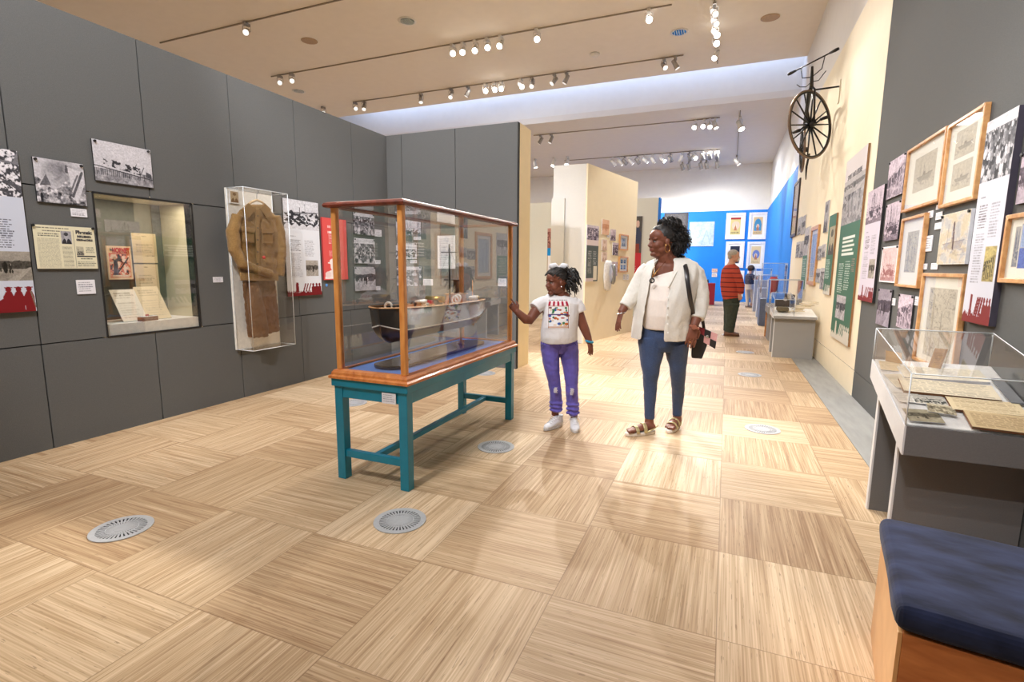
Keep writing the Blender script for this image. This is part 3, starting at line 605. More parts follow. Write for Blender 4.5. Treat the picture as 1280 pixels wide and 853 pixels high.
# ---- cream right wall
def cv_green(w_, h, seed=101, top='interior', small=False):
    G = rgbd(70, 112, 92); c = CV(w_, h, G); Wt = (.9, .93, .9); X, Y = c.grid()
    if not small:
        c.photo((0, 0, 1, .36), top, seed, (.2, .2, .22), (.85, .84, .85)); c.rect((0, 0, 1, .12), rgbd(214, 208, 208)); c.photo((0, .12, 1, .2), 'street', seed + 1, (.3, .3, .3), (.84, .82, .82))
        for i in range(5): c.rect((.2, .43 + i * .022, .82 - .07 * (i % 2), .442 + i * .022), Wt)
        c.text((.14, .57, .42, .74), 14, Wt, 5, .9, .2); c.text((.48, .56, .74, .72), 13, Wt, 6, .9, .2); c.text((.78, .55, .92, .62), 7, (.85, .6, .6), 7, .8); c.photo((.18, .75, .68, .88), 'street', 9)
        c.skyline((0, .885, 1, 1), rgbd(214, 210, 198), 4)
    else:
        c.photo((.2, .15, 1, .5), 'portrait', seed, (.2, .2, .2), (.9, .85, .7)); c.text((.1, .55, .7, .8), 12, Wt, 6, .8); c.skyline((0, .85, 1, 1), rgbd(214, 210, 198), 4)
    return c
t, R_ = board('information_panel', PR, ((1057.5, 201.5), (1082.6, 184.6), (1062, 433.7), (1038.7, 421.7)), cv_green, 'tallest green panel headed by a swimming pool photo, on the cream right wall', 'panel', thick=.02, back=mat('mdf_edge', rgb(150, 110, 70), .6), res=1.6)
text_obj('headline', 'SPORT AND LEISURE', .085, on_plane(PR, (R_[0] + R_[1]) / 2, R_[2] - (R_[2] - R_[3]) * .105, .0225), mat('headline_grey', rgb(90, 90, 94), .6), t, sx=.9)
board('information_panel', PR, ((1035, 271.5), (1045, 266.8), (1037.5, 370), (1030.5, 367.6)), lambda w_, h: cv_green(w_, h, 103, small=True), 'smaller green panel with yellowish photo, next to the tallest green panel', 'panel', thick=.02, back=mat('mdf_edge', rgb(150, 110, 70), .6), res=2.5)
board('information_panel', PR, ((1005, 285.6), (1011.5, 284.4), (1006.3, 361.8), (1001.7, 361.8)), lambda w_, h: CV(w_, h, rgbd(90, 130, 115)).photo((0, 0, 1, .45), 'street', 105).text((.1, .5, .9, .8), 10, (.9, .9, .9), 3), 'narrow green panel with dark photo, left of the oak frame on the cream wall', 'panel', thick=.02, res=2.5)
framed(PR, ((1013.4, 284.4), (1022, 282), (1018, 357), (1008.7, 356)), cv_mount([((.15, .1, .85, .9), 'sketch', 106, rgbd(90, 110, 140), rgbd(205, 214, 224))]), 'tall oak framed pale blue sheet on the cream wall above the far desk case', fw=.06, res=2.2)
G5 = 'small photographs on the cream wall'
for c, k, s, lb in ((((1032, 252.8), (1036.8, 250.4), (1033.3, 290), (1028.6, 291.4)), 'portrait', 111, 'tall narrow grey photo above the smaller green panel'),
    (bb(1021.6, 308.4, 1026.5, 325.4, -.1), 'crowd', 112, 'upper left photo of four between oak frame and smaller green panel'), (bb(1027, 306, 1031.2, 322, -.1), 'ship', 113, 'upper right photo of four between oak frame and smaller green panel'),
    (bb(1019.7, 336, 1024.8, 353.6), 'street', 114, 'lower left photo of four between oak frame and smaller green panel'), (bb(1025.2, 335, 1029.8, 361.8), 'crowd', 115, 'lower right photo of four between oak frame and smaller green panel'),
    (bb(997, 273.5, 1001.3, 294, -.3), 'ship', 116, 'upper left photo of four at the far end of the cream wall'), (bb(1001.8, 271.5, 1006.3, 293.6, -.3), 'street', 117, 'upper right photo of four at the far end of the cream wall'),
    (bb(995, 303, 999.3, 322), 'crowd', 118, 'lower left photo of four at the far end of the cream wall'), (bb(999.8, 302, 1004, 322), 'ships', 119, 'lower right photo of four at the far end of the cream wall')):
    board('photograph_print', PR, c, cvp(k, s, (.2, .2, .22), (.85, .84, .85)), lb, 'photo', G5, thick=.012, res=2.5)
framed(PR, ((992.3, 229.3), (999.5, 225), (993.4, 297.3), (988.3, 295)), cv_mount([((.02, .02, .98, .98), 'waves', 121, rgbd(120, 100, 90), rgbd(200, 180, 160))]), 'large dark framed brownish picture on the blue side wall', fw=.06, fm=mat('dark_frame', rgb(70, 60, 60), .5), res=2)
# ---- far blue wall
def cv_poster(bg, disc, seed, arch=False, band=None):
    def f(w_, h):
        c = CV(w_, h, (.95, .94, .93)); c.rect((.16, .12, .84, .88), bg); X, Y = c.grid()
        if band: c.rect((.16, .12, .84, .2), band)
        if arch: c.ell(.5, .45, .25, .26, disc); c.rect((.25, .45, .75, .72), disc)
        else: c.ell(.52, .47, .26, .19, disc)
        c.ell(.5, .52, .1, .1, rgbd(230, 210, 180)); c.poly([(.4, .7), (.5, .42), (.62, .7)], rgbd(180, 120, 90)); c.text((.22, .76, .78, .84), 2, (.3, .25, .2), seed); return c
    return f
wf = mat('white_frame', rgb(236, 234, 230), .5)
G6 = 'white framed posters on the far blue wall'
for b_, f, lb in (((907.3, 266.2, 931.5, 299.2), cv_poster(rgbd(205, 190, 130), rgbd(225, 190, 170), 131, band=rgbd(150, 40, 40)), 'red and yellow framed poster, upper left of the six on the far blue wall'),
    ((935.8, 265.5, 959.0, 299.2), cv_poster(rgbd(214, 186, 140), rgbd(70, 140, 180), 132, arch=True), 'framed poster with a blue arch, upper right of the six on the far blue wall'),
    ((906.8, 302, 930, 335), cv_poster(rgbd(40, 44, 60), rgbd(60, 66, 84), 133), 'dark framed poster behind the head of the man in red'),
    ((933.5, 302.2, 956.0, 335.6), cv_poster(rgbd(220, 196, 150), rgbd(110, 130, 190), 134), 'framed poster with a blue disc above the far visitor'),
    ((906.5, 338.5, 929.5, 371), cv_poster(rgbd(90, 90, 100), rgbd(200, 200, 190), 135), 'framed poster hidden behind the back of the man in red'),
    ((933, 338.8, 954.5, 371), cv_poster(rgbd(160, 160, 150), rgbd(60, 70, 60), 136), 'grey and white framed poster in front of the far visitor')):
    framed(PF, bb(*b_), f, lb, G6, fw=.09, depth=.04, fm=wf, res=1.8, glaze=False)
board('wall_canvas', PF, bb(861.5, 277.5, 892.5, 308), lambda w_, h: CV(w_, h, (.8, .85, .88)).photo((0, 0, 1, 1), 'waves', 141, rgbd(110, 150, 175), rgbd(196, 212, 218)), 'pale ragged canvas print with a white figure on the far blue wall', 'print', thick=.02, res=2)
board('dark_panel', PF, bb(830, 266, 860, 292), lambda w_, h: CV(w_, h, rgbd(72, 72, 78)).photo((.1, .1, .9, .9), 'sketch', 142, rgbd(50, 50, 55), rgbd(100, 98, 100)), 'dark grey panel behind the hair of the woman', 'panel', thick=.03)
board('wall_card', PF, bb(889.8, 336, 896.8, 340.6), lambda w_, h: CV(w_, h, rgbd(225, 190, 170)).text((.1, .1, .9, .9), 3, (.5, .4, .4), 1), 'pinkish card, upper of two above the dark red plinth', 'card', thick=.02)
board('wall_card', PF, bb(889.8, 341.6, 896.3, 346.3), lambda w_, h: CV(w_, h, rgbd(235, 232, 225)).text((.1, .1, .9, .9), 3, (.5, .4, .4), 2), 'white card, lower of two above the dark red plinth', 'card', thick=.02)
# ---- middle cream partition
board('information_panel', PM, ((733.8, 280.8), (748.6, 283), (747, 351.4), (732.4, 352.6)), lambda w_, h: CV(w_, h, rgbd(88, 98, 98)).photo((0, 0, 1, .26), 'crowd', 151, (.2, .16, .25), (.93, .9, .95)).rect((0, .26, 1, .36), rgbd(228, 214, 216)).text((.15, .45, .45, .85), 16, (.85, .85, .85), 4).text((.55, .45, .85, .7), 10, (.85, .85, .85), 5).rect((.62, .72, .9, .97), rgbd(225, 220, 205)).rect((0, .94, .6, 1), rgbd(214, 200, 200)), 'grey text panel topped by a crowd photo, nearest on the cream partition', 'panel', thick=.02, res=2)
G7 = 'small pictures on the cream partition'
for c, k, s, dk, lt, lb in (((752.7, 274.8, 761.4, 293.6), 'street', 152, rgbd(190, 130, 95), rgbd(238, 205, 180), 'orange tinted sheet, highest on the cream partition'), ((752.7, 299.6, 758.8, 313.4), 'portrait', 153, rgbd(190, 160, 140), rgbd(240, 222, 214), 'pale pink photo, upper of two beside the grey text panel'),
    ((752.6, 315, 758.8, 327.3), 'portrait', 154, rgbd(190, 160, 140), rgbd(240, 222, 214), 'pale pink photo, lower of two beside the grey text panel'), ((763.2, 287, 769.8, 301), 'ship', 155, V1, V2, 'small dark photo, top one of the second column on the cream partition'),
    ((766, 303.6, 772.8, 319.4), 'crowd', 156, V1, V2, 'purplish photo left of the oak frame on the cream partition'), ((764.9, 327.4, 771.8, 345.3), 'sketch', 157, V1, V2, 'white sheet with a red dot right of the wall handset')):
    board('photograph_print', PM, bb(*c), cvp(k, s, dk, lt), lb, 'photo', G7, thick=.012, res=2.5)
framed(PM, bb(775.3, 293.2, 785.8, 313), cv_mount([((.25, .2, .75, .8), 'portrait', 158, (.4, .45, .5), (.85, .87, .88))]), 'small oak framed document, upper of two on the cream partition', fw=.025, res=2.2)
framed(PM, bb(774.4, 320.8, 785.4, 340.5), cv_mount([((.2, .15, .45, .42), 'portrait', 159, (.15, .3, .5), (.7, .8, .9)), ((.55, .15, .8, .42), 'portrait', 160, (.15, .3, .5), (.7, .8, .9)), ((.2, .55, .45, .85), 'portrait', 161, (.15, .3, .5), (.7, .8, .9)), ((.55, .55, .8, .85), 'portrait', 162, (.15, .3, .5), (.7, .8, .9))]), 'small oak frame with four blue portraits, lower of two on the cream partition', fw=.025, res=2.4)
for i, (b_, s) in enumerate(((bb(758.5, 292, 762, 297), 'below the orange tinted sheet'), (bb(779, 343, 782, 350), 'below the four portraits, left'), (bb(783, 343, 786, 350), 'below the four portraits, right'))): caption(PM, b_, 'tiny caption card on the cream partition ' + s, 60 + i)
# listening handset on the partition
p0 = PM.hit(760, 343, .03); t = empty('wall_handset', p0, 0, 'white handset holder with a steel handset on the cream partition', 'handset')
mm = MB(); a_, n__ = PM.U, PM.N
mm.tube([p0 + Vector((0, 0, .25)), p0 + Vector((0, 0, .18)), p0 + Vector((0, 0, -.05)), p0 + Vector((0, 0, -.26)), p0 + Vector((0, 0, -.30))], [(.10, .02), (.16, .035), (.18, .04), (.13, .035), (.04, .02)], 16, side=a_); inv_parent(mm.build('holder', mat('white_plastic', rgb(235, 235, 235), .3)), t)
mm = MB(); q = p0 + n__ * .07 + a_ * .05
mm.tube([q + Vector((0, 0, .17)), q + Vector((0, 0, .12)) + n__ * .02, q + Vector((0, 0, 0)) + n__ * .04, q + Vector((0, 0, -.12)) + n__ * .02, q + Vector((0, 0, -.17))], [(.04, .03), (.045, .035), (.028, .022), (.045, .035), (.04, .03)], 12, side=a_); inv_parent(mm.build('receiver', mat('steel_grey', rgb(140, 140, 138), .3, .6)), t)
# posters on the further partitions
def cv_person(w_, h):
    c = CV(w_, h, rgbd(96, 92, 86)); n = fbm(h, w_, 8, 3); c.a *= (.7 + .6 * n)[..., None]; c.rect((0, .56, 1, 1), rgbd(205, 60, 66)); c.ell(.5, .12, .2, .055, rgbd(225, 190, 170)); c.poly([(.15, .5), (.1, .25), (.35, .18), (.65, .18), (.9, .25), (.85, .5)], rgbd(66, 72, 92)); c.rect((.25, .42, .75, .56), rgbd(140, 66, 50)); c.text((.1, .75, .5, .85), 3, (.95, .8, .8), 5); return c
board('person_poster', PP3, bb(790.5, 270.5, 801.6, 352), cv_person, 'tall poster of a standing person above a red block, on the stone coloured partition', 'poster', thick=.03, res=2)
def cv_p4(w_, h):
    c = CV(w_, h, rgbd(236, 232, 228)); c.photo((0, 0, 1, .36), 'crowd', 171, rgbd(90, 40, 36), rgbd(220, 170, 150)); c.rect((0, .36, 1, .5), rgbd(30, 140, 205)); c.rect((.3, .58, 1, .75), (.97, .97, .97)); c.rect((0, .5, .08, 1), rgbd(170, 140, 90)); return c
board('information_panel', PP4, bb(684, 285.5, 696, 354), cv_p4, 'tall brown and blue panel on the side gallery partition behind the girl', 'panel', thick=.03, res=2)
# ------------------------------------------------------------------ ship case
teal = mat('teal_paint', rgb(8, 132, 160), .35, var=.06, scale=14, coat=.15)
oak = wood('varnished_oak', rgb(206, 128, 60), rgb(240, 172, 96), .3, (6, 6, 1.5), 4, .4)
oaky = wood('varnished_oak_rail', rgb(188, 104, 48), rgb(226, 146, 76), .45, (6, 1.5, 6), 4, .15)
mahog = wood('mahogany_rail', rgb(84, 34, 22), rgb(128, 60, 40), .5, (6, 1.5, 6), 4, .1)
cx0, cx1, cy0, cy1 = -2.14, -1.625, 2.372, 3.968
t = empty('display_table', ((cx0 + cx1) / 2, (cy0 + cy1) / 2, 0), 0, 'teal painted wooden table carrying the tall glass ship case', 'table')
L = lambda mb, n, m_, tt=None, bv=.003: inv_parent(mb.build(n, m_, bevel=bv), tt or t)
for (x, y) in ((cx0, cy0), (cx1 - .058, cy0), (cx0, cy1 - .058), (cx1 - .058, cy1 - .058)):
    m = MB(); m.box(x, x + .058, y, y + .058, 0, .5845); L(m, 'leg', teal)
m = MB(); m.box(cx0 - .012, cx1 + .012, cy0 - .012, cy1 + .012, .585, .632); L(m, 'table_top', teal)
for b_ in ((cx0, cx1, cy0 + .004, cy0 + .028), (cx0, cx1, cy1 - .028, cy1 - .004), (cx0 + .004, cx0 + .028, cy0, cy1), (cx1 - .028, cx1 - .004, cy0, cy1)):
    m = MB(); m.box(b_[0] + (.059 if b_[1] - b_[0] > .1 else 0), b_[1] - (.059 if b_[1] - b_[0] > .1 else 0), b_[2] + (.059 if b_[3] - b_[2] > .1 else 0), b_[3] - (.059 if b_[3] - b_[2] > .1 else 0), .515, .584); L(m, 'apron', teal)
for y in (cy0 + .012, cy1 - .046): m = MB(); m.box(cx0 + .05, cx1 - .05, y, y + .034, .14, .185); L(m, 'stretcher', teal)
m = MB(); xm = (cx0 + cx1) / 2; m.box(xm - .018, xm + .018, cy0 + .046, cy1 - .046, .145, .18); L(m, 'stretcher', teal)
cv_ = cap_cv(77, 4)(50, 30); tb = grid_mesh('caption_card', cv_, (cx1 - .165, cy0 - .003, .578), (.095, 0, 0), (0, 0, -.062), (0, -1, 0), .004, white_card); tag(tb, 'white caption card stuck on the near apron of the teal table', 'label')
t = empty('glass_case', (xm, (cy0 + cy1) / 2, .633), 0, 'tall glazed case with varnished oak posts and mahogany top rails on the teal table', 'display case')
prof = [(-.020, .633), (-.020, .647), (-.008, .655), (-.006, .668), (.004, .682), (.03, .684), (.045, .684), (.045, .633)]
def rail(prof, x0, x1, y0, y1, name, m_):
    cs = [(x0, y0, 1, 1), (x1, y0, -1, 1), (x1, y1, -1, -1), (x0, y1, 1, -1)]
    for i in range(4):
        a, b_ = cs[i], cs[(i + 1) % 4]; mm = MB()
        A = [Vector((a[0] + a[2] * d, a[1] + a[3] * d, z)) for d, z in prof]; B = [Vector((b_[0] + b_[2] * d, b_[1] + b_[3] * d, z)) for d, z in prof]
        n = len(prof); mm.v += A + B; mm.face(list(range(n))); mm.face(list(range(n, 2 * n))[::-1])
        for k in range(n): mm.face([k, (k + 1) % n, n + (k + 1) % n, n + k])
        L(mm, name, m_, None, 0)
rail(prof, cx0 - .003, cx1 + .003, cy0 - .003, cy1 + .003, 'base_rail', oaky)
rail([(-.022, 1.628), (-.026, 1.64), (-.020, 1.652), (-.005, 1.658), (.04, 1.658), (.04, 1.632), (.0, 1.624)], cx0 + .008, cx1 - .008, cy0 + .008, cy1 - .008, 'top_rail', mahog)
for (x, y) in ((cx0 + .012, cy0 + .012), (cx1 - .048, cy0 + .012), (cx0 + .012, cy1 - .048), (cx1 - .048, cy1 - .048)):
    m = MB(); m.box(x, x + .036, y, y + .036, .68, 1.632); L(m, 'post', oak, None, .008)
m = MB(); m.box(cx0 + .04, cx1 - .04, cy0 + .04, cy1 - .04, .6335, .676); L(m, 'cloth_base', mat('blue_cloth', rgb(104, 148, 224), .9, var=.04, scale=200), None, 0)
caseglass = glass('case_glass', .085, gain=1.0)
for b_ in ((cx0 + .028, cx0 + .031, cy0 + .05, cy1 - .05), (cx1 - .031, cx1 - .028, cy0 + .05, cy1 - .05), (cx0 + .05, cx1 - .05, cy0 + .028, cy0 + .031), (cx0 + .05, cx1 - .05, cy1 - .031, cy1 - .028)):
    m = MB(); m.box(*b_, .684, 1.63); L(m, 'glass_pane', caseglass, None, 0)
m = MB(); m.box(cx0 + .045, cx1 - .045, cy0 + .045, cy1 - .045, 1.636, 1.639); L(m, 'glass_pane', caseglass, None, 0)
# ---- ship model: lengthwise in the case
sx_ = xm; t = empty('ship_model', (sx_, 3.15, .677), 0, 'black hulled wooden ship model with tan deck fittings and thin masts inside the glass case', 'ship model')
hull_m = mat('black_hull', (.012, .011, .010), .22, var=.2, scale=8, coat=.4); deck_m = wood('deck_wood', rgb(196, 140, 88), rgb(224, 174, 120), .5, (30, 1, 1), 5)
brown_hull = mat('brown_bottom', rgb(66, 38, 32), .3, coat=.3); brass = mat('brass', rgb(190, 150, 80), .3, 1.0); white_p = mat('model_white', rgb(232, 226, 214), .5)
y0, y1 = 2.50, 3.83; ZK, ZD = .83, 1.02
def sec(f):     # half width and depth along the hull, f 0 (near stem) .. 1
    wd = .118 * (1 - (1 - min(f / .10, 1)) ** 2.4) ** .55 if f < .10 else .118 * (1 - max(0, (f - .72) / .28) ** 2.4 * .62); return max(wd, .006)
def hull(z0f, z1f, m_, name, inset=0.0):
    mm = MB(); NS, NR = 34, 9; rows = []
    for i in range(NS + 1):
        f = i / NS; wd = sec(f); y = y0 + (y1 - y0) * f; keel = ZK + .05 * max(0, 1 - f / .06) ** 1.5 + .09 * max(0, (f - .8) / .2) ** 1.6; sheer = ZD + .022 * (1 - f) ** 3 + .006 * f
        row = []
        for k in range(-NR, NR + 1):
            v = abs(k) / NR; q = z0f + (z1f - z0f) * v; z = keel + (sheer - keel) * q; ww = wd * min(1, (q * 2.6) ** .5 if q < .38 else .985 + .015 * q) * (1 + .12 * max(0, q - .7) * (1 - f)); row.append(Vector((sx_ + math.copysign(ww + inset, k) if k else sx_ + (0 if z0f == 0 else 0), y - .03 * q * (1 - f) ** 4, z)))
        rows.append(row)
    n = len(rows[0])
    for r_ in rows: mm.v += r_
    for i in range(NS):
        for k in range(n - 1):
            if z0f > 0 and k in (NR - 1, NR): continue
            mm.face([i * n + k, i * n + k + 1, (i + 1) * n + k + 1, (i + 1) * n + k], True)
    if z0f == 0: mm.face([k for k in range(n)]); 
    mm.face([NS * n + k for k in range(n)])
    return L(mm, name, m_, t, 0)
hull(0, .42, brown_hull, 'lower_hull')
mm = MB()
def strake(q0, q1, off, m_, name):
    mm = MB(); NS = 34
    for sgn in (-1, 1):
        b_ = len(mm.v)
        for i in range(NS + 1):
            f = i / NS; wd = sec(f); y = y0 + (y1 - y0) * f; keel = ZK + .05 * max(0, 1 - f / .06) ** 1.5 + .09 * max(0, (f - .8) / .2) ** 1.6; sheer = ZD + .022 * (1 - f) ** 3 + .006 * f
            for q in (q0, q1):
                ww = (wd * (.985 + .015 * q) * (1 + .12 * max(0, q - .7) * (1 - f)) + off)
                for o_ in (0, -.008): mm.v.append(Vector((sx_ + sgn * max(ww + o_, .001), y - .03 * q * (1 - f) ** 4, keel + (sheer - keel) * q)))
        for i in range(NS):
            a = b_ + i * 4; c = a + 4
            mm.face([a, a + 2, c + 2, c], True); mm.face([a + 1, a + 3, c + 3, c + 1], True); mm.face([a + 2, a + 3, c + 3, c + 2]); mm.face([a, a + 1, c + 1, c])
        if sgn == 1:
            for e_ in (0, NS):
                l_, r__ = e_ * 4, b_ + e_ * 4; mm.face([l_, r__, r__ + 2, l_ + 2])
    return L(mm, name, m_, t, 0)
strake(.42, 1.06, .0, hull_m, 'upper_hull'); strake(.40, .435, .004, white_p, 'waterline_stripe'); strake(1.05, 1.09, .006, deck_m, 'gunwale')
mm = MB(); pts = []
for i in range(31): f = i / 30; pts.append((sec(f) - .004, y0 + (y1 - y0) * f))
top = [Vector((sx_ - a, y, ZD - .008)) for a, y in pts] + [Vector((sx_ + a, y, ZD - .008)) for a, y in reversed(pts)]
mm.prism(top, (0, 0, .006)); L(mm, 'deck', deck_m, t, 0)
def part(fn, name, m_, bv=0.0): mm = MB(); fn(mm); return L(mm, name, m_, t, bv)
for i, (yy, r_, m_) in enumerate(((2.72, .004, oak), (3.33, .005, hull_m), (3.70, .003, oak))):
    top_ = (1.27, 1.46, 1.19)[i]
    part(lambda mm: mm.tube([(sx_, yy, ZD - .004), (sx_, yy, top_)], [r_ * 1.6, r_], 8), 'mast', m_)
    rg = MB()
    for dx, dy in ((-.1, -.1), (.1, -.1), (-.1, .12), (.1, .12)): rg.tube([(sx_, yy, top_ - .02), (sx_ + dx, yy + dy, ZD)], .0011, 4)
    L(rg, 'rigging', mat('rigging_line', rgb(90, 84, 76), .7), t, 0)
part(lambda mm: (mm.tube([(sx_ - .07, 3.33, 1.40), (sx_ + .07, 3.33, 1.40)], .003, 6), mm.tube([(sx_ - .05, 3.33, 1.20), (sx_ + .05, 3.33, 1.2)], .003, 6)), 'yard', hull_m)
part(lambda mm: mm.box(sx_ - .06, sx_ + .06, 2.86, 3.02, ZD, ZD + .028), 'hatch', oak, .004)
part(lambda mm: (mm.box(sx_ - .05, sx_ + .05, 3.36, 3.50, ZD, ZD + .07), mm.box(sx_ - .06, sx_ + .06, 3.35, 3.51, ZD + .07, ZD + .077)), 'deckhouse', deck_m, .003)
part(lambda mm: mm.box(sx_ - .04, sx_ + .04, 3.08, 3.16, ZD, ZD + .045), 'winch_base', brown_hull, .003)
part(lambda mm: mm.tube([(sx_ - .07, 3.12, ZD + .05), (sx_ + .07, 3.12, ZD + .05)], .022, 14), 'winch_drum', brass)
part(lambda mm: mm.lathe([(.022, ZD + .07), (.022, ZD + .17), (.025, ZD + .17), (.025, ZD + .18)], (sx_, 3.43, 0), 16), 'funnel', hull_m)
def boat(x, y):
    def f(mm):
        P_ = [Vector((x, y - .075, ZD + .05)), Vector((x, y - .045, ZD + .04)), Vector((x, y, ZD + .036)), Vector((x, y + .045, ZD + .04)), Vector((x, y + .075, ZD + .05))]
        mm.tube(P_, [(.004, .004), (.020, .016), (.026, .02), (.020, .016), (.004, .004)], 12, side=(1, 0, 0))
    part(f, 'lifeboat', white_p)
boat(sx_ + .075, 3.57); boat(sx_ - .075, 3.57); boat(sx_, 2.94)
for (x, y, z) in ((sx_ + .055, 3.352, ZD + .045), (sx_ + .09, 3.25, ZD + .04), (sx_ - .03, 2.62, ZD + .03)):
    part(lambda mm: mm.tube([(x + .026 * math.cos(a), y, z + .026 * math.sin(a)) for a in [2 * PI * k / 18 for k in range(18)]], .007, 8, closed=True), 'lifebuoy', white_p)
rr = random.Random(4); fit = MB().mat(white_p)
for i in range(26):
    y = rr.uniform(2.6, 3.76); x = sx_ + rr.uniform(-.08, .08); fit.mat(rr.choice((white_p, oak, hull_m, brass))); r_ = rr.uniform(.004, .01); h_ = rr.uniform(.015, .045); fit.tube([(x, y, ZD - .002), (x, y, ZD + h_ * .7), (x, y, ZD + h_)], [r_, r_, r_ * 1.5], 8)
L(fit, 'deck_fittings', None, t, 0)
part(lambda mm: mm.box(sx_ + .01, sx_ + .05, 3.0, 3.02, ZD + .028, ZD + .05), 'signal_flag', mat('flag_red', rgb(190, 30, 50), .6))
part(lambda mm: [mm.tube([(sx_, 3.68 + .02 * k, .86), (sx_ + .035 * math.cos(2 * PI * k / 4), 3.70, .86 + .035 * math.sin(2 * PI * k / 4))], [(.004, .004), (.014, .003)], 6) for k in range(4)], 'propeller', brass)
for yy in (2.75, 3.5): part(lambda mm: mm.lathe([(.03, .70), (.012, .712), (.008, .75), (.008, .80), (.02, ZK + .004), (.02, ZK + .008)], (sx_, yy, 0), 16), 'pedestal', brass)
part(lambda mm: (mm.prism([(sx_ + .1 * math.cos(a) * 1.15, (2.60 if math.sin(a) < 0 else 3.66) + .1 * math.sin(a), .678) for a in [2 * PI * k / 32 for k in range(32)]], (0, 0, .022))), 'stand_board', mat('black_lacquer', (.012, .010, .010), .12, coat=.6), .006)
# ------------------------------------------------------------------ uniform case on the left wall
acry = glass('acrylic', .03, gain=.7); edge_m = mat('acrylic_edge', rgb(235, 240, 242), .15, var=.02)
def acrylic(parent, x0, x1, y0, y1, z0, z1, sides='xXyYZ', e=.004, faces_off=None, edge=True):
    mm = MB(); th = .004
    for s_ in sides:
        if s_ == 'x': mm.box(x0, x0 + th, y0, y1, z0, z1)
        if s_ == 'X': mm.box(x1 - th, x1, y0, y1, z0, z1)
        if s_ == 'y': mm.box(x0, x1, y0, y0 + th, z0, z1)
        if s_ == 'Y': mm.box(x0, x1, y1 - th, y1, z0, z1)
        if s_ == 'z': mm.box(x0, x1, y0, y1, z0, z0 + th)
        if s_ == 'Z': mm.box(x0, x1, y0, y1, z1 - th, z1)
    inv_parent(mm.build('acrylic_cover', acry), parent)
    if edge:
        mm = MB()
        for x in (x0, x1):
            for y in (y0, y1): mm.tube([(x, y, z0), (x, y, z1)], e * .5, 4)
        for z in (z0, z1):
            for x in (x0, x1): mm.tube([(x, y0, z), (x, y1, z)], e * .5, 4)
            for y in (y0, y1): mm.tube([(x0, y, z), (x1, y, z)], e * .5, 4)
        inv_parent(mm.build('cover_edge', edge_m), parent)
uy0, uy1, uz0, uz1 = 3.475, 3.995, .485, 2.003
t = empty('uniform_display_case', (XL + .002, (uy0 + uy1) / 2, uz0), 0, 'clear wall case with white back board holding the khaki uniform', 'display case')
m = MB(); m.box(XL + .002, XL + .03, uy0, uy1, uz0, uz1); L(m, 'back_board', mat('cream_board', rgb(238, 234, 222), .7), t)
acrylic(t, XL + .03, XL + .24, uy0 + .004, uy1 - .004, uz0 + .004, uz1 - .004, 'XyYzZ', .007)
kh = mat('khaki_wool', rgb(146, 114, 70), .95, var=.16, scale=120, bump=.25, spec=.1, sheen=.2); kh2 = mat('khaki_wool_trousers', rgb(118, 84, 54), .95, var=.16, scale=120, bump=.25, spec=.1, sheen=.2)
ux = XL + .11
def up_(px, py, dx=0.0):     # pixel on the uniform's own plane
    p = Plane((ux + dx, 0, 0), (0, 1, 0), (1, 0, 0)).hit(px, py); return p
t = empty('uniform_jacket', up_(325, 330), 0, 'khaki wool battledress jacket on a hanger in the wall case', 'jacket')
mm = MB(); S = (0, 1, 0)
def ring(xl, xr, py, th=.055, dx=0.0):
    a, b_ = up_(xl, py, dx), up_(xr, py, dx); return (a + b_) / 2, ((b_ - a).length / 2, th)
R_ = [ring(309, 331, 256, .03), ring(299, 343, 266, .045), ring(292, 348, 282, .06), ring(293, 347, 305, .065), ring(295, 346, 325, .065), ring(298, 346, 339, .06), ring(300, 346, 346, .055)]
mm.tube([r[0] for r in R_], [r[1] for r in R_], 20, side=S)
def slv(P_, r_): mm.tube([up_(a, b_, dx) for a, b_, dx in P_], r_, 12, side=S)
slv([(297, 270, 0), (291, 290, .01), (293, 312, .03), (303, 330, .06), (322, 338, .08), (340, 343, .09)], [.052, .06, .055, .048, .042, .036])
slv([(344, 270, 0), (350, 290, .01), (352, 315, .02), (351, 335, .03), (350, 345, .03)], [.05, .05, .045, .04, .036])
jk = remesh(mm, 'jacket_body', kh, None, .009, 4, .5, (.018, .05)); inv_parent(jk, t)
def flat(c, th, m_, name, par, dx=.07, bv=.003):
    dx += .012
    P_ = [up_(a, b_, dx) for a, b_ in c]; q = MB(); q.prism(P_, (th, 0, 0)); return inv_parent(q.build(name, m_, bevel=bv), par)
flat(((310, 254), (318, 261), (309, 274), (301, 262)), .012, kh, 'collar', t, .055); flat(((330, 254), (324, 261), (334, 274), (338, 262)), .012, kh, 'collar', t, .055)
for c in (((302, 284), (317, 287), (317, 304), (303, 302)), ((327, 287), (340, 288), (340, 305), (328, 304))): flat(c, .012, kh, 'chest_pocket', t, .062)
for c in (((301, 283), (318, 286), (317, 292), (302, 289)), ((326, 286), (341, 287), (341, 292), (327, 292))): flat(c, .008, kh, 'pocket_flap', t, .074)
flat(((299, 341), (347, 342), (347, 351), (300, 351)), .014, kh, 'waistband', t, .055)
flat(((319, 262), (324, 262), (324, 340), (320, 340)), .006, kh, 'front_placket', t, .068)
for i in range(5):
    q = MB(); p = up_(322, 270 + 15 * i, .088); q.tube([p, p + Vector((.006, 0, 0))], .006, 10); inv_parent(q.build('button', mat('brown_button', rgb(60, 44, 30), .4)), t)
q = MB(); p = up_(330, 322, .135); q.ell(p, (.012, .018, .016)); inv_parent(q.build('sleeve_badge', mat('badge_red', rgb(190, 70, 60), .6)), t)
tt = empty('coat_hanger', up_(320, 248), 0, 'pale wooden coat hanger holding up the khaki jacket', 'hanger')
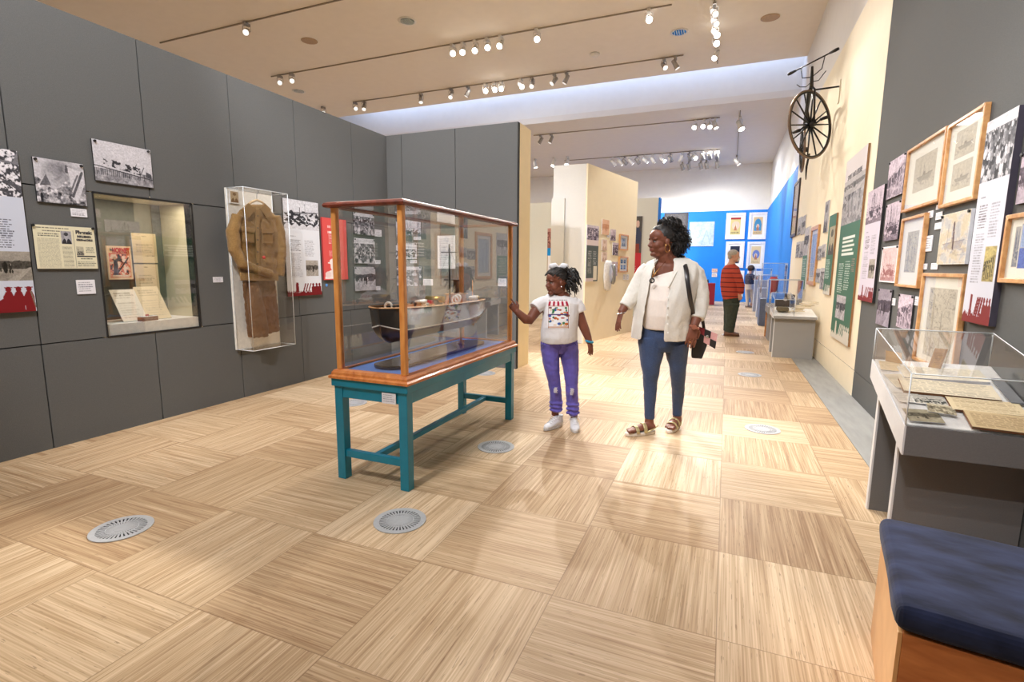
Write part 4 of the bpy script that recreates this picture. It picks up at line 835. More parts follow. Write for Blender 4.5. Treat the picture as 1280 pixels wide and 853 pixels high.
q = MB(); q.tube([up_(303, 262), up_(314, 253), up_(321, 250), up_(328, 253), up_(338, 263)], [(.012, .008)] * 5, 8); inv_parent(q.build('hanger_bar', wood('hanger_wood', rgb(200, 170, 130), rgb(225, 200, 160))), tt)
q = MB(); q.tube([up_(321, 250), up_(321, 243), up_(323, 240), up_(324, 242)], .003, 6); inv_parent(q.build('hanger_hook', mat('steel', rgb(160, 160, 160), .3, 1.0)), tt)
t = empty('uniform_trousers', up_(325, 420), 0, 'folded brown khaki wool trousers hanging below the battledress jacket', 'trousers')
mm = MB()
R_ = [ring(303, 342, 344, .035, -.02), ring(304, 345, 362, .04, -.02), ring(306, 347, 385, .042, -.02), ring(308, 349, 405, .04, -.02), ring(310, 350, 418, .03, -.02)]
mm.tube([r[0] for r in R_], [r[1] for r in R_], 20, side=S)
R_ = [ring(307, 322, 352, .03, .03), ring(309, 328, 375, .035, .03), ring(312, 334, 400, .035, .03), ring(314, 336, 414, .03, .03), ring(316, 335, 422, .02, .03)]
mm.tube([r[0] for r in R_], [r[1] for r in R_], 16, side=S)
tr_ = remesh(mm, 'trouser_legs', kh2, None, .008, 4, .5, (.02, .045)); inv_parent(tr_, t)
flat(((305, 345), (341, 346), (342, 352), (305, 351)), .01, kh2, 'waistband', t, .03)
cv_ = CV(40, 30, (.9, .88, .84)).photo((.1, .1, .9, .9), 'portrait', 5, rgbd(110, 80, 50), rgbd(214, 196, 160))
q = grid_mesh('badge_card', cv_, (XL + .031, 3.50, 1.985), (0, .10, 0), (0, 0, -.12), (1, 0, 0), .01, white_card); tag(q, 'small card with brass badge at the top left inside the uniform case', 'badge card')
# ------------------------------------------------------------------ showcase window in the left wall
wy0, wy1, wz0, wz1 = WIN; D = .42
t = empty('recessed_showcase', (XL - D / 2, (wy0 + wy1) / 2, wz0), 0, 'recessed showcase with pale lining and glass front in the grey left wall', 'display case')
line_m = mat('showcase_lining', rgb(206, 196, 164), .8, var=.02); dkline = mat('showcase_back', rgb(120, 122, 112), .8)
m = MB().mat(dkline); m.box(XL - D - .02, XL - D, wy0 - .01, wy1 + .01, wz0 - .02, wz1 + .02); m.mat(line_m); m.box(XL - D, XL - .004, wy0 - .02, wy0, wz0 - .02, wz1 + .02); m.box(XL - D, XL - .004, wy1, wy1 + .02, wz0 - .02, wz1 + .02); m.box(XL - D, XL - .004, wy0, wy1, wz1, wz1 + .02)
L(m, 'lining', None, t, 0)
m = MB(); m.box(XL - D, XL - .02, wy0, wy1, wz0 - .0, wz0 + .09); L(m, 'shelf', mat('shelf_white', rgb(236, 232, 222), .7), t, 0)
m = MB(); m.box(XL - .012, XL - .006, wy0 + .004, wy1 - .004, wz0 + .004, wz1 - .004); L(m, 'glass_front', glass('showcase_glass', .10, gain=1.0), t, 0)
m = MB()
for b_ in ((wy0 - .006, wy0 + .006, wz0, wz1), (wy1 - .006, wy1 + .006, wz0, wz1), (wy0, wy1, wz1 - .006, wz1 + .006), (wy0, wy1, wz0 - .006, wz0 + .006)): m.box(XL - .02, XL + .003, *b_)
L(m, 'front_frame', mat('black_trim', (.01, .01, .011), .5), t, 0)
l = bpy.data.lights.new('showcase_lamp', 'AREA'); l.shape = 'RECTANGLE'; l.size = .08; l.size_y = .6; l.energy = 5; l.color = (1, .9, .75)
lo = bpy.data.objects.new('showcase_lamp', l); lo.location = (XL - .12, (wy0 + wy1) / 2, wz1 - .01); COL.objects.link(lo)
PBk = Plane((XL - .30, 0, 0), (0, 1, 0), (1, 0, 0))
def cv_mag(w_, h):
    c = CV(w_, h, rgbd(238, 212, 176)); c.rect((.08, .07, .92, .2), rgbd(240, 205, 150)); c.rect((.08, .21, .92, .94), rgbd(226, 130, 100)); n = fbm(h, w_, 10, 5, 3); X, Y = c.grid(); k = (n > .55) & (Y > .25) & (Y < .9) & (X > .1) & (X < .9); c.a[k] = rgbd(240, 214, 190); k = (n < .38) & (Y > .25) & (Y < .93) & (X > .1) & (X < .9); c.a[k] = (.12, .13, .15)
    c.line(.4, .78, .85, .35, .02, (.1, .1, .12)); c.poly([(.2, .9), (.25, .4), (.4, .38), (.42, .9)], (.22, .27, .33)); c.ell(.3, .36, .07, .05, (.8, .65, .5)); c.rect((.15, .86, .85, .92), rgbd(235, 215, 190)); return c
mg, R_ = board('comic_magazine', PBk, ((133, 307), (164, 308.5), (166, 350), (136, 349)), cv_mag, 'old red and cream boys comic with a soldier, standing in the wall showcase', 'magazine', thick=.01, res=2.6)
text_obj('title', 'HORNET', .052, on_plane(PBk, R_[0] + (R_[1] - R_[0]) * .58, R_[2] - (R_[2] - R_[3]) * .135, .0125), mat('title_red', rgb(206, 50, 34), .6), mg, bold=.003, sx=.62)
text_obj('title', 'THE', .024, on_plane(PBk, R_[0] + (R_[1] - R_[0]) * .2, R_[2] - (R_[2] - R_[3]) * .12, .0125), ink_m, mg, bold=.001, sx=.7)
for c, s, sd in ((((164.5, 291.5), (194.5, 292.5), (197, 329), (167, 328.5)), 'upper cream typed letter on the showcase back', 1), (((168, 330), (197.5, 331), (200, 368), (171, 367.5)), 'lower cream typed letter on the showcase back', 2)):
    board('letter', PBk, c, lambda w_, h: CV(w_, h, rgbd(222, 202, 160)).text((.15, .35, .85, .65), 6, rgbd(140, 120, 90), sd, .7).text((.4, .08, .6, .13), 1, rgbd(120, 100, 80), sd).text((.5, .72, .9, .8), 1, rgbd(120, 100, 80), 3), s, 'letter', 'typed letters in the wall showcase', thick=.006, res=1.8)
def easel_sheet(px, w_, h_, base, lab, seed, off):
    zz = wz0 + .092; p = Plane((XL - off, 0, 0), (0, 1, 0), (1, 0, 0)).hit(px, 380); cvv = CV(34, 46, base).text((.12, .1, .9, .3), 3, rgbd(150, 135, 110), seed, .6).text((.12, .4, .9, .9), 7, rgbd(170, 155, 130), seed, .4)
    up = Vector((-.5 * h_, 0, .84 * h_)); o = Vector((XL - off, p.y, zz)) + up
    q = grid_mesh('letter', cvv, o, (0, w_, 0), -up, Vector((.84, 0, .5)), .004, white_card); tag(q, lab, 'letter', 'letters leaning on the showcase shelf'); return q
easel_sheet(152, .19, .30, rgbd(240, 232, 212), 'white letter leaning on the showcase shelf, left of the beige one', 5, .10)
easel_sheet(183, .20, .32, rgbd(226, 208, 170), 'beige letter leaning on the showcase shelf, behind the medal box', 6, .105)
t = empty('medal_box', (XL - .07, 2.74, wz0 + .09), .2, 'small brown box with a medal lying on a white pad in the wall showcase', 'medal box')
m = MB(); m.box(-.03, .03, -.07, .07, 0, .035); m.build('box', wood('box_brown', rgb(110, 60, 36), rgb(140, 84, 52)), t, .002); m = MB(); m.box(-.026, .026, -.064, .064, .0352, .039); m.build('pad', white_card, t)
m = MB(); m.tube([(.0, -.02, .042), (.0, .01, .042)], [(.012, .002), (.012, .002)], 8); m.build('ribbon', mat('ribbon_red', rgb(190, 60, 70), .6), t); m = MB(); m.lathe([(.014, .039), (.014, .043)], (0, .028, 0), 16); m.build('medal', mat('silver', rgb(190, 190, 190), .3, 1), t)
board('paper_slip', PBk, ((118, 312), (123, 312), (126, 376), (122, 376)), lambda w_, h: CV(w_, h, rgbd(232, 222, 190)), 'narrow cream paper at the left edge of the wall showcase', 'paper', thick=.006)
# ------------------------------------------------------------------ slope desk cases
desk_g = mat('desk_laminate', rgb(112, 110, 108), .6, var=.06, scale=200); desk_w = mat('desk_white_edge', rgb(222, 222, 222), .5, var=.02); desk_in = mat('desk_bed', rgb(240, 238, 232), .7)
def desk(x0, x1, yn, yf, tops, bases, bots, legs, label, dg=desk_g, glx=None):
    (tf, tn), (bf, bn), (of, on_) = tops, bases, bots
    t = empty('desk_case', ((x0 + x1) / 2, (yn + yf) / 2, 0), 0, label, 'display case')
    for (y, ztop) in legs:
        m = MB().mat(dg); m.box(x0 + .035, x1, y, y + .03, 0, ztop); m.mat(desk_w); m.box(x0 + .026, x0 + .0345, y - .001, y + .031, 0, ztop); L(m, 'support_panel', None, t, 0)
    m = MB().mat(dg)      # tray: front, back, bottom
    m.hexa([(x0 + .008, yn, on_), (x1, yn, on_), (x1, yn + .02, on_), (x0 + .008, yn + .02, on_), (x0 + .008, yn, bn), (x1, yn, bn), (x1, yn + .02, bn), (x0 + .008, yn + .02, bn)])
    m.hexa([(x0 + .008, yf - .02, of), (x1, yf - .02, of), (x1, yf, of), (x0 + .008, yf, of), (x0 + .008, yf - .02, bf), (x1, yf - .02, bf), (x1, yf, bf), (x0 + .008, yf, bf)])
    m.hexa([(x0 + .008, yn + .02, on_), (x1, yn + .02, on_), (x1, yf - .02, of), (x0 + .008, yf - .02, of), (x0 + .008, yn + .02, on_ + .02), (x1, yn + .02, on_ + .02), (x1, yf - .02, of + .02), (x0 + .008, yf - .02, of + .02)])
    m.mat(desk_w); m.prism([(x0, yn, on_), (x0, yf, of), (x0, yf, bf), (x0, yn, bn)], (.0075, 0, 0)); m.prism([(x1, yn, on_), (x1, yf, of), (x1, yf, bf), (x1, yn, bn)], (.006, 0, 0)); L(m, 'tray', None, t, 0)
    m = MB(); d_ = .012; m.hexa([(x0 + .009, yn + .021, bn - .03), (x1 - .002, yn + .021, bn - .03), (x1 - .002, yf - .021, bf - .03), (x0 + .009, yf - .021, bf - .03), (x0 + .009, yn + .021, bn + .004), (x1 - .002, yn + .021, bn + .004), (x1 - .002, yf - .021, bf + .004), (x0 + .009, yf - .021, bf + .004)]); L(m, 'bed', desk_in, t, 0)
    gx0, gx1 = x0 + .004, (glx or x1 - .004); th = .004
    A = [Vector(p) for p in ((gx0, yn + .004, bn), (gx1, yn + .004, bn), (gx1, yf - .004, bf), (gx0, yf - .004, bf))]; B = [Vector(p) for p in ((gx0, yn + .004, tn), (gx1, yn + .004, tn), (gx1, yf - .004, tf), (gx0, yf - .004, tf))]
    m = MB(); m.prism(B, (0, 0, -th)); m.prism([A[0], A[1], B[1], B[0]], (0, th, 0)); m.prism([A[3], A[2], B[2], B[3]], (0, -th, 0)); m.prism([A[0], A[3], B[3], B[0]], (th, 0, 0)); m.prism([A[1], A[2], B[2], B[1]], (-th, 0, 0)); L(m, 'glass_cover', acry, t, 0)
    m = MB()
    for i in range(4): m.tube([B[i], B[(i + 1) % 4]], .0028, 4); m.tube([A[i], B[i]], .0028, 4)
    L(m, 'cover_edge', edge_m, t, 0); return t
dn, df = 2.662, 3.295
desk(.76, 1.262, dn, df, (.985, .855), (.815, .622), (.715, .491), ((3.19, .69), (2.81, .545)), 'sloping grey desk case with glass cover full of old papers, beside the blue bench')
bedz = lambda y: .622 + (.815 - .622) * (y - dn) / (df - dn) + .006
sl = (.815 - .622) / (df - dn)
def in_desk(name, x, y, w_, h_, rot, cvf, th, label, cat, lift=0.0, back=None, group=None, rs=90):
    c = cvf(int(w_ * rs * 3), int(h_ * rs * 3)); ca, sa = math.cos(rot), math.sin(rot)
    U = Vector((ca, sa, sa * sl)) * w_; V = Vector((sa, -ca, -ca * sl)) * h_; o = Vector((x, y, bedz(y) + lift)) - U / 2 - V / 2; N = Vector((0, -sl, 1)).normalized()
    o = o + N * .003; q = grid_mesh(name, c, o, U, V, N, th, back or white_card); return tag(q, label, cat, group)
pg = lambda base, ink, seed, rows=16, tail=(0,): (lambda w_, h: CV(max(w_, 12), max(h, 12), base).text((.08, .08, .94, .92), rows, ink, seed, .55, .1))
CR = rgbd(236, 224, 196); BR = rgbd(214, 190, 146)
brown_edge = mat('brown_page_edge', rgb(120, 78, 44), .8)
in_desk('photograph_print', .845, 2.742, .13, .10, .05, photo_cv('street', 201, 0, rgbd(60, 54, 40), rgbd(200, 190, 160)), .003, 'sepia harbour photo at the near left corner inside the near desk case', 'photo', group='photos in the near desk case')
in_desk('photograph_print', .925, 2.80, .10, .075, -.15, photo_cv('crowd', 202, 0, rgbd(90, 80, 60), rgbd(220, 210, 180)), .003, 'pale brown photo overlapping the sepia harbour photo', 'photo', .006, group='photos in the near desk case')
in_desk('photograph_print', .905, 2.885, .12, .08, .0, photo_cv('fleet', 203, 0, rgbd(40, 44, 40), rgbd(226, 220, 205)), .003, 'black and white photo behind the pale brown one in the near desk case', 'photo', group='photos in the near desk case')
in_desk('letter', .825, 2.90, .10, .10, .1, pg(rgbd(240, 236, 224), (.5, .5, .48), 11, 9), .002, 'white letter at the left edge of the near desk case', 'letter', group='letters in the near desk case')
in_desk('booklet', 1.12, 2.735, .24, .13, -.06, pg(BR, rgbd(140, 110, 80), 12, 10), .012, 'open brown edged booklet at the near right of the desk case', 'booklet', back=brown_edge)
in_desk('booklet', 1.10, 2.86, .26, .11, -.03, pg(rgbd(230, 212, 172), rgbd(150, 120, 90), 13, 9), .010, 'brown edged booklet behind the near open one', 'booklet', back=brown_edge)
in_desk('ledger', 1.0, 2.99, .36, .13, -.05, pg(CR, rgbd(150, 140, 120), 14, 12), .014, 'wide cream ledger pages across the middle of the near desk case', 'ledger', back=brown_edge)
in_desk('ledger', 1.02, 3.14, .34, .12, .03, pg(rgbd(242, 234, 212), rgbd(160, 150, 130), 15, 12), .012, 'second cream ledger behind the widest one in the near desk case', 'ledger')
in_desk('letter', .83, 3.05, .09, .13, .2, pg(CR, rgbd(150, 140, 120), 16, 9), .003, 'cream letter at the far left of the near desk case', 'letter', group='letters in the near desk case')
in_desk('letter', .82, 3.20, .09, .10, -.1, pg(rgbd(226, 205, 165), rgbd(150, 130, 100), 17, 8), .004, 'tan letter in the far left corner of the near desk case', 'letter', group='letters in the near desk case')
cvv = CV(20, 30, rgbd(196, 150, 100)).text((.15, .2, .85, .8), 7, rgbd(120, 80, 50), 4, .6)
q = grid_mesh('index_card', cvv, (1.00, 3.20, .905), (.05, -.012, .0), (-.02, .0, -.105), (-.2, -.9, .3), .003, white_card); tag(q, 'brown card standing on edge at the back of the near desk case', 'card')
q = grid_mesh('index_card', CV(20, 20, rgbd(220, 180, 130)), (.80, 3.23, .875), (.075, .01, -.01), (.0, -.02, -.055), (0, -.9, .3), .003, white_card); tag(q, 'orange tinted card leaning in the far left corner of the near desk case', 'card')
m = MB(); z_ = bedz(2.98); m.hexa([(1.205, 2.90, bedz(2.9) + .012), (1.25, 2.90, bedz(2.9) + .012), (1.25, 3.12, bedz(3.12) + .012), (1.205, 3.12, bedz(3.12) + .012), (1.205, 2.90, bedz(2.9) + .018), (1.25, 2.90, bedz(2.9) + .018), (1.25, 3.12, bedz(3.12) + .018), (1.205, 3.12, bedz(3.12) + .018)]); tag(m.build('grey_folder', mat('folder_grey', rgb(120, 122, 124), .5)), 'grey folder lying at the right end of the near desk case', 'folder')
# far desk case and its contents
lg = mat('desk_laminate_light', rgb(150, 148, 144), .6, var=.06, scale=200)
desk(.66, 1.215, 8.30, 8.98, (.93, .86), (.70, .62), (.60, .585), ((8.93, .60), (8.40, .59)), 'sloping light grey desk case with pale carved sticks, below the cream wall pictures', lg, glx=.93)
rr = random.Random(12); pale = mat('pale_carved', rgb(232, 218, 190), .7, var=.1, scale=20)
for i in range(9):
    x = .98 + .024 * i; y = 8.42 + .05 * (i % 3); z = .676 + .005 * i; a = rr.uniform(-.9, .9); Lh = rr.uniform(.08, .16)
    m = MB(); dx, dy = math.cos(a) * Lh, math.sin(a) * Lh * .7; zs = .012 * i
    m.tube([(x - dx, y - dy + .12, z + zs - .005), (x, y + .12, z + zs + .012), (x + dx * .8, y + dy + .12, z + zs + .004)], [.009, .013, .006], 8)
    tag(m.build('carved_stick', pale), 'pale carved stick in the loose heap on the far desk case', 'carving', 'pale carved sticks heaped on the far desk case')
m = MB(); m.box(.72, .88, 8.5, 8.7, .674, .735); tag(m.build('model_hut', mat('dark_straw', rgb(108, 96, 70), .9, var=.3, scale=60, bump=.4), bevel=.02), 'low brown textured model under the left glass cover of the far desk case', 'model')
# ---- cases behind the far desk
t = empty('plinth_case', (.9, 10.3, 0), 0, 'glass topped case with dark radio set and oak base, behind the far desk case', 'display case')
m = MB(); m.box(.74, 1.24, 10.95, 11.0, .0, .55); L(m, 'base', wood('case_oak', rgb(200, 130, 70), rgb(225, 160, 95)), t)
m = MB(); m.box(.72, 1.25, 10.2, 10.94, .50, .62); L(m, 'tray', lg, t)
m = MB(); m.box(.76, .80, 10.3, 10.9, 0, .5); L(m, 'leg_panel', lg, t); acrylic(t, .73, 1.24, 10.21, 10.93, .62, 1.10, 'xXyYZ', .008)
t = empty('radio_set', (1.0, 10.5, .62), 0, 'dark brown box shaped set with a white dial inside the case behind the far desk', 'radio')
m = MB(); m.box(-.15, .15, -.1, .1, 0.002, .22); m.build('cabinet', mat('dark_brown', rgb(70, 54, 44), .5), t, .01); m = MB(); m.tube([(0, -.101, .14), (0, -.108, .14)], .035, 16); m.build('dial', white_p, t)
t = empty('tall_case', (.95, 13.2, 0), 0, 'tall clear case on a grey blue plinth before the blue side wall', 'display case')
m = MB(); m.box(.74, 1.25, 12.95, 13.5, 0, .62); L(m, 'plinth', mat('blue_grey', rgb(96, 110, 140), .6), t); acrylic(t, .75, 1.24, 12.96, 13.49, .62, 1.42, 'xXyYZ', .008)
t = empty('mannequin_torso', (1.0, 13.22, .62), 0, 'small red and white costume on a stand in the tall case', 'costume')
m = MB(); m.tube([(0, 0, .12), (0, 0, .2), (0, 0, .42), (0, 0, .5)], [(.05, .04), (.09, .06), (.11, .07), (.05, .04)], 14, side=(1, 0, 0)); m.build('tunic', mat('tunic_red', rgb(178, 40, 52), .7), t)
m = MB(); m.tube([(0, 0, .0), (0, 0, .12)], [(.07, .07), (.012, .012)], 12); m.build('stand', white_p, t)
for i, (y, h_) in enumerate(((15.2, .78), (17.2, .95))):
    t = empty('grey_plinth', (1.0, y, 0), 0, ('lower', 'higher')[i] + ' pale grey plinth with clear box further along the blue side wall', 'plinth')
    m = MB(); m.box(.8, 1.25, y, y + .5, 0, h_); L(m, 'plinth', mat('pale_plinth', rgb(186, 190, 198), .6), t); acrylic(t, .81, 1.24, y + .01, y + .49, h_, h_ + .35, 'xXyYZ', .01)
rp = onfloor(882, 382); rq = onfloor(892.3, 382.6)
t = empty('red_plinth', (rp.x + .12, rp.y + .15, 0), 0, 'dark red square plinth in front of the far blue wall', 'plinth')
m = MB(); m.box(rp.x - .25, rq.x, rp.y, rp.y + .35, .03, .78); L(m, 'body', mat('plinth_red', rgb(150, 20, 40), .45), t, .008); m = MB(); m.box(rp.x - .22, rq.x - .03, rp.y + .03, rp.y + .32, 0, .03); L(m, 'foot', desk_w, t)
m = MB(); m.lathe([(.02, 0), (.05, .01), (.06, .05), (.03, .08), (.05, .12)], (rp.x, rp.y + .15, .78), 16); tag(m.build('black_helmet', mat('black_gloss', (.02, .02, .025), .3)), 'small black object standing on the dark red plinth', 'ornament')
# ------------------------------------------------------------------ bench
rz = math.radians(-9.5); bo = onfloor(1100, 643, .45)
t = empty('upholstered_bench', (bo.x, bo.y, 0), rz, 'bench with navy velvet cushion and orange wood sides, cut by the bottom right corner', 'bench')
W_, Dp = .68, .58
q = MB(); q.box(.0, W_, -Dp, 0, .375, .45)
cu = q.build('cushion', mat('navy_velvet', rgb(48, 56, 86), .9, scale=7, sheen=.1, stretch=(1, 2.2, 1), var2=rgb(22, 26, 44), spec=.15, bump=.25), t, .028, 4)
tx = bpy.data.textures.new('cushion_soft', 'CLOUDS'); tx.noise_scale = .15
sb = cu.modifiers.new('sub', 'SUBSURF'); sb.subdivision_type = 'SIMPLE'; sb.levels = 3; sb.render_levels = 3; d_ = cu.modifiers.new('d', 'DISPLACE'); d_.texture = tx; d_.strength = .012; cu.data.polygons.foreach_set('use_smooth', [True] * len(cu.data.polygons))
bw = wood('bench_veneer', rgb(176, 98, 44), rgb(214, 134, 70), .4, (1.5, 6, 9), 3, .2)
m = MB(); m.box(.022, W_, -Dp + .012, -Dp + .032, 0, .372); m.build('front_board', bw, t, .002)
m = MB(); m.box(.012, .0218, -Dp + .012, -.01, 0, .372); m.build('end_board', wood('bench_veneer_light', rgb(206, 150, 92), rgb(228, 176, 118), .4, (6, 2, 2), 3), t, .001)
m = MB(); m.box(.022, W_, -.03, -.01, 0, .372); m.build('back_board', bw, t, .002)
# ------------------------------------------------------------------ floor vents
vm = mat('vent_steel', rgb(196, 198, 200), .4, .25, var=.05, scale=80); vd = mat('vent_dark', (.01, .01, .012), .8)
def make_vent():
    t = empty('floor_vent', (0, 0, 0)); m = MB(); m.lathe([(.105, .0015), (.105, .004), (.13, .004), (.134, .001)], n=48, smooth=False); 
    m2 = MB(); m2.tube([(0, 0, .0012), (0, 0, .002)], .106, 40, smooth=False); m2.build('duct', vd, t)
    r_ = MB(); 
    for k in range(36):
        a0, a1 = 2 * PI * (k - .27) / 36, 2 * PI * (k + .27) / 36; r0 = .03 if k % 2 == 0 else .03
        r_.prism([(.03 * math.cos(a0 - .06), .03 * math.sin(a0 - .06), .0022), (.03 * math.cos(a1 + .06), .03 * math.sin(a1 + .06), .0022), (.107 * math.cos(a1), .107 * math.sin(a1), .0022), (.107 * math.cos(a0), .107 * math.sin(a0), .0022)], (0, 0, .0022))
    r_.tube([(0, 0, .002), (0, 0, .005)], .034, 24, smooth=False); r_.tube([(.068 * math.cos(2 * PI * k / 36), .068 * math.sin(2 * PI * k / 36), .0035) for k in range(36)], .003, 4, closed=True)
    rim = MB(); 
    for k in range(48):
        a0, a1 = 2 * PI * k / 48, 2 * PI * (k + 1) / 48
        rim.prism([(.105 * math.cos(a0), .105 * math.sin(a0), .0012), (.105 * math.cos(a1), .105 * math.sin(a1), .0012), (.133 * math.cos(a1), .133 * math.sin(a1), .0012), (.133 * math.cos(a0), .133 * math.sin(a0), .0012)], (0, 0, .0033))
    rim.build('rim', vm, t); r_.build('grille', vm, t); return t
v0 = make_vent(); first = True
VL = (((-2.69, 1.456), 'round steel floor vent nearest the grey left wall, lower left of the photograph'), ((-1.475, 2.068), 'round steel floor vent on the open floor in front of the teal table'), ((-1.473, 3.261), 'round steel floor vent between the teal table and the girl'), ((.347, 4.512), 'round steel floor vent in the aisle, right of the woman'), ((.336, 6.84), 'second nearest aisle floor vent beyond the woman'),
      ((.34, 8.7), 'aisle floor vent beside the far desk case'), ((.11, 10.9), 'small distant floor vent at the shoes of the man in red'), ((-3.221, 3.808), 'round floor vent behind the left legs of the teal table'), ((-2.668, 5.566), 'round floor vent seen under the teal table beside the back wall'))
for (x, y), lb in VL:
    v = v0 if first else copy_tree(v0); first = False; v.location = (x, y, 0); tag(v, lb, 'floor vent', 'round floor vents')
# ------------------------------------------------------------------ ceiling tracks and spotlights
trk = mat('track_grey', rgb(150, 138, 122), .5); lampw = mat('lamp_white', rgb(226, 222, 214), .4); lampg = mat('lamp_grey', rgb(160, 154, 146), .4, .3)
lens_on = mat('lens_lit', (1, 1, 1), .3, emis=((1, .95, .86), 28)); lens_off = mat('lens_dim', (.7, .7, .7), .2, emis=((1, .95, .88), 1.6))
k5 = (CEIL - EYE); k2 = (CEIL2 - EYE)
def track(x0, y0, x1, y1, z, lb): m = MB(); d = (Vector((x1, y1, 0)) - Vector((x0, y0, 0))).normalized(); n = Vector((-d.y, d.x, 0)) * .009; a, b_ = Vector((x0, y0, z - .022)), Vector((x1, y1, z - .022)); m.prism([a + n, b_ + n, b_ - n, a - n], (0, 0, .022)); tag(m.build('light_track', trk), lb, 'light track')
track(-11.1, 7.67, .6, 7.67, CEIL, 'ceiling light track nearest the camera, running across the front ceiling')
track(-10.5, 9.94, -1.17, 9.94, CEIL, 'middle ceiling light track of the front ceiling')
track(-9.95, 12.25, -1.15, 12.25, CEIL, 'ceiling light track beside the daylight slot')
track(-.48, 9.9, -.48, 13.0, CEIL, 'short ceiling light track pointing away from the camera, on the front ceiling')
track(-5.6, 15.05, -.42, 15.05, CEIL2, 'nearest light track on the lower far ceiling'); track(-5.8, 18.9, -.46, 18.9, CEIL2, 'far light track with the long row of spotlights')
track(.06, 14.6, .08, 21.0, CEIL2, 'far ceiling light track pointing away from the camera')
def spot(px, py, z, y=None, x=None, on=False, aim=None, watts=0, col=WARM, size=1.0, grp='', lb='', cone=50):
    d = todir(px, py - 0); C = Vector((0, 0, EYE))
    t_ = (z - .13 * size - EYE) / d.z
    P_ = C + d * t_
    if y is not None: P_ = Vector((d.x / d.y * y, y, 0))
    if x is not None: P_ = Vector((x, d.y / d.x * x if abs(d.x) > 1e-6 else P_.y, 0)); P_ = Vector((x, (C + d * t_).y, 0))
    P_.z = z - .022
    tg = Vector(aim) if aim is not None else P_ + Vector((random.Random(int(px * 7 + py)).uniform(-1, 1), random.Random(int(px * 3 + py)).uniform(-1, .5), -1.3))
    t = empty('track_spotlight', P_, 0, lb, 'spotlight', grp)
    body = lampw if on else lampg
    m = MB(); m.box(-.028, .028, -.07, .07, -.05, 0); m.build('adapter', body, t, .004)
    c = Vector((0, 0, -.15 * size)); dr = (tg - (P_ + c)).normalized(); sd = dr.cross(Vector((0, 0, 1))); sd = sd.normalized() if sd.length > .01 else Vector((1, 0, 0)); r_ = .052 * size
    m = MB(); m.tube([c - dr * .10 * size, c - dr * .09 * size, c - dr * .02 * size, c + dr * .10 * size], [r_ * .6, r_ * .85, r_ * .9, r_ * 1.12], 16, side=sd); m.build('lamp_head', body, t)
    m = MB(); m.tube([Vector((0, 0, -.04)), sd * r_ * 1.3 + Vector((0, 0, -.06)), sd * r_ * 1.3 + c, sd * r_ + c], .006, 6); m.tube([Vector((0, 0, -.04)), -sd * r_ * 1.3 + Vector((0, 0, -.06)), -sd * r_ * 1.3 + c, -sd * r_ + c], .006, 6); m.build('yoke', body, t)
    m = MB(); m.tube([c + dr * .101 * size, c + dr * .104 * size], r_ * 1.0, 20, side=sd); m.build('lens', lens_on if on else lens_off, t)
    if watts:
        l = bpy.data.lights.new('spot_beam', 'SPOT'); l.energy = watts * LGAIN; l.color = col; l.spot_size = math.radians(cone); l.spot_blend = .55; l.shadow_soft_size = .035
        o = bpy.data.objects.new('spot_beam', l); COL.objects.link(o); o.parent = t; o.location = c + dr * .13 * size; o.rotation_euler = dr.to_track_quat('-Z', 'Y').to_euler()
    return t
G = 'track spotlights on the front ceiling'
TC = (-1.9, 3.2, .8)
def S(px, py, y, on, aim, wt, lb, **kw): return spot(px, py, CEIL, y=y, on=on, aim=aim, watts=wt, grp=G, lb=lb, **kw)
LW = (1.0, .97, .94)
S(308, 33, 7.67, False, (-4.3, 1.9, 1.4), 1300, 'single spotlight on the nearest ceiling track', cone=54, col=LW)
S(350, 98, 9.94, False, (-4.3, 2.7, 1.3), 1300, 'left one of the close pair at the left end of the middle track', cone=50, col=LW); S(365, 98, 9.94, False, (-4.2, 3.9, 1.3), 1500, 'right one of the close pair at the left end of the middle track', cone=48, col=LW)
mid_ = ((566, (-1.2, 2.0, 0), 1500), (579, (-3.2, 3.2, 0), 620), (594, (-3.0, 4.6, .2), 700), (609, (-1.2, 3.9, .9), 700), (626, (-4.2, 4.9, 1.2), 1100))
for i, (px, aim, wt) in enumerate(mid_): S(px, 62 - (px - 566) * .22, 9.94, True, aim, wt, ('first', 'second', 'third', 'fourth', 'fifth')[i] +  ' from the left in the bright row of five on the middle track', cone=40)
S(671, 45, 9.94, True, (-.5, 2.7, 0), 1100, 'bright lone spotlight right of the row of five on the middle track', cone=46); S(811, 22, 9.94, True, (.5, 2.0, 0), 850, 'brightest lone spotlight near the right end of the middle track', cone=46)
row = ((404, 134, 0), (444, 130, 0), (455, 129, 0), (526, 120, 0), (564, 114, 0), (585, 112, 0), (607, 109, 1), (618, 108, 1), (627, 107, 1), (651, 103, 1), (665, 102, 0), (693, 97, 0), (708, 95, 0), (830, 79, 0), (844, 78, 0))
aims = {607: ((-1.8, 4.2, .3), 900), 618: ((-.4, 4.6, .2), 380), 627: ((-3.6, 5.9, 1.6), 900), 651: ((.3, 6.5, 0), 300), 830: ((1.2, 8.4, 1.2), 300), 404: ((-4.3, 5.2, 1.6), 700), 444: ((-3.2, 5.9, 1.5), 700)}
names = ('leftmost, half above the grey wall', 'left of the pair above the wall corner', 'right of the pair above the wall corner', 'lone one left of the middle', 'fifth from the left, unlit', 'unlit one just left of the brightest lamp', 'brightest lamp', 'lit one just right of the brightest lamp', 'second lit one right of the brightest lamp', 'tilted lit one alone right of the bright three', 'unlit one beside the tilted lit one', 'left one of the spaced unlit pair', 'right one of the spaced unlit pair', 'left one of the last pair at the right end', 'right one of the last pair at the right end')
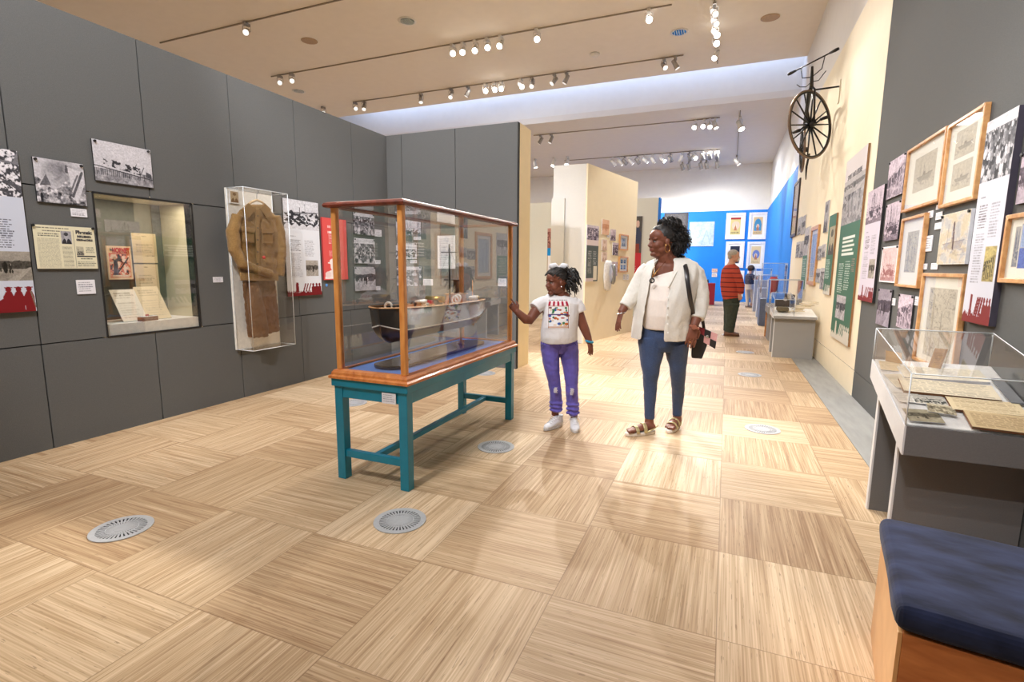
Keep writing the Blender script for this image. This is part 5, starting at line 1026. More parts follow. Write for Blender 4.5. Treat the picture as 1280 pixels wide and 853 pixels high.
for (px, py, on), nm in zip(row, names):
    a = aims.get(px); S(px, py, 12.25, bool(on), a[0] if a else None, a[1] if a else 0, 'daylight slot track spotlight, ' + nm, cone=40)
for i, (py, on, aim, wt) in enumerate(((12, 0, (1.27, 5.2, 1.6), 480), (24, 0, (1.27, 7.2, 2.2), 420), (38, 1, (1.27, 8.6, 2.6), 460), (51, 1, (1.27, 4.0, 1.9), 520), (66, 1, (-1.96, 9.7, 2.2), 1100))):
    d = todir(896, py); yy = d.y * (CEIL - .13 - EYE) / d.z
    spot(896, py, CEIL, x=-.48, on=bool(on), aim=aim, watts=wt, grp=G, lb=('first', 'second', 'third', 'fourth', 'fifth')[i] + ' spotlight from the top in the stack pointing away on the short track', cone=34)
# unseen beams added behind the viewer to brighten walls, table and people
for i, (x, y, aim, wt) in enumerate(((-2.7, 1.2, (-3.7, 5.97, 2.0), 1200), (-2.2, .9, (-2.7, 5.97, 1.6), 1000), (-1.2, .8, (1.27, 4.8, 2.9), 800), (-1.2, -1.2, (1.27, 3.6, 1.6), 620), (-.6, .2, (1.1, 2.8, .7), 420), (-2.0, -1.0, (-2.2, 2.9, .8), 800), (-1.8, 0.0, (-4.33, 3.2, 1.4), 1300), (-2.2, .6, (-1.3, 4.6, .8), 450), (-1.0, -.5, (-.4, 4.2, 1.0), 300))):
    l = bpy.data.lights.new('rear_fill_beam', 'SPOT'); l.energy = wt * LGAIN; l.color = NEUT; l.spot_size = math.radians(46); l.spot_blend = .6; l.shadow_soft_size = .05
    o = bpy.data.objects.new('rear_fill_beam', l); COL.objects.link(o); o.location = (x, y, CEIL - .2); o.rotation_euler = (Vector(aim) - o.location).to_track_quat('-Z', 'Y').to_euler()
G2 = 'track spotlights on the far ceiling'
def S2(px, py, y, on, aim, wt, lb, **kw): return spot(px, py, CEIL2, y=y, on=on, aim=aim, watts=wt, grp=G2, lb=lb, size=(1.0 if y == 15.05 else 1.2), **kw)
for px, py, on, nm in ((676, 170, 0, 'left one of the pair at the left end'), (689, 169, 0, 'right one of the pair at the left end'), (869, 157, 1, 'first of four at the right end'), (880, 156, 1, 'second of four at the right end'), (887, 155, 1, 'third and brightest of four at the right end'), (894, 154, 1, 'last of four at the right end')):
    S2(px, py, 15.05, bool(on), {869: (-2.0, 9.6, 1.6), 880: (-2.0, 9.2, 2.0), 887: (.3, 10, 0)}.get(px), {869: 900, 880: 600, 887: 250}.get(px, 0), 'spotlight on the nearest far track, ' + nm, cone=44)
ordn = ('first', 'second', 'third', 'fourth', 'fifth', 'sixth', 'seventh', 'eighth', 'ninth', 'tenth', 'eleventh', 'twelfth', 'thirteenth', 'fourteenth', 'fifteenth')
FA = {1: ((-1.5, 21.8, 2.2), 420), 3: ((-.6, 21.8, 2.2), 420), 5: ((.6, 21.8, 2.2), 420), 7: ((1.2, 18, 2), 700), 9: ((-3, 21.8, 2.2), 700), 11: ((1.2, 15, 2), 600)}
for i, px in enumerate((766, 775, 781, 788, 797, 806, 816, 828, 838, 852, 862, 868, 878, 887, 896)):
    a = FA.get(i); S2(px, 199 - (px - 766) * .06, 18.9, i in (0, 1, 3, 5, 6, 7, 9, 11), a[0] if a else (px / 100 - 9, 21.8, 2.2), a[1] if a else 0, ordn[i] + ' spotlight from the left in the long row of fifteen on the far ceiling', cone=60)
for i, px in enumerate((853, 861, 876, 883, 896)): S2(px, 206, 20.6, False, (px / 100 - 9, 21.9, 2), 0, ordn[i] + ' spotlight from the left in the row of five nearest the far white wall')
for px, py, nm in ((669, 203, 'left'), (692, 208, 'middle'), (709, 203, 'right')): S2(px, py, 18.2, True, None, 0, nm + ' one of three spotlights above the side gallery')
for py, nm in ((154, 'upper'), (200, 'lower')): spot(926, py, CEIL2, x=.07, on=(py == 154), aim=(1.2, 14, 2.4) if py == 154 else None, watts=700 if py == 154 else 0, grp=G2, lb=nm + ' one of two spotlights on the far track pointing away', size=1.35)
# recessed downlights and discs
for (x, y, k, lb) in ((-5.80, 8.76, 1, 'recessed downlight left of the bright row of spotlights'), (-10.68, 11.0, 1, 'recessed downlight near the left end of the ceiling'), (-1.14, 11.1, 1, 'recessed downlight right of the lone bright spotlight'), (-8.15, 8.75, 0, 'flat beige ceiling speaker disc on the left'), (.44, 11.1, 0, 'flat beige ceiling speaker disc on the right')):
    t = empty('downlight' if k else 'ceiling_disc', (x, y, CEIL), 0, lb, 'downlight' if k else 'ceiling speaker')
    m = MB(); m.lathe([(.16, -.001), (.16, -.008), (.13, -.012)] if not k else [(.17, -.001), (.17, -.010), (.135, -.010)], n=32); m.build('trim_ring', lampw if k else mat('disc_beige', rgb(176, 150, 122), .7), t)
    if k:
        m = MB(); m.tube([(0, 0, -.0101), (0, 0, -.0105)], .13, 24); m.build('reflector', mat('reflector', rgb(90, 130, 120), .1, .9, var=.6, scale=14), t)
        for j in range(5): m = MB(); m.box(-.1 + .045 * j, -.085 + .045 * j, -.1, .1, -.016, -.011); m.build('louvre', lampw, t)
m = MB(); m.lathe([(.10, -.001), (.10, -.03), (.07, -.06), (.02, -.065)], (-2.9, 11.5, CEIL), 24); tag(m.build('smoke_detector', lampw), 'small smoke detector on the ceiling between the two bright tracks', 'detector')
# ------------------------------------------------------------------ wall mounted velocipede
iron = mat('black_iron', (.02, .018, .016), .4, .4); tyre = mat('iron_tyre', rgb(120, 100, 84), .4, .5)
bc = Vector((.95, 8.56, 3.30)); th_ = math.radians(41); ax = Vector((math.cos(th_), -math.sin(th_), 0.06)).normalized(); fw = Vector((math.sin(th_), math.cos(th_), 0)); zz = Vector((0, 0, 1)); fw = (fw - ax * fw.dot(ax)).normalized(); zz = ax.cross(fw); zz = -zz if zz.z < 0 else zz
t = empty('antique_velocipede', bc, 0, 'black antique velocipede mounted high on the cream right wall', 'bicycle')
def wheel(c, R, ns, name):
    m = MB().mat(tyre); m.tube([c + fw * (R * math.cos(a)) + zz * (R * math.sin(a)) for a in [2 * PI * k / 48 for k in range(48)]], [(.016, .013)] * 48, 8, side=ax, closed=True)
    m.mat(iron)
    m.tube([c + fw * ((R - .02) * math.cos(a)) + zz * ((R - .02) * math.sin(a)) for a in [2 * PI * k / 48 for k in range(48)]], .014, 6, closed=True)
    for k in range(ns):
        a = 2 * PI * (k + .3) / ns; d = fw * math.cos(a) + zz * math.sin(a); m.tube([c + d * .03, c + d * (R - .02)], [.013, .009], 6)
    m.tube([c - ax * .07, c + ax * .07], .038, 14); o = m.build(name); inv_parent(o, t)
wheel(bc, .455, 14, 'front_wheel')
rc = bc + fw * .95 - zz * .12; rc_ok = rc
rear_dir = Vector((0.02, 1, 0)).normalized()
P1 = bc + zz * .52
m = MB(); m.tube([P1, bc + zz * .50 + rear_dir * .25, bc + zz * .2 + rear_dir * .7, bc - zz * .15 + rear_dir * .95], [(.02, .025), (.02, .03), (.018, .024), (.014, .018)], 8); inv_parent(m.build('backbone', iron), t)
_ax, _fw = ax, fw
ax = Vector((1, -.02, 0)).normalized(); fw = rear_dir; wheel(bc - zz * .15 + rear_dir * .95 + Vector((0, 0, 0)), .33, 12, 'rear_wheel'); ax, fw = _ax, _fw
m = MB()
for s_ in (-1, 1): m.tube([bc + ax * .055 * s_, bc + ax * .05 * s_ + zz * .46, P1], [.014, .013, .018], 8)
m.tube([P1 - zz * .02, P1 + zz * .26], [.026, .018], 10); inv_parent(m.build('fork', iron), t)
h0, h1 = P1 + zz * .29 - ax * .36, P1 + zz * .35 + ax * .36
m = MB(); m.tube([h0 + (h1 - h0) * .15, h1 - (h1 - h0) * .15], .010, 8); m.tube([P1 + zz * .12, P1 + zz * .16 - ax * .14, h0 + (h1 - h0) * .27], .007, 6); m.tube([P1 + zz * .12, P1 + zz * .18 + ax * .14, h0 + (h1 - h0) * .75], .007, 6); inv_parent(m.build('handlebar', iron), t)
for a, b_ in ((h0, h0 + (h1 - h0) * .17), (h1, h1 - (h1 - h0) * .17)): m = MB(); m.tube([a, (a * .7 + b_ * .3), b_], [.018, .022, .014], 10); inv_parent(m.build('grip', iron), t)
m = MB(); m.tube([P1 + zz * .10 - ax * .22 - zz * .0, P1 + zz * .05 - ax * .17, P1 + zz * .02 - ax * .08, P1 + zz * .06, P1 + zz * .04 + ax * .1, P1 + zz * .13 + ax * .2], .006, 6); inv_parent(m.build('foot_rest', iron), t)
for s_ in (-1, 1):
    m = MB(); e_ = bc + ax * .09 * s_ + (fw * .09 + zz * .06) * s_; m.tube([bc + ax * .07 * s_, bc + ax * .09 * s_, e_], .012, 8); m.tube([e_, e_ + ax * .10 * s_], .024, 10); inv_parent(m.build('pedal', iron), t)
m = MB(); m.tube([bc - zz * .40 + rear_dir * .0, bc - zz * .52 + rear_dir * .3, bc - zz * .70 + rear_dir * .34], [.012, .016, .006], 8); inv_parent(m.build('tail_bar', iron), t)
t = empty('wall_bracket', (XR, 8.56, 3.77), 0, 'thin black wall bracket holding up the velocipede', 'bracket')
m = MB(); m.tube([(XR - .004, 8.56, 3.77), (bc.x + .02, 8.56, 3.76)], .012, 8); L(m, 'arm', iron, t, 0); m = MB(); m.box(XR - .012, XR - .001, 8.52, 8.60, 3.55, 3.85); L(m, 'wall_plate', cream_m, t, .003)
# ------------------------------------------------------------------ people
skin = mat('skin_dark', rgb(122, 74, 56), .5, var=.10, scale=25, spec=.4, bump=.03); skin_g = mat('skin_girl', rgb(124, 74, 56), .48, var=.08, scale=25, spec=.4, bump=.03)
skin_p = mat('skin_pale', rgb(208, 160, 138), .5, var=.05, scale=30)
hair_m = mat('black_curls', (.014, .012, .011), .55, var=.5, scale=60, spec=.6); lip_m = mat('lips', rgb(120, 60, 56), .4); eye_w = mat('eye_white', rgb(176, 168, 160), .3); eye_d = mat('eye_dark', (.01, .008, .007), .15)
gold = mat('gold', rgb(214, 160, 96), .25, 1.0); silver = mat('silver_metal', rgb(200, 200, 200), .25, 1.0)
class Fig:
    def __init__(s, x, y, f):      # f: facing (right, toward camera) of the head is given later
        s.o = Vector((x, y, 0)); s.d = s.o.normalized(); s.r = Vector((s.d.y, -s.d.x, 0)); s.pl = None
    def P(s, px, py, dd=0.0):
        d = todir(px, py); C = Vector((0, 0, EYE)); o = s.o + s.d * dd; t = (o - C).dot(s.d) / d.dot(s.d); return C + d * t
    def ring(s, xl, xr, py, th, dd=0.0):
        a, b_ = s.P(xl, py, dd), s.P(xr, py, dd); return (a + b_) / 2, ((b_ - a).length / 2, th)
    def loft(s, mb, rows, n=20):
        R_ = [s.ring(*r) for r in rows]; mb.tube([r[0] for r in R_], [r[1] for r in R_], n, side=s.r)
    def limb(s, mb, pts, n=14):    # (px,py,dd,radius)
        mb.tube([s.P(a, b_, c) for a, b_, c, r in pts], [r for a, b_, c, r in pts], n)
def head(fg, mb, c, h, f, tilt=0.0):
    """c chin point (world), h head height, f facing horizontal dir. returns matrix head->world"""
    f = Vector(f).normalized(); x = f.cross(Vector((0, 0, 1))); M = Matrix(((x.x, f.x, 0, 0), (x.y, f.y, 0, 0), (x.z, f.z, 1, 0), (0, 0, 0, 1)))
    M = Matrix.Translation(c) @ M @ Matrix.Rotation(tilt, 4, 'X') @ Matrix.Scale(h, 4)
    E = lambda cc, r: mb.ell(cc, r, M, 20, 12)
    E((0, -.10, .62), (.355, .43, .37)); E((0, .08, .38), (.28, .28, .33)); E((0, .10, .66), (.30, .27, .24))
    for s_ in (-1, 1):
        E((s_ * .14, .20, .36), (.135, .13, .13)); E((s_ * .19, .02, .22), (.11, .20, .13)); E((s_ * .13, .29, .565), (.11, .055, .035))
        E((s_ * .345, -.04, .44), (.035, .075, .12)); E((s_ * .36, -.05, .48), (.03, .06, .06)); E((s_ * .05, .36, .345), (.042, .045, .038))
    E((0, .235, .09), (.12, .11, .085)); E((0, .30, .235), (.115, .07, .05)); E((0, .33, .26), (.09, .045, .03)); E((0, .315, .20), (.085, .05, .032))
    mb.tube([M @ Vector(p) for p in ((0, .30, .56), (0, .355, .46), (0, .41, .37), (0, .38, .33))], [(.035 * h), (.04 * h), (.055 * h), (.04 * h)], 10)
    return M
def face_bits(M, h, t, lips=lip_m, mask=False, smile=False):
    for s_ in (-1, 1):
        m = MB(); m.ell((s_ * .135, .294, .475), (.052, .036, .030), M, 12, 8); m.build('eye', eye_w, t)
        m = MB(); m.ell((s_ * .135 - .004, .314, .475), (.032, .018, .027), M, 10, 8); m.build('iris', eye_d, t)
        m = MB(); m.tube([M @ Vector(p) for p in ((s_ * .06, .345, .580), (s_ * .14, .335, .600), (s_ * .23, .27, .565))], [.010 * h, .012 * h, .005 * h], 6); m.build('eyebrow', hair_m, t)
        m = MB(); m.tube([M @ Vector(p) for p in ((s_ * .075, .325, .485), (s_ * .135, .338, .512), (s_ * .20, .285, .49))], .008 * h, 5); m.build('eyelid', hair_m, t)
    if not mask:
        m = MB(); m.tube([M @ Vector(p) for p in ((-.105, .315, .248), (-.05, .355, .243), (0, .372, .245), (.05, .355, .243), (.105, .315, .248))], [(.007 * h), (.014 * h), (.016 * h), (.014 * h), (.007 * h)], 8); m.tube([M @ Vector(p) for p in ((-.10, .315, .243), (-.05, .345, .205), (0, .358, .196), (.05, .345, .205), (.10, .315, .243))], [(.007 * h), (.016 * h), (.020 * h), (.016 * h), (.007 * h)], 8); m.build('lips', lips, t)
        if smile: m = MB(); m.tube([M @ Vector(p) for p in ((-.075, .328, .232), (0, .362, .222), (.075, .328, .232))], [.010 * h, .016 * h, .010 * h], 6); m.build('teeth', eye_w, t)
def curls(M, seeds, name, t, n, rr, length, rad, rng, m_=None, twist=1.0):
    """many short corkscrew locks; seeds(r)-> local root, local direction"""
    mb = MB()
    for i in range(n):
        p, d = seeds(rr); p = M @ Vector(p); d = (M.to_3x3() @ Vector(d)).normalized(); L_ = length * rr.uniform(.6, 1.3); u = d.orthogonal().normalized(); v = d.cross(u); ph = rr.uniform(0, 6.28); k = 9; cr_ = rng * rr.uniform(.6, 1.2)
        pts = []
        for j in range(k):
            f = j / (k - 1); g_ = Vector((0, 0, -1)) * (L_ * .55 * f * f); a = ph + f * 9 * twist; pts.append(p + d * (L_ * f * (1 - .35 * f)) + g_ + (u * math.cos(a) + v * math.sin(a)) * cr_ * min(1, f * 3))
        mb.tube(pts, [rad, rad, rad, rad, rad, rad, rad, rad * .8, rad * .5], 5)
    return mb.build(name, m_ or hair_m, t)
def hand(mb, wrist, knuck, nrm, thumb, fs, curl, L_=.085, w_=.075, spread=.25, tcurl=.3):
    """palm from wrist to knuckle centre; nrm = back of hand; thumb = +1/-1 side; curl: 5 values (thumb, index..little)"""
    ax_ = (knuck - wrist).normalized(); nrm = (nrm - ax_ * nrm.dot(ax_)).normalized(); sd = ax_.cross(nrm).normalized() * thumb; pl = (knuck - wrist).length
    mb.tube([wrist, wrist + ax_ * pl * .35, wrist + ax_ * pl * .8, knuck + ax_ * .006], [(w_ * .36, w_ * .26), (w_ * .46, w_ * .24), (w_ * .5, w_ * .20), (w_ * .44, w_ * .15)], 12, side=sd)
    lens = (.90, 1.0, .94, .74)
    for i in range(4):
        o = (1.5 - i) / 1.5 * w_ * .38; p = knuck + sd * o - ax_ * .006; d = (ax_ + sd * (1.5 - i) * .10 * spread * 4 * .25).normalized(); a = 0; pts = [p]; l = L_ * lens[i]
        for s_, fr in enumerate((.45, .30, .25)):
            a += curl[i + 1] * (.75, 1.0, .8)[s_]; dd = d * math.cos(a) - nrm * math.sin(a); p = p + dd * l * fr; pts.append(p)
        mb.tube(pts, [w_ * .125, w_ * .115, w_ * .10, w_ * .08], 8)
    p = wrist + ax_ * pl * .22 + sd * w_ * .34 - nrm * w_ * .05; d = (ax_ * .75 + sd * .75 - nrm * .25).normalized(); e = (ax_ + sd * (.35 - tcurl) - nrm * tcurl).normalized()
    mb.tube([p, p + d * L_ * .42, p + d * L_ * .42 + e * L_ * .38, p + d * L_ * .42 + (e + ax_ * .2 - nrm * tcurl * .5).normalized() * L_ * .38 + e * L_ * .26], [w_ * .17, w_ * .145, w_ * .125, w_ * .09], 8)
# ================= woman
W = Fig(-.42, 4.05, None); t = empty('person', (W.o.x, W.o.y, 0), 0, 'woman in white blouse and dark blue jeans with curly black hair, looking left', 'person')
wb = lambda o, tt=t: inv_parent(o, tt) if o.parent is None else o
class WorldParent:
    pass
def put(t, fn):      # run fn and parent every new object to t keeping world coordinates
    before = set(o.name for o in bpy.data.objects); fn()
    for o in bpy.data.objects:
        if o.name not in before and o.parent is None: inv_parent(o, t)
def build_woman():
    # directions
    toc = -W.d; f = (-W.r * .86 + toc * .50)
    chin = W.P(819.5, 321, -.02) + Vector((0, 0, -.004)); chin = W.P(825.5, 321.5, -.02)
    hh = .235
    b_ = MB(); M = head(W, b_, chin, hh, f, -.02)
    b_.tube([M @ Vector((0, -.12, .40)), M @ Vector((0, -.15, .05)), W.P(836, 329, .02), W.P(838, 340, .03)], [.062, .068, .080, .11], 16); b_.ell(M @ Vector((0, .06, .05)), (.050, .045, .022)); b_.ell(M @ Vector((0, -.02, .12)), (.068, .060, .035))
    b_.ell(M @ Vector((0, .02, .10)), (.05, .05, .03))
    # chest under clothes
    W.loft(b_, [(820, 858, 326, .06, .03), (808, 868, 334, .09, .02), (805, 864, 360, .11, .02), (804, 858, 400, .12, .02)])
    # arms: (her right = left in the picture)
    W.limb(b_, [(812, 336, .02, .058), (802, 350, .02, .055), (792, 366, 0, .050), (786, 377, -.04, .042), (780, 385, -.07, .033), (776, 391, -.09, .027)])
    hand(b_, W.P(776.5, 390, -.09), W.P(773, 403, -.11), -W.r * .9 + toc * .5, +1, None, (.3, .10, .14, .2, .25), L_=.080, w_=.072)
    W.limb(b_, [(864, 337, .03, .060), (872, 352, .04, .057), (876, 372, .03, .052), (874, 389, 0, .043), (870, 400, -.04, .035), (867.5, 408, -.06, .030)])
    hand(b_, W.P(867.5, 407, -.06), W.P(864.5, 423, -.07), toc * .9 + W.r * .3, -1, None, (.25, .16, .12, .12, .15), L_=.084, w_=.084)
    for x_, x2_, x3_, dd_ in ((813, 812.5, 812, 0), (847, 847.5, 847, .12)): W.limb(b_, [(x_ + 3 * (1 if x_ < 830 else -1), 415, .03, .07), (x_, 445, dd_ * .4, .055), (x2_, 477, dd_, .032), (x3_, 500, dd_ * 1.7, .024), (x3_, 512, dd_ * 1.85, .026)])
    W.loft(b_, [(803, 858, 398, .10, .02), (803, 858, 425, .11, .02)])
    # ankles and feet
    W.limb(b_, [(811.8, 512, 0, .030), (811.5, 520, 0, .032), (811.5, 527, .0, .036), (812, 532, .0, .036)])
    def foot(heel, toe, w_):
        ax_ = (toe - heel); ax_.z = 0; L_ = ax_.length; ax_.normalize(); sd = ax_.cross(Vector((0, 0, 1)))
        z0 = .028
        b_.tube([heel + Vector((0, 0, z0 + .026)) - ax_ * .0, heel + ax_ * L_ * .25 + Vector((0, 0, z0 + .034)), heel + ax_ * L_ * .5 + Vector((0, 0, z0 + .028)), heel + ax_ * L_ * .72 + Vector((0, 0, z0 + .02)), heel + ax_ * L_ * .84 + Vector((0, 0, z0 + .014))], [(w_ * .36, .024), (w_ * .36, .034), (w_ * .42, .028), (w_ * .48, .019), (w_ * .42, .012)], 14, side=sd)
        for i in range(5):
            o = (i - 2) / 2 * w_ * .37; p = heel + ax_ * L_ * (.80) + sd * o + Vector((0, 0, z0 + .013)); l = (.20, .19, .175, .155, .13)[i if w_ > 0 else 4 - i] * L_; r_ = (.0135, .010, .0095, .009, .0085)[i]
            b_.tube([p, p + ax_ * l * .5 + Vector((0, 0, .003)), p + ax_ * l + Vector((0, 0, -.003))], [r_, r_, r_ * .8], 8)
        return ax_, sd, L_
    hl, tl = onfloor(819, 540.5), onfloor(788.5, 543.5); hr, tr2 = onfloor(849, 535.5), onfloor(838, 540.5)
    hl = W.P(812, 540, .0); hl.z = 0; hl = hl + W.r * .03
    tl = hl - W.r * .20 + toc * .13
    hr = onfloor(846.5, 533); tr2 = hr - W.r * .07 + toc * .215
    W.limb(b_, [(846, 508, .14, .045), (846, 516, .14, .037), (846.5, 522, .14, .036), (847, 527, .14, .036)]) if False else None
    dd_r = (hr - W.o).dot(W.d)
    W.limb(b_, [(846.6, 508, dd_r - .02, .030), (846.3, 516, dd_r - .02, .032), (846.5, 523, dd_r - .02, .036), (846.5, 528, dd_r - .02, .036)])
    dd_l = (hl - W.o).dot(W.d)
    F1 = foot(hl, tl, .088); F2 = foot(hr, tr2, .088)
    body = remesh(b_, 'body', skin, None, .0036, 3, .5)
    face_bits(M, hh, None, smile=True)
    # sandals
    cream_s = mat('sandal_sole', rgb(230, 220, 205), .5); strap_m = mat('sandal_gold', rgb(214, 200, 150), .3, .7)
    for (hp, (ax_, sd, L_)) in ((hl, F1), (hr, F2)):
        s_ = empty('sandal', tuple(hp)); 
        q = MB(); outl = []
        for k in range(24):
            a = 2 * PI * k / 24; ww = .040 + .010 * max(0, math.cos(a)); outl.append(hp + ax_ * (L_ * .49 + L_ * .56 * math.cos(a)) + sd * ww * math.sin(a))
        q.prism([p + Vector((0, 0, .001)) for p in outl], (0, 0, .026)); o = q.build('sole', cream_s, bevel=.006); o.parent = s_; o.matrix_parent_inverse = Matrix.Translation(hp).inverted()
        for fr, rz_ in ((.40, .054), (.68, .036)):
            q = MB(); c0 = hp + ax_ * L_ * fr + Vector((0, 0, .026)); w0 = .047
            q.tube([c0 + sd * (w0 * math.cos(a)) + Vector((0, 0, (rz_ + .012) * math.sin(a))) for a in [PI * k / 12 for k in range(13)]], [(.016, .003)] * 13, 8, side=ax_); o = q.build('strap', strap_m); o.parent = s_; o.matrix_parent_inverse = Matrix.Translation(hp).inverted()
        q = MB(); c0 = hp + ax_ * L_ * .18 + Vector((0, 0, .045)); q.tube([hp + ax_ * L_ * .36 + sd * .045 + Vector((0, 0, .03)), hp + ax_ * .02 + sd * .038 + Vector((0, 0, .05)), hp - ax_ * .035 + Vector((0, 0, .058)), hp + ax_ * .02 - sd * .038 + Vector((0, 0, .05)), hp + ax_ * L_ * .36 - sd * .045 + Vector((0, 0, .03))], .006, 6); o = q.build('heel_strap', strap_m); o.parent = s_; o.matrix_parent_inverse = Matrix.Translation(hp).inverted()
    # jeans
    j = MB()
    W.loft(j, [(799, 860, 404, .135, .02), (797, 862, 420, .14, .02), (798, 861, 432, .12, .02), (804, 856, 439, .09, .02)])
    def leg(rows):
        R_ = [W.ring(*r) for r in rows]; j.tube([r[0] for r in R_], [r[1] for r in R_], 18, side=W.r)
    leg([(797, 833, 424, .125, .01), (798, 831.5, 434, .115, .0), (799.5, 829, 446, .098, -.01), (801, 825, 458, .082, -.02), (803, 824.5, 466, .074, -.02), (803.5, 822, 476, .064, -.01), (804.3, 821.5, 488, .062, .0), (804.8, 820, 501, .052, .0), (805.3, 818.8, 513, .043, .0), (805.6, 818.2, 523.5, .040, 0)])
    leg([(828, 862, 424, .125, .02), (830, 861.5, 434, .115, .04), (833, 860, 446, .098, .06), (836, 858.5, 458, .082, .07), (837, 857.5, 466, .074, .09), (838.5, 856.5, 476, .064, .12), (839.5, 856, 488, .062, (.12 + dd_r) / 2 - .01), (840, 854.5, 501, .052, dd_r * .85), (840.2, 853, 511, .044, dd_r - .02), (840.3, 852.5, 519.5, .040, dd_r - .02)])
    remesh(j, 'jeans', mat('denim_dark', rgb(50, 68, 102), .85, var=.22, scale=160, bump=.2, sheen=.2), None, .006, 5, .5, (.006, .05))
    # top (inner shirt)
    s_ = MB()
    W.loft(s_, [(818, 850, 338, .085, .0), (812, 860, 345, .125, .01), (805, 862, 360, .155, .0), (803, 861, 375, .165, -.01), (802, 861, 390, .165, -.005), (801, 861, 402, .16, .01), (801, 861, 407.5, .155, .015)])
    remesh(s_, 'inner_top', mat('cream_top', rgb(236, 226, 216), .85, var=.03, scale=60), None, .007, 5)
    # blouse: shell open at the front, built as one sheet round the torso with sleeves
    bl = mat('blouse_chiffon', rgb(226, 222, 212), .75, var=.03, scale=90, bump=.05, sheen=.2)
    s_ = MB(); n = 40; rows = []
    spec_ = [(822, 857, 322.5, .075, .05, .10), (812, 868, 326, .095, .04, .14), (804, 875, 333, .125, .03, .16), (800, 875, 345, .155, .015, .18), (797, 870, 364, .185, -.005, .19), (793, 865, 390, .195, -.0, .20), (791, 863.5, 405, .19, .01, .205), (790, 863, 416, .185, .015, .215), (789, 862.5, 423.5, .18, .02, .23)]
    front = PI * 1.5      # towards camera is -d
    for (xl, xr, py, th, dd, gap) in spec_:
        c, (a, _) = W.ring(xl, xr, py, th, dd); row = []
        for k in range(n + 1):
            # opening sits left of the middle of the front, as in the photo
            x0_ = -.62; x1_ = -.02 + gap * .6
            a0 = math.asin(max(-1, min(1, x1_))); a1 = math.asin(x0_)
            ang = a0 + (2 * PI - (a0 - a1)) * k / n          # angle measured from front (towards camera), + to the right
            fold = 1 + .018 * math.sin(k * 1.9 + py * .08)
            row.append(c + W.r * (a * math.sin(ang) * fold) + toc * (th * math.cos(ang) * fold))
        rows.append(row)
    for r_ in rows: s_.v += r_
    for i in range(len(rows) - 1):
        for k in range(n): s_.face([i * (n + 1) + k, i * (n + 1) + k + 1, (i + 1) * (n + 1) + k + 1, (i + 1) * (n + 1) + k], True)
    o = s_.build('blouse', bl); so = o.modifiers.new('so', 'SOLIDIFY'); so.thickness = .006; so.offset = 0; su = o.modifiers.new('su', 'SUBSURF'); su.levels = su.render_levels = 2; tx = bpy.data.textures.new('blouse_folds', 'CLOUDS'); tx.noise_scale = .07; dz = o.modifiers.new('d', 'DISPLACE'); dz.texture = tx; dz.strength = .016; dz.mid_level = .5; dz.texture_coords = 'GLOBAL'
    for pts in ([(812, 335, .03, .062), (805, 343, .02, .066), (797, 357, .01, .064), (791, 369, -.02, .060), (786, 377, -.045, .056), (781, 384, -.07, .048)], [(862, 335, .04, .066), (869, 343, .04, .070), (873.5, 357, .04, .068), (875.5, 375, .03, .064), (874, 389, .005, .060), (871, 399, -.03, .052)]):
        s_ = MB(); W.limb(s_, pts, 16); o = remesh(s_, 'sleeve', bl, None, .007, 4, .5, (.012, .05))
    for a, b2, r_, dd in ((784, 392, .058, -.055), (868.5, 402, .062, -.035)):
        pass
    # collar
    s_ = MB(); s_.tube([W.P(818, 341, -.13), W.P(817, 331, -.08), W.P(824, 324, .0), W.P(843, 321, .09), W.P(856, 323, .05), W.P(853, 330, -.03), W.P(844, 344, -.13), W.P(836, 360, -.18)], [(.012, .006), (.02, .007), (.022, .008), (.022, .008), (.022, .008), (.02, .008), (.014, .006), (.008, .005)], 8); s_.build('collar', bl)
    s_ = MB()
    for i in range(5): q_ = W.P(834 + i * .2, 372 + i * 11, -.205); s_.tube([q_, q_ + toc * .004], .006, 8)
    s_.build('buttons', mat('button_white', rgb(240, 238, 232), .3))
    # jewellery
    q = MB(); q.tube([W.P(822, 326, -.08), W.P(817.5, 336, -.13), W.P(815.5, 347, -.172), W.P(822, 338, -.16), W.P(832, 327, -.08)], .0022, 5); q.build('necklace_chain', gold)
    q = MB(); c = W.P(815, 351, -.178); q.tube([c + W.r * .015 * math.cos(a) + Vector((0, 0, .015 * math.sin(a))) for a in [2 * PI * k / 16 for k in range(16)]], .005, 6, closed=True); q.build('pendant', mat('pendant_black', (.02, .015, .012), .3))
    q = MB(); c = M @ Vector((.365, -.03, .27)) if (M @ Vector((.365, 0, 0)) - Vector((0, 0, EYE))).length < (M @ Vector((-.365, 0, 0)) - Vector((0, 0, EYE))).length else M @ Vector((-.365, -.03, .27))
    q.tube([c + f.normalized() * .020 * math.cos(a) + Vector((0, 0, .030 * math.sin(a))) for a in [2 * PI * k / 24 for k in range(24)]], .0028, 6, closed=True); q.build('hoop_earring', gold)
    q = MB(); c = W.P(776.5, 391.5, -.09); q.tube([c + W.r * .034 * math.cos(a) + W.d * .034 * math.sin(a) + Vector((0, 0, .010 * math.cos(a))) for a in [2 * PI * k / 20 for k in range(20)]], .003, 6, closed=True); q.build('bracelet', mat('silver_metal', (1, 1, 1)))
    q = MB(); c = W.P(867.3, 408.5, -.06); q.tube([c + W.r * .036 * math.cos(a) + W.d * .034 * math.sin(a) - Vector((0, 0, .012 * math.cos(a))) for a in [2 * PI * k / 20 for k in range(20)]], [(.009, .003)] * 20, 6, side=(0, 0, 1), closed=True); q.tube([c + toc * .030, c + toc * .040], .019, 16); q.build('wrist_watch', mat('rose_gold', rgb(216, 150, 130), .3, .9))
    q = MB(); c = W.P(862.5, 428, -.09); q.ell(c, .006); q.build('ring', gold)
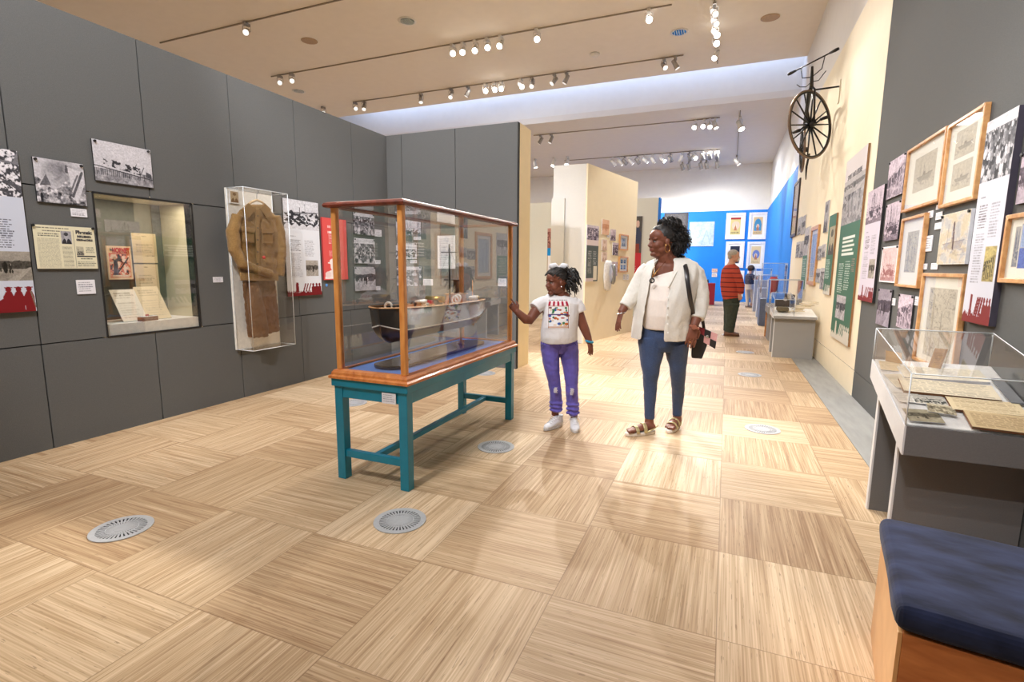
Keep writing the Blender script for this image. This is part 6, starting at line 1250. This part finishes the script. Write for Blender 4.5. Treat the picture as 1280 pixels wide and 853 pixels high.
    # hair: pulled back cap and big curly puff falling behind
    q = MB(); q.ell((0, -.14, .66), (.375, .42, .365), M, 24, 14); q.ell((0, -.02, .86), (.27, .28, .16), M, 20, 10); cap_ = remesh(q, 'hair', hair_m, None, .006, 2, .5, (.006, .02))
    rr = random.Random(8)
    def seed1(r):
        a, b2 = r.uniform(0, 2 * PI), r.uniform(-1, 1); k_ = r.uniform(.55, 1); s2 = math.sqrt(1 - b2 * b2); v = Vector((.40 * s2 * math.cos(a), .38 * s2 * math.sin(a), .50 * b2)); p = Vector((0, -.50, .55)) + v * k_
        if r.random() < .35: v = Vector((.32 * s2 * math.cos(a), .30 * s2 * math.sin(a), .2 * b2)); p = Vector((0, -.28, 1.04)) + v * k_
        return p, (v.x * 2, v.y * 2 - .3, v.z + .15)
    curls(M, seed1, 'hair_curls', None, 1500, rr, .048, .0027, .009)
    q = MB(); q.ell((0, -.48, .58), (.34, .32, .45), M, 16, 10); q.ell((0, -.3, 1.0), (.26, .24, .16), M, 16, 10); remesh(q, 'hair_mass', hair_m, None, .008, 2, .5, (.03, .03))
    return M
put(t, build_woman)
# handbag hanging from her shoulder
bag = empty('handbag', tuple(W.P(875, 448, .10)), 0, 'black and pink checked handbag on a thin black strap behind the hand of the woman', 'handbag')
def build_bag():
    blk = mat('bag_black', (.02, .018, .02), .35, spec=.6); pk = mat('bag_pink', rgb(214, 160, 156), .5)
    P_ = lambda x, y, dd=.06: W.P(x, y, dd)
    m = MB(); m.prism([P_(865, 424), P_(887, 424), P_(877.5, 449), P_(864.5, 448)], W.d * .10); m.build('bag_body', blk, bevel=.006)
    def quad(c, m_, nm, dd=.045): m = MB(); m.prism([P_(x, y, dd) for x, y in c], W.d * .008); m.build(nm, m_, bevel=.001)
    # flap as a checked sheet of six fields
    A, B, C_, D_ = (873, 408), (897, 418), (894, 436.5), (872, 424)
    L2 = lambda u, v: tuple((A[i] * (1 - u) + B[i] * u) * (1 - v) + (D_[i] * (1 - u) + C_[i] * u) * v for i in (0, 1))
    for i in range(3):
        for k in range(2):
            quad([L2(i / 3, k / 2), L2((i + 1) / 3, k / 2), L2((i + 1) / 3, (k + 1) / 2), L2(i / 3, (k + 1) / 2)], (pk if (i + k) % 2 == 0 else blk) if not (i == 0 and k == 0) else mat('bag_red', rgb(150, 50, 64), .5), 'flap_field')
    m = MB(); c = P_(884, 421, .04); m.ell(c, (.012, .006, .012)); m.build('clasp', silver)
    m = MB(); m.tube([W.P(852, 329, .0), W.P(856, 330, -.06), W.P(858, 338, -.13), W.P(859, 349, -.17), W.P(862.5, 372, -.17), W.P(866, 392, -.06), W.P(872, 412, .06)], [(.016, .003)] * 7, 8, side=W.r); m.tube([W.P(852, 329, .0), W.P(862, 332, .14), W.P(872, 360, .17), W.P(880, 412, .12)], [(.012, .003)] * 4, 8, side=W.r); m.build('shoulder_strap', blk)
put(bag, build_bag)
# ================= girl
K = Fig(-1.13, 3.93, None); t = empty('person', (K.o.x, K.o.y, 0), 0, 'girl in printed white t-shirt and purple jeans pointing at the ship case', 'person')
def build_girl():
    toc = -K.d; f = (-K.r * .84 + toc * .54); hh = .205
    b_ = MB(); M = head(K, b_, K.P(695, 369, -.02), hh, f, -.04)
    for s_ in (-1, 1): b_.ell((s_ * .17, .17, .30), (.14, .14, .15), M)
    b_.tube([M @ Vector((0, -.12, .40)), M @ Vector((0, -.14, .02)), K.P(703, 371, .02), K.P(703, 380, .02)], [.048, .052, .060, .07], 14)
    for x_, x2_, x3_ in ((690, 694, 695), (711, 714, 716.5)): K.limb(b_, [(x_ + (2 if x_ < 700 else -2), 428, 0, .055), (x_, 448, 0, .05), (x2_, 482, 0, .036), (x3_, 506, 0, .030)])
    K.loft(b_, [(681, 719, 416, .09, 0), (680, 719, 434, .09, 0)])
    K.loft(b_, [(692, 716, 377, .05, .02), (683, 721, 383, .075, .02), (681, 720, 400, .09, .02), (680, 720, 420, .09, .02)])
    K.limb(b_, [(686, 379, .0, .045), (677, 382, -.02, .045), (669, 390, -.05, .043), (662, 400, -.08, .040), (657, 399.5, -.10, .037), (651, 394, -.10, .031), (645, 388.5, -.10, .024)])
    # pointing hand
    wr = K.P(646, 389.5, -.10); kn = K.P(640.5, 382.5, -.10); axh = (kn - wr).normalized()
    hand(b_, wr, kn, (toc * .75 - K.r * .2 + Vector((0, 0, .35))), +1, None, (.2, .02, .85, .9, .9), L_=.066, w_=.06, tcurl=.2)
    K.limb(b_, [(717, 379, .02, .045), (722, 388, .02, .043), (727, 402, .02, .039), (731.5, 413, .01, .036), (735, 422, .0, .029), (737, 429, -.01, .023)])
    hand(b_, K.P(737, 428, -.01), K.P(738.5, 437, -.02), toc * .6 + K.r * .7, -1, None, (.2, .2, .25, .3, .35), L_=.06, w_=.058)
    K.limb(b_, [(694, 500, .0, .035), (694, 510, .0, .032), (694, 519, .01, .03)]); K.limb(b_, [(716, 500, .0, .035), (717, 512, .0, .032), (717.5, 522, 0, .03)])
    remesh(b_, 'body', skin_g, None, .0034, 3, .5)
    face_bits(M, hh, None)
    # t-shirt
    wt = mat('tshirt_white', rgb(236, 234, 234), .85, var=.02, scale=60); s_ = MB()
    K.loft(s_, [(691, 715, 368.5, .055, .02), (682, 722, 372, .08, .02), (678, 725, 380, .105, .01), (678, 724, 390, .115, .0), (678, 723, 400, .125, -.01), (676, 722, 411, .135, -.02), (675.5, 722, 420, .135, -.02), (676, 722, 425.5, .13, -.015)], 24)
    K.limb(s_, [(688, 378, .0, .052), (680, 379, -.01, .058), (673, 382.5, -.03, .058), (668.5, 386.5, -.05, .056)]); K.limb(s_, [(715, 378, .02, .052), (720, 381, .02, .056), (723.5, 386, .02, .054), (725, 390.5, .02, .052)])
    sh = remesh(s_, 'tshirt', wt, None, .0055, 4, .5, (.006, .05))
    # printed picture projected on the front of the shirt: a fine sheet following the cloth
    cvp_ = CV(124, 150, (.93, .92, .92)); cvp_.text((.12, .0, .9, .05), 1, (.4, .3, .25), 3, .8)
    for i in range(9): cvp_.poly([(.14 + i * .08, .07), (.22 + i * .08, .07), (.20 + i * .09, .22), (.10 + i * .09, .22)], rgbd(176, 30, 60) if i % 2 == 0 else (.95, .9, .9))
    cvp_.rect((.12, .22, .9, .245), rgbd(190, 150, 130)); rr = random.Random(3)
    for i in range(46):
        cvp_.ell(rr.uniform(.14, .88), rr.uniform(.28, .9), rr.uniform(.03, .08), rr.uniform(.02, .05), rgbd(*rr.choice(((200, 110, 40), (40, 110, 60), (230, 200, 60), (120, 60, 40), (60, 90, 160), (170, 60, 60), (225, 205, 180), (225, 205, 180), (235, 232, 225), (60, 120, 80)))))
    cvp_.rect((.1, .5, .9, .54), rgbd(80, 60, 110)); cvp_.rect((.1, .92, .92, .98), rgbd(205, 170, 150)); cvp_.line(.12, .2, .12, .98, .008, rgbd(150, 90, 70)); cvp_.line(.9, .2, .9, .98, .008, rgbd(150, 90, 70))
    a_ = cvp_; w2, h2 = a_.w, a_.h; verts = []; me = sh.data
    from mathutils.bvhtree import BVHTree
    bv_ = BVHTree.FromPolygons([v.co for v in me.vertices], [tuple(p.vertices) for p in me.polygons])
    px0, px1, py0, py1 = 682, 713.5, 374.5, 411
    for j_ in range(h2):
        for i_ in range(w2):
            p = K.P(px0 + (px1 - px0) * i_ / (w2 - 1), py0 + (py1 - py0) * j_ / (h2 - 1), -.4); d = (p - Vector((0, 0, EYE))).normalized(); hit = bv_.ray_cast(p, d)
            q = hit[0] - d * .0025 if hit[0] else p + d * .3; verts.append(tuple(q))
    ii = [(j_ * w2 + i_, (j_ + 1) * w2 + i_, (j_ + 1) * w2 + i_ + 1, j_ * w2 + i_ + 1) for j_ in range(h2 - 1) for i_ in range(w2 - 1)]
    m2 = bpy.data.meshes.new('shirt_print'); m2.from_pydata(verts, [], ii); m2.materials.append(print_mat()); ca = m2.color_attributes.new('Col', 'FLOAT_COLOR', 'POINT'); col = np.ones((w2 * h2, 4)); col[:, :3] = a_.a.reshape(-1, 3); ca.data.foreach_set('color_srgb', col.reshape(-1).astype(np.float32)); m2.polygons.foreach_set('use_smooth', [True] * len(ii))
    o = bpy.data.objects.new('shirt_print', m2); COL.objects.link(o); so_ = o.modifiers.new('so', 'SOLIDIFY'); so_.thickness = .001
    # jeans
    j = MB(); pj = mat('purple_denim', rgb(104, 94, 186), .85, var=.16, scale=12, bump=.15, sheen=.2)
    K.loft(j, [(677, 721, 420, .115, .0), (675.5, 722, 428, .12, .005), (679, 720, 436, .10, .01), (684, 716, 441, .07, .01)])
    for rows in ([(675.5, 701, 428, .115, .0), (676, 700, 438, .10, .0), (677.5, 699.5, 448, .088, -.01), (680, 699.5, 460, .076, -.02), (683, 700, 470, .064, -.02), (685.5, 701, 480, .055, -.01), (687, 702, 490, .052, -.01), (687.5, 702.5, 500, .050, .0), (688.5, 702.5, 508, .048, 0), (690, 701.5, 514.5, .042, .0)],
                 [(697, 722.5, 428, .115, .01), (699, 723.5, 438, .10, .02), (700.5, 723.5, 448, .088, .02), (703.5, 723.5, 460, .076, .01), (705, 723, 470, .064, .0), (706.5, 722.5, 480, .057, -.01), (707, 722.8, 490, .054, -.01), (708, 723, 500, .052, .0), (709.5, 723, 510, .050, .0), (711, 722, 519, .043, .0)]):
        R_ = [K.ring(*r) for r in rows]; j.tube([r[0] for r in R_], [r[1] for r in R_], 16, side=K.r)
    for x, ys, in ((695, (503, 507.5, 512)), (716, (505, 510.5, 516))):
        for k_, y in enumerate(ys): q0 = K.P(x, y, 0); j.tube([q0 + K.r * .047 * math.cos(a) + K.d * .050 * math.sin(a) + Vector((0, 0, .004 * math.sin(3 * a + k_))) for a in [2 * PI * i / 20 for i in range(20)]], .010, 6, closed=True)
    remesh(j, 'jeans', pj, None, .0045, 2, .5, (.009, .035))
    q = MB(); q.tube([K.P(700, 428.5, -.135), K.P(699.5, 432, -.135), K.P(698, 437, -.13), K.P(698.5, 443, -.10)], .003, 5); q.tube([K.P(680, 428, -.115), K.P(679, 431, -.11), K.P(676, 433, -.06)], .0025, 5); q.tube([K.P(718, 428.5, -.115), K.P(719.5, 431, -.105), K.P(722, 433, -.06)], .0025, 5); q.build('jeans_seam', mat('purple_seam', rgb(78, 68, 150), .9))
    for x, y, h_ in ((694.5, 488, 7), (715, 490, 9)): 
        q = MB(); rr2 = random.Random(int(x)); q0 = K.P(x, y, -.085)
        for i_ in range(9): z_ = (i_ - 4) * h_ / 9 / 160; q.tube([q0 + Vector((0, 0, z_)) - K.r * rr2.uniform(.008, .018), q0 + Vector((0, 0, z_)) + K.r * rr2.uniform(.008, .018)], .0028, 5)
        q.build('torn_patch', mat('white_threads', rgb(220, 218, 225), .9))
    q = MB()
    for a0 in (0,): pass
    # shoes
    ws = mat('sneaker_white', rgb(238, 238, 240), .5, var=.02); sole_m = mat('sneaker_sole', rgb(210, 208, 205), .5)
    for (hp, dr, nm) in ((K.P(697, 527.5, 0), (-K.r * .60 + toc * .8), 0), (K.P(717.5, 530, 0), (K.r * .08 + toc), 1)):
        hp = Vector((hp.x, hp.y, 0)); dr = dr.normalized(); sd = dr.cross(Vector((0, 0, 1))); s0 = empty('sneaker', tuple(hp)); iv = Matrix.Translation(hp).inverted()
        q = MB(); A_ = lambda a, z: hp + dr * a + Vector((0, 0, z))
        q.tube([A_(-.045, .035), A_(-.02, .042), A_(.04, .042), A_(.09, .034), A_(.135, .028), A_(.16, .024)], [(.026, .024), (.033, .032), (.036, .032), (.038, .026), (.034, .019), (.016, .010)], 16, side=sd)
        q.tube([A_(-.01, .04), A_(-.012, .08), A_(-.012, .098)], [(.034, .038), (.034, .038), (.036, .040)], 14, side=sd); q.tube([A_(.02, .075), A_(.09, .055)], [(.024, .015), (.022, .012)], 10, side=sd)
        o = remesh(q, 'upper', ws, None, .004, 3); o.parent = s0; o.matrix_parent_inverse = iv
        q = MB(); q.prism([hp + dr * (.057 + .115 * math.cos(2 * PI * k / 24)) + sd * (.037 + .004 * math.cos(2 * PI * k / 24)) * math.sin(2 * PI * k / 24) + Vector((0, 0, .001)) for k in range(24)], (0, 0, .022)); o = q.build('sole', sole_m, bevel=.005); o.parent = s0; o.matrix_parent_inverse = iv
        q = MB()
        for k in range(5):
            a = .035 + .018 * k; z = .086 - .008 * k; q.tube([A_(a, z) - sd * .022, A_(a, z + .008), A_(a, z) + sd * .022], .0028, 5)
        q.tube([A_(.025, .095), A_(.03, .10) - sd * .03, A_(.045, .075) - sd * .045], .0028, 5); q.tube([A_(.025, .095), A_(.03, .10) + sd * .03, A_(.045, .07) + sd * .045], .0028, 5); o = q.build('laces', ws); o.parent = s0; o.matrix_parent_inverse = iv
    q = MB(); c = K.P(736.8, 427, -.01); q.tube([c + K.r * .030 * math.cos(a) + K.d * .030 * math.sin(a) - Vector((0, 0, .006 * math.cos(a))) for a in [2 * PI * k / 20 for k in range(20)]], [(.009, .004)] * 20, 6, side=(0, 0, 1), closed=True); q.build('blue_wristband', mat('band_blue', rgb(40, 150, 190), .4))
    q = MB(); sg = 1 if (M @ Vector((.37, 0, 0)) - Vector((0, 0, EYE))).length < (M @ Vector((-.37, 0, 0)) - Vector((0, 0, EYE))).length else -1; c = M @ Vector((sg * .37, -.02, .33)); q.ell(c, .007); q.build('ear_stud', silver)
    # hair
    q = MB(); q.ell((0, -.12, .68), (.37, .41, .36), M, 24, 14); q.ell((0, .06, .83), (.27, .24, .15), M); remesh(q, 'hair', hair_m, None, .005, 2, .5, (.012, .018))
    rr = random.Random(5)
    tw = MB()      # twisted rows on the top of the head
    for i in range(9):
        for k in range(2):
            x_ = (i - 4) * .075; pts = []
            for s2 in range(9):
                fz = s2 / 8; y_ = .30 - .62 * fz; z_ = .66 + .40 * math.sin(PI * (fz * .62 + .12)) - .10 * abs(x_) * 4 * .5; a = fz * 24 + k * PI; pts.append(M @ Vector((x_ * (1 + .2 * math.sin(fz * 3)) + .014 * math.cos(a), y_, z_ + .014 * math.sin(a))))
            tw.tube(pts, .0042, 5)
    tw.build('hair_twists', hair_m)
    def seed2(r):
        a = r.uniform(0, 2 * PI); k_ = math.sqrt(r.random()); return Vector((.30 * k_ * math.cos(a), -.40 + .20 * k_ * math.sin(a), .74 + r.uniform(-.26, .24))), (1.0 * math.cos(a) * k_, -.75 + .5 * math.sin(a), .8 * r.uniform(-.7, 1))
    curls(M, seed2, 'hair_locks', None, 230, rr, .115, .0058, .007, twist=2.2)
    bd = MB(); 
    for i in range(34):
        p = M @ Vector((rr.uniform(-.3, .3), -.35 - rr.uniform(0, .45), rr.uniform(.05, .4))); bd.ell(p, .0045, None, 6, 4)
    bd.build('hair_beads', mat('beads', rgb(225, 225, 225), .3))
    bw_ = MB(); c = M @ Vector((0, -.14, 1.045)); side = K.r
    for s_ in (-1, 1):
        bw_.tube([c, c + side * s_ * .028 + Vector((0, 0, .016)), c + side * s_ * .056 + Vector((0, 0, .008)), c + side * s_ * .066 + Vector((0, 0, -.006))], [(.008, .010), (.014, .022), (.016, .026), (.006, .020)], 10, side=K.d)
    bw_.ell(c, .012); bw_.build('hair_bow', mat('bow_white', rgb(242, 242, 244), .7))
put(t, build_girl)
# ================= man in red
N_ = Fig(.096, 10.72, None); t = empty('person', (N_.o.x, N_.o.y, 0), 0, 'grey haired man in red striped jumper and dark green trousers wearing a white mask', 'person')
def build_man():
    toc = -N_.d; f = N_.r * .95 - toc * .12; hh = .235; b_ = MB(); M = head(N_, b_, N_.P(917.5, 328, -.0), hh, f, .0)
    b_.tube([M @ Vector((0, -.12, .40)), M @ Vector((0, -.15, 0)), N_.P(913, 333, .0)], [.06, .06, .075], 12)
    N_.loft(b_, [(906, 920, 334, .08), (903, 925, 340, .1), (903, 926, 365, .1)])
    N_.limb(b_, [(922, 340, -.1, .05), (925, 356, -.13, .045), (924, 368, -.12, .035)]); hand(b_, N_.P(924, 367, -.12), N_.P(925, 371.5, -.12), toc, 1, None, (.3, .3, .3, .3, .3))
    remesh(b_, 'body', skin_p, None, .007, 3); face_bits(M, hh, None, mask=True)
    q = MB(); q.ell((0, -.12, .68), (.38, .42, .35), M); q.ell((0, -.3, .45), (.30, .2, .25), M); remesh(q, 'hair', mat('hair_grey', rgb(170, 164, 156), .8, var=.2, scale=80), None, .009, 2)
    q = MB(); q.ell((0, .27, .25), (.2, .16, .19), M); q.build('face_mask', mat('mask_white', rgb(232, 232, 232), .8))
    red = bpy.data.materials.new('red_stripe_knit'); n, l, p = nt(red); g_ = n.new('ShaderNodeNewGeometry'); sp = n.new('ShaderNodeSeparateXYZ'); l.new(g_.outputs['Position'], sp.inputs[0]); ml = n.new('ShaderNodeMath'); ml.operation = 'MULTIPLY'; ml.inputs[1].default_value = 11.5; l.new(sp.outputs[2], ml.inputs[0]); fr = n.new('ShaderNodeMath'); fr.operation = 'FRACT'; l.new(ml.outputs[0], fr.inputs[0]); gt = n.new('ShaderNodeMath'); gt.operation = 'GREATER_THAN'; gt.inputs[1].default_value = .78; l.new(fr.outputs[0], gt.inputs[0])
    mx = n.new('ShaderNodeMix'); mx.data_type = 'RGBA'; mx.inputs['A'].default_value = (*rgb(178, 70, 54), 1); mx.inputs['B'].default_value = (*rgb(96, 34, 34), 1); l.new(gt.outputs[0], mx.inputs['Factor']); l.new(mx.outputs['Result'], p.inputs['Base Color']); p.inputs['Roughness'].default_value = .9
    s_ = MB(); N_.loft(s_, [(906.5, 919, 331, .08, 0), (902.5, 924, 335.5, .14, 0), (901, 926, 342, .18, 0), (900, 926.5, 355, .19, 0), (901.5, 926.5, 366, .18, 0), (903.5, 926, 373, .17, 0)])
    N_.limb(s_, [(918, 338, -.12, .08), (923, 347, -.17, .075), (926.5, 358, -.17, .065), (925.5, 367, -.13, .055)]); remesh(s_, 'jumper', red, None, .010, 4, .5, (.015, .06))
    j = MB(); N_.loft(j, [(903, 925, 368, .14, 0), (903.5, 925, 376, .14, 0), (904, 924, 383, .12, 0)])
    for rows in ([(905, 925, 380, .09, -.06), (907, 922, 392, .085, -.06), (907, 920, 403, .075, -.06), (905.5, 917.5, 415, .07, -.04)], [(904, 918, 380, .09, .1), (904.5, 918, 392, .085, .1), (904.5, 916, 404, .075, .08), (904, 914, 414, .07, .06)]):
        R_ = [N_.ring(*r) for r in rows]; j.tube([r[0] for r in R_], [r[1] for r in R_], 14, side=N_.r)
    remesh(j, 'trousers', mat('green_trousers', rgb(54, 62, 54), .9, var=.2, scale=30, bump=.2), None, .010, 4, .5, (.015, .06))
    for dd in (-.05, .08):
        q = MB(); c = N_.P(909, 418, dd); c.z = 0; q.tube([c - N_.r * .06 + Vector((0, 0, .05)), c + N_.r * .04 + Vector((0, 0, .055)), c + N_.r * .14 + Vector((0, 0, .04)), c + N_.r * .21 + Vector((0, 0, .03))], [(.04, .045), (.045, .05), (.046, .034), (.03, .024)], 14, side=N_.d); q.tube([c - N_.r * .065 + Vector((0, 0, .012)), c + N_.r * .22 + Vector((0, 0, .012))], [(.045, .010), (.045, .010)], 10, side=N_.d); q.build('shoe', mat('shoe_brown', rgb(104, 70, 54), .5))
put(t, build_man)
# ================= far visitor
V = Fig(.75, 18.9, None); t = empty('person', (V.o.x, V.o.y, 0), 0, 'distant visitor in dark patterned top and pale trousers before the far blue wall', 'person')
def build_visitor():
    toc = -V.d; f = V.r * .8 - toc * .5; hh = .24; b_ = MB(); M = head(V, b_, V.P(939.5, 341, 0), hh, f)
    b_.tube([M @ Vector((0, -.1, .4)), V.P(938.5, 343, 0)], [.06, .07], 10); V.loft(b_, [(933, 943, 344.5, .1), (933, 942, 352, .1)]); V.limb(b_, [(941, 345, -.1, .045), (943, 349, -.15, .04), (945.5, 350, -.12, .035), (946.5, 348, -.1, .03)], 8); V.limb(b_, [(934.5, 379, 0, .05), (934.5, 383, 0, .045)], 8); V.limb(b_, [(939.5, 379, 0, .05), (939.5, 383, 0, .045)], 8)
    hand(b_, V.P(946, 348.5, -.1), V.P(947.5, 347, -.1), toc, 1, None, (.2,) * 5); remesh(b_, 'body', skin_p, None, .009, 3)
    q = MB(); q.ell((0, -.12, .62), (.46, .46, .44), M); remesh(q, 'hair', mat('hair_brown', rgb(70, 52, 44), .8, var=.3, scale=60), None, .012, 2, .5, (.03, .04))
    s_ = MB(); V.loft(s_, [(934.5, 942, 342.5, .1), (931.5, 944, 345, .15), (931, 943.5, 350, .16), (931, 943, 355.5, .16)]); V.limb(s_, [(941, 345, -.08, .07), (943.5, 349, -.13, .065)], 10); remesh(s_, 'top', mat('patterned_top', rgb(62, 60, 76), .85, var=.7, scale=30), None, .012, 4)
    j = MB(); V.loft(j, [(931, 943, 354, .15), (931, 943, 362, .15)])
    for rows in ([(931, 937.5, 360, .1, 0), (931.5, 937, 372, .085, 0), (932.5, 936.5, 382.5, .075, 0)], [(936.5, 943, 360, .1, .05), (937.5, 943, 372, .085, .05), (938, 942, 382.5, .075, .03)]):
        R_ = [V.ring(*r) for r in rows]; j.tube([r[0] for r in R_], [r[1] for r in R_], 10, side=V.r)
    remesh(j, 'trousers', mat('pale_trousers', rgb(206, 192, 178), .9), None, .012, 4)
    for x in (934.5, 940): q = MB(); c = V.P(x, 384, 0); c.z = 0; q.tube([c - V.r * .08 + Vector((0, 0, .035)), c + V.r * .05 + Vector((0, 0, .045)), c + V.r * .18 + Vector((0, 0, .03))], [(.04, .034), (.045, .04), (.03, .024)], 10, side=V.d); q.build('shoe', mat('shoe_grey', rgb(150, 136, 128), .6))
put(t, build_visitor)
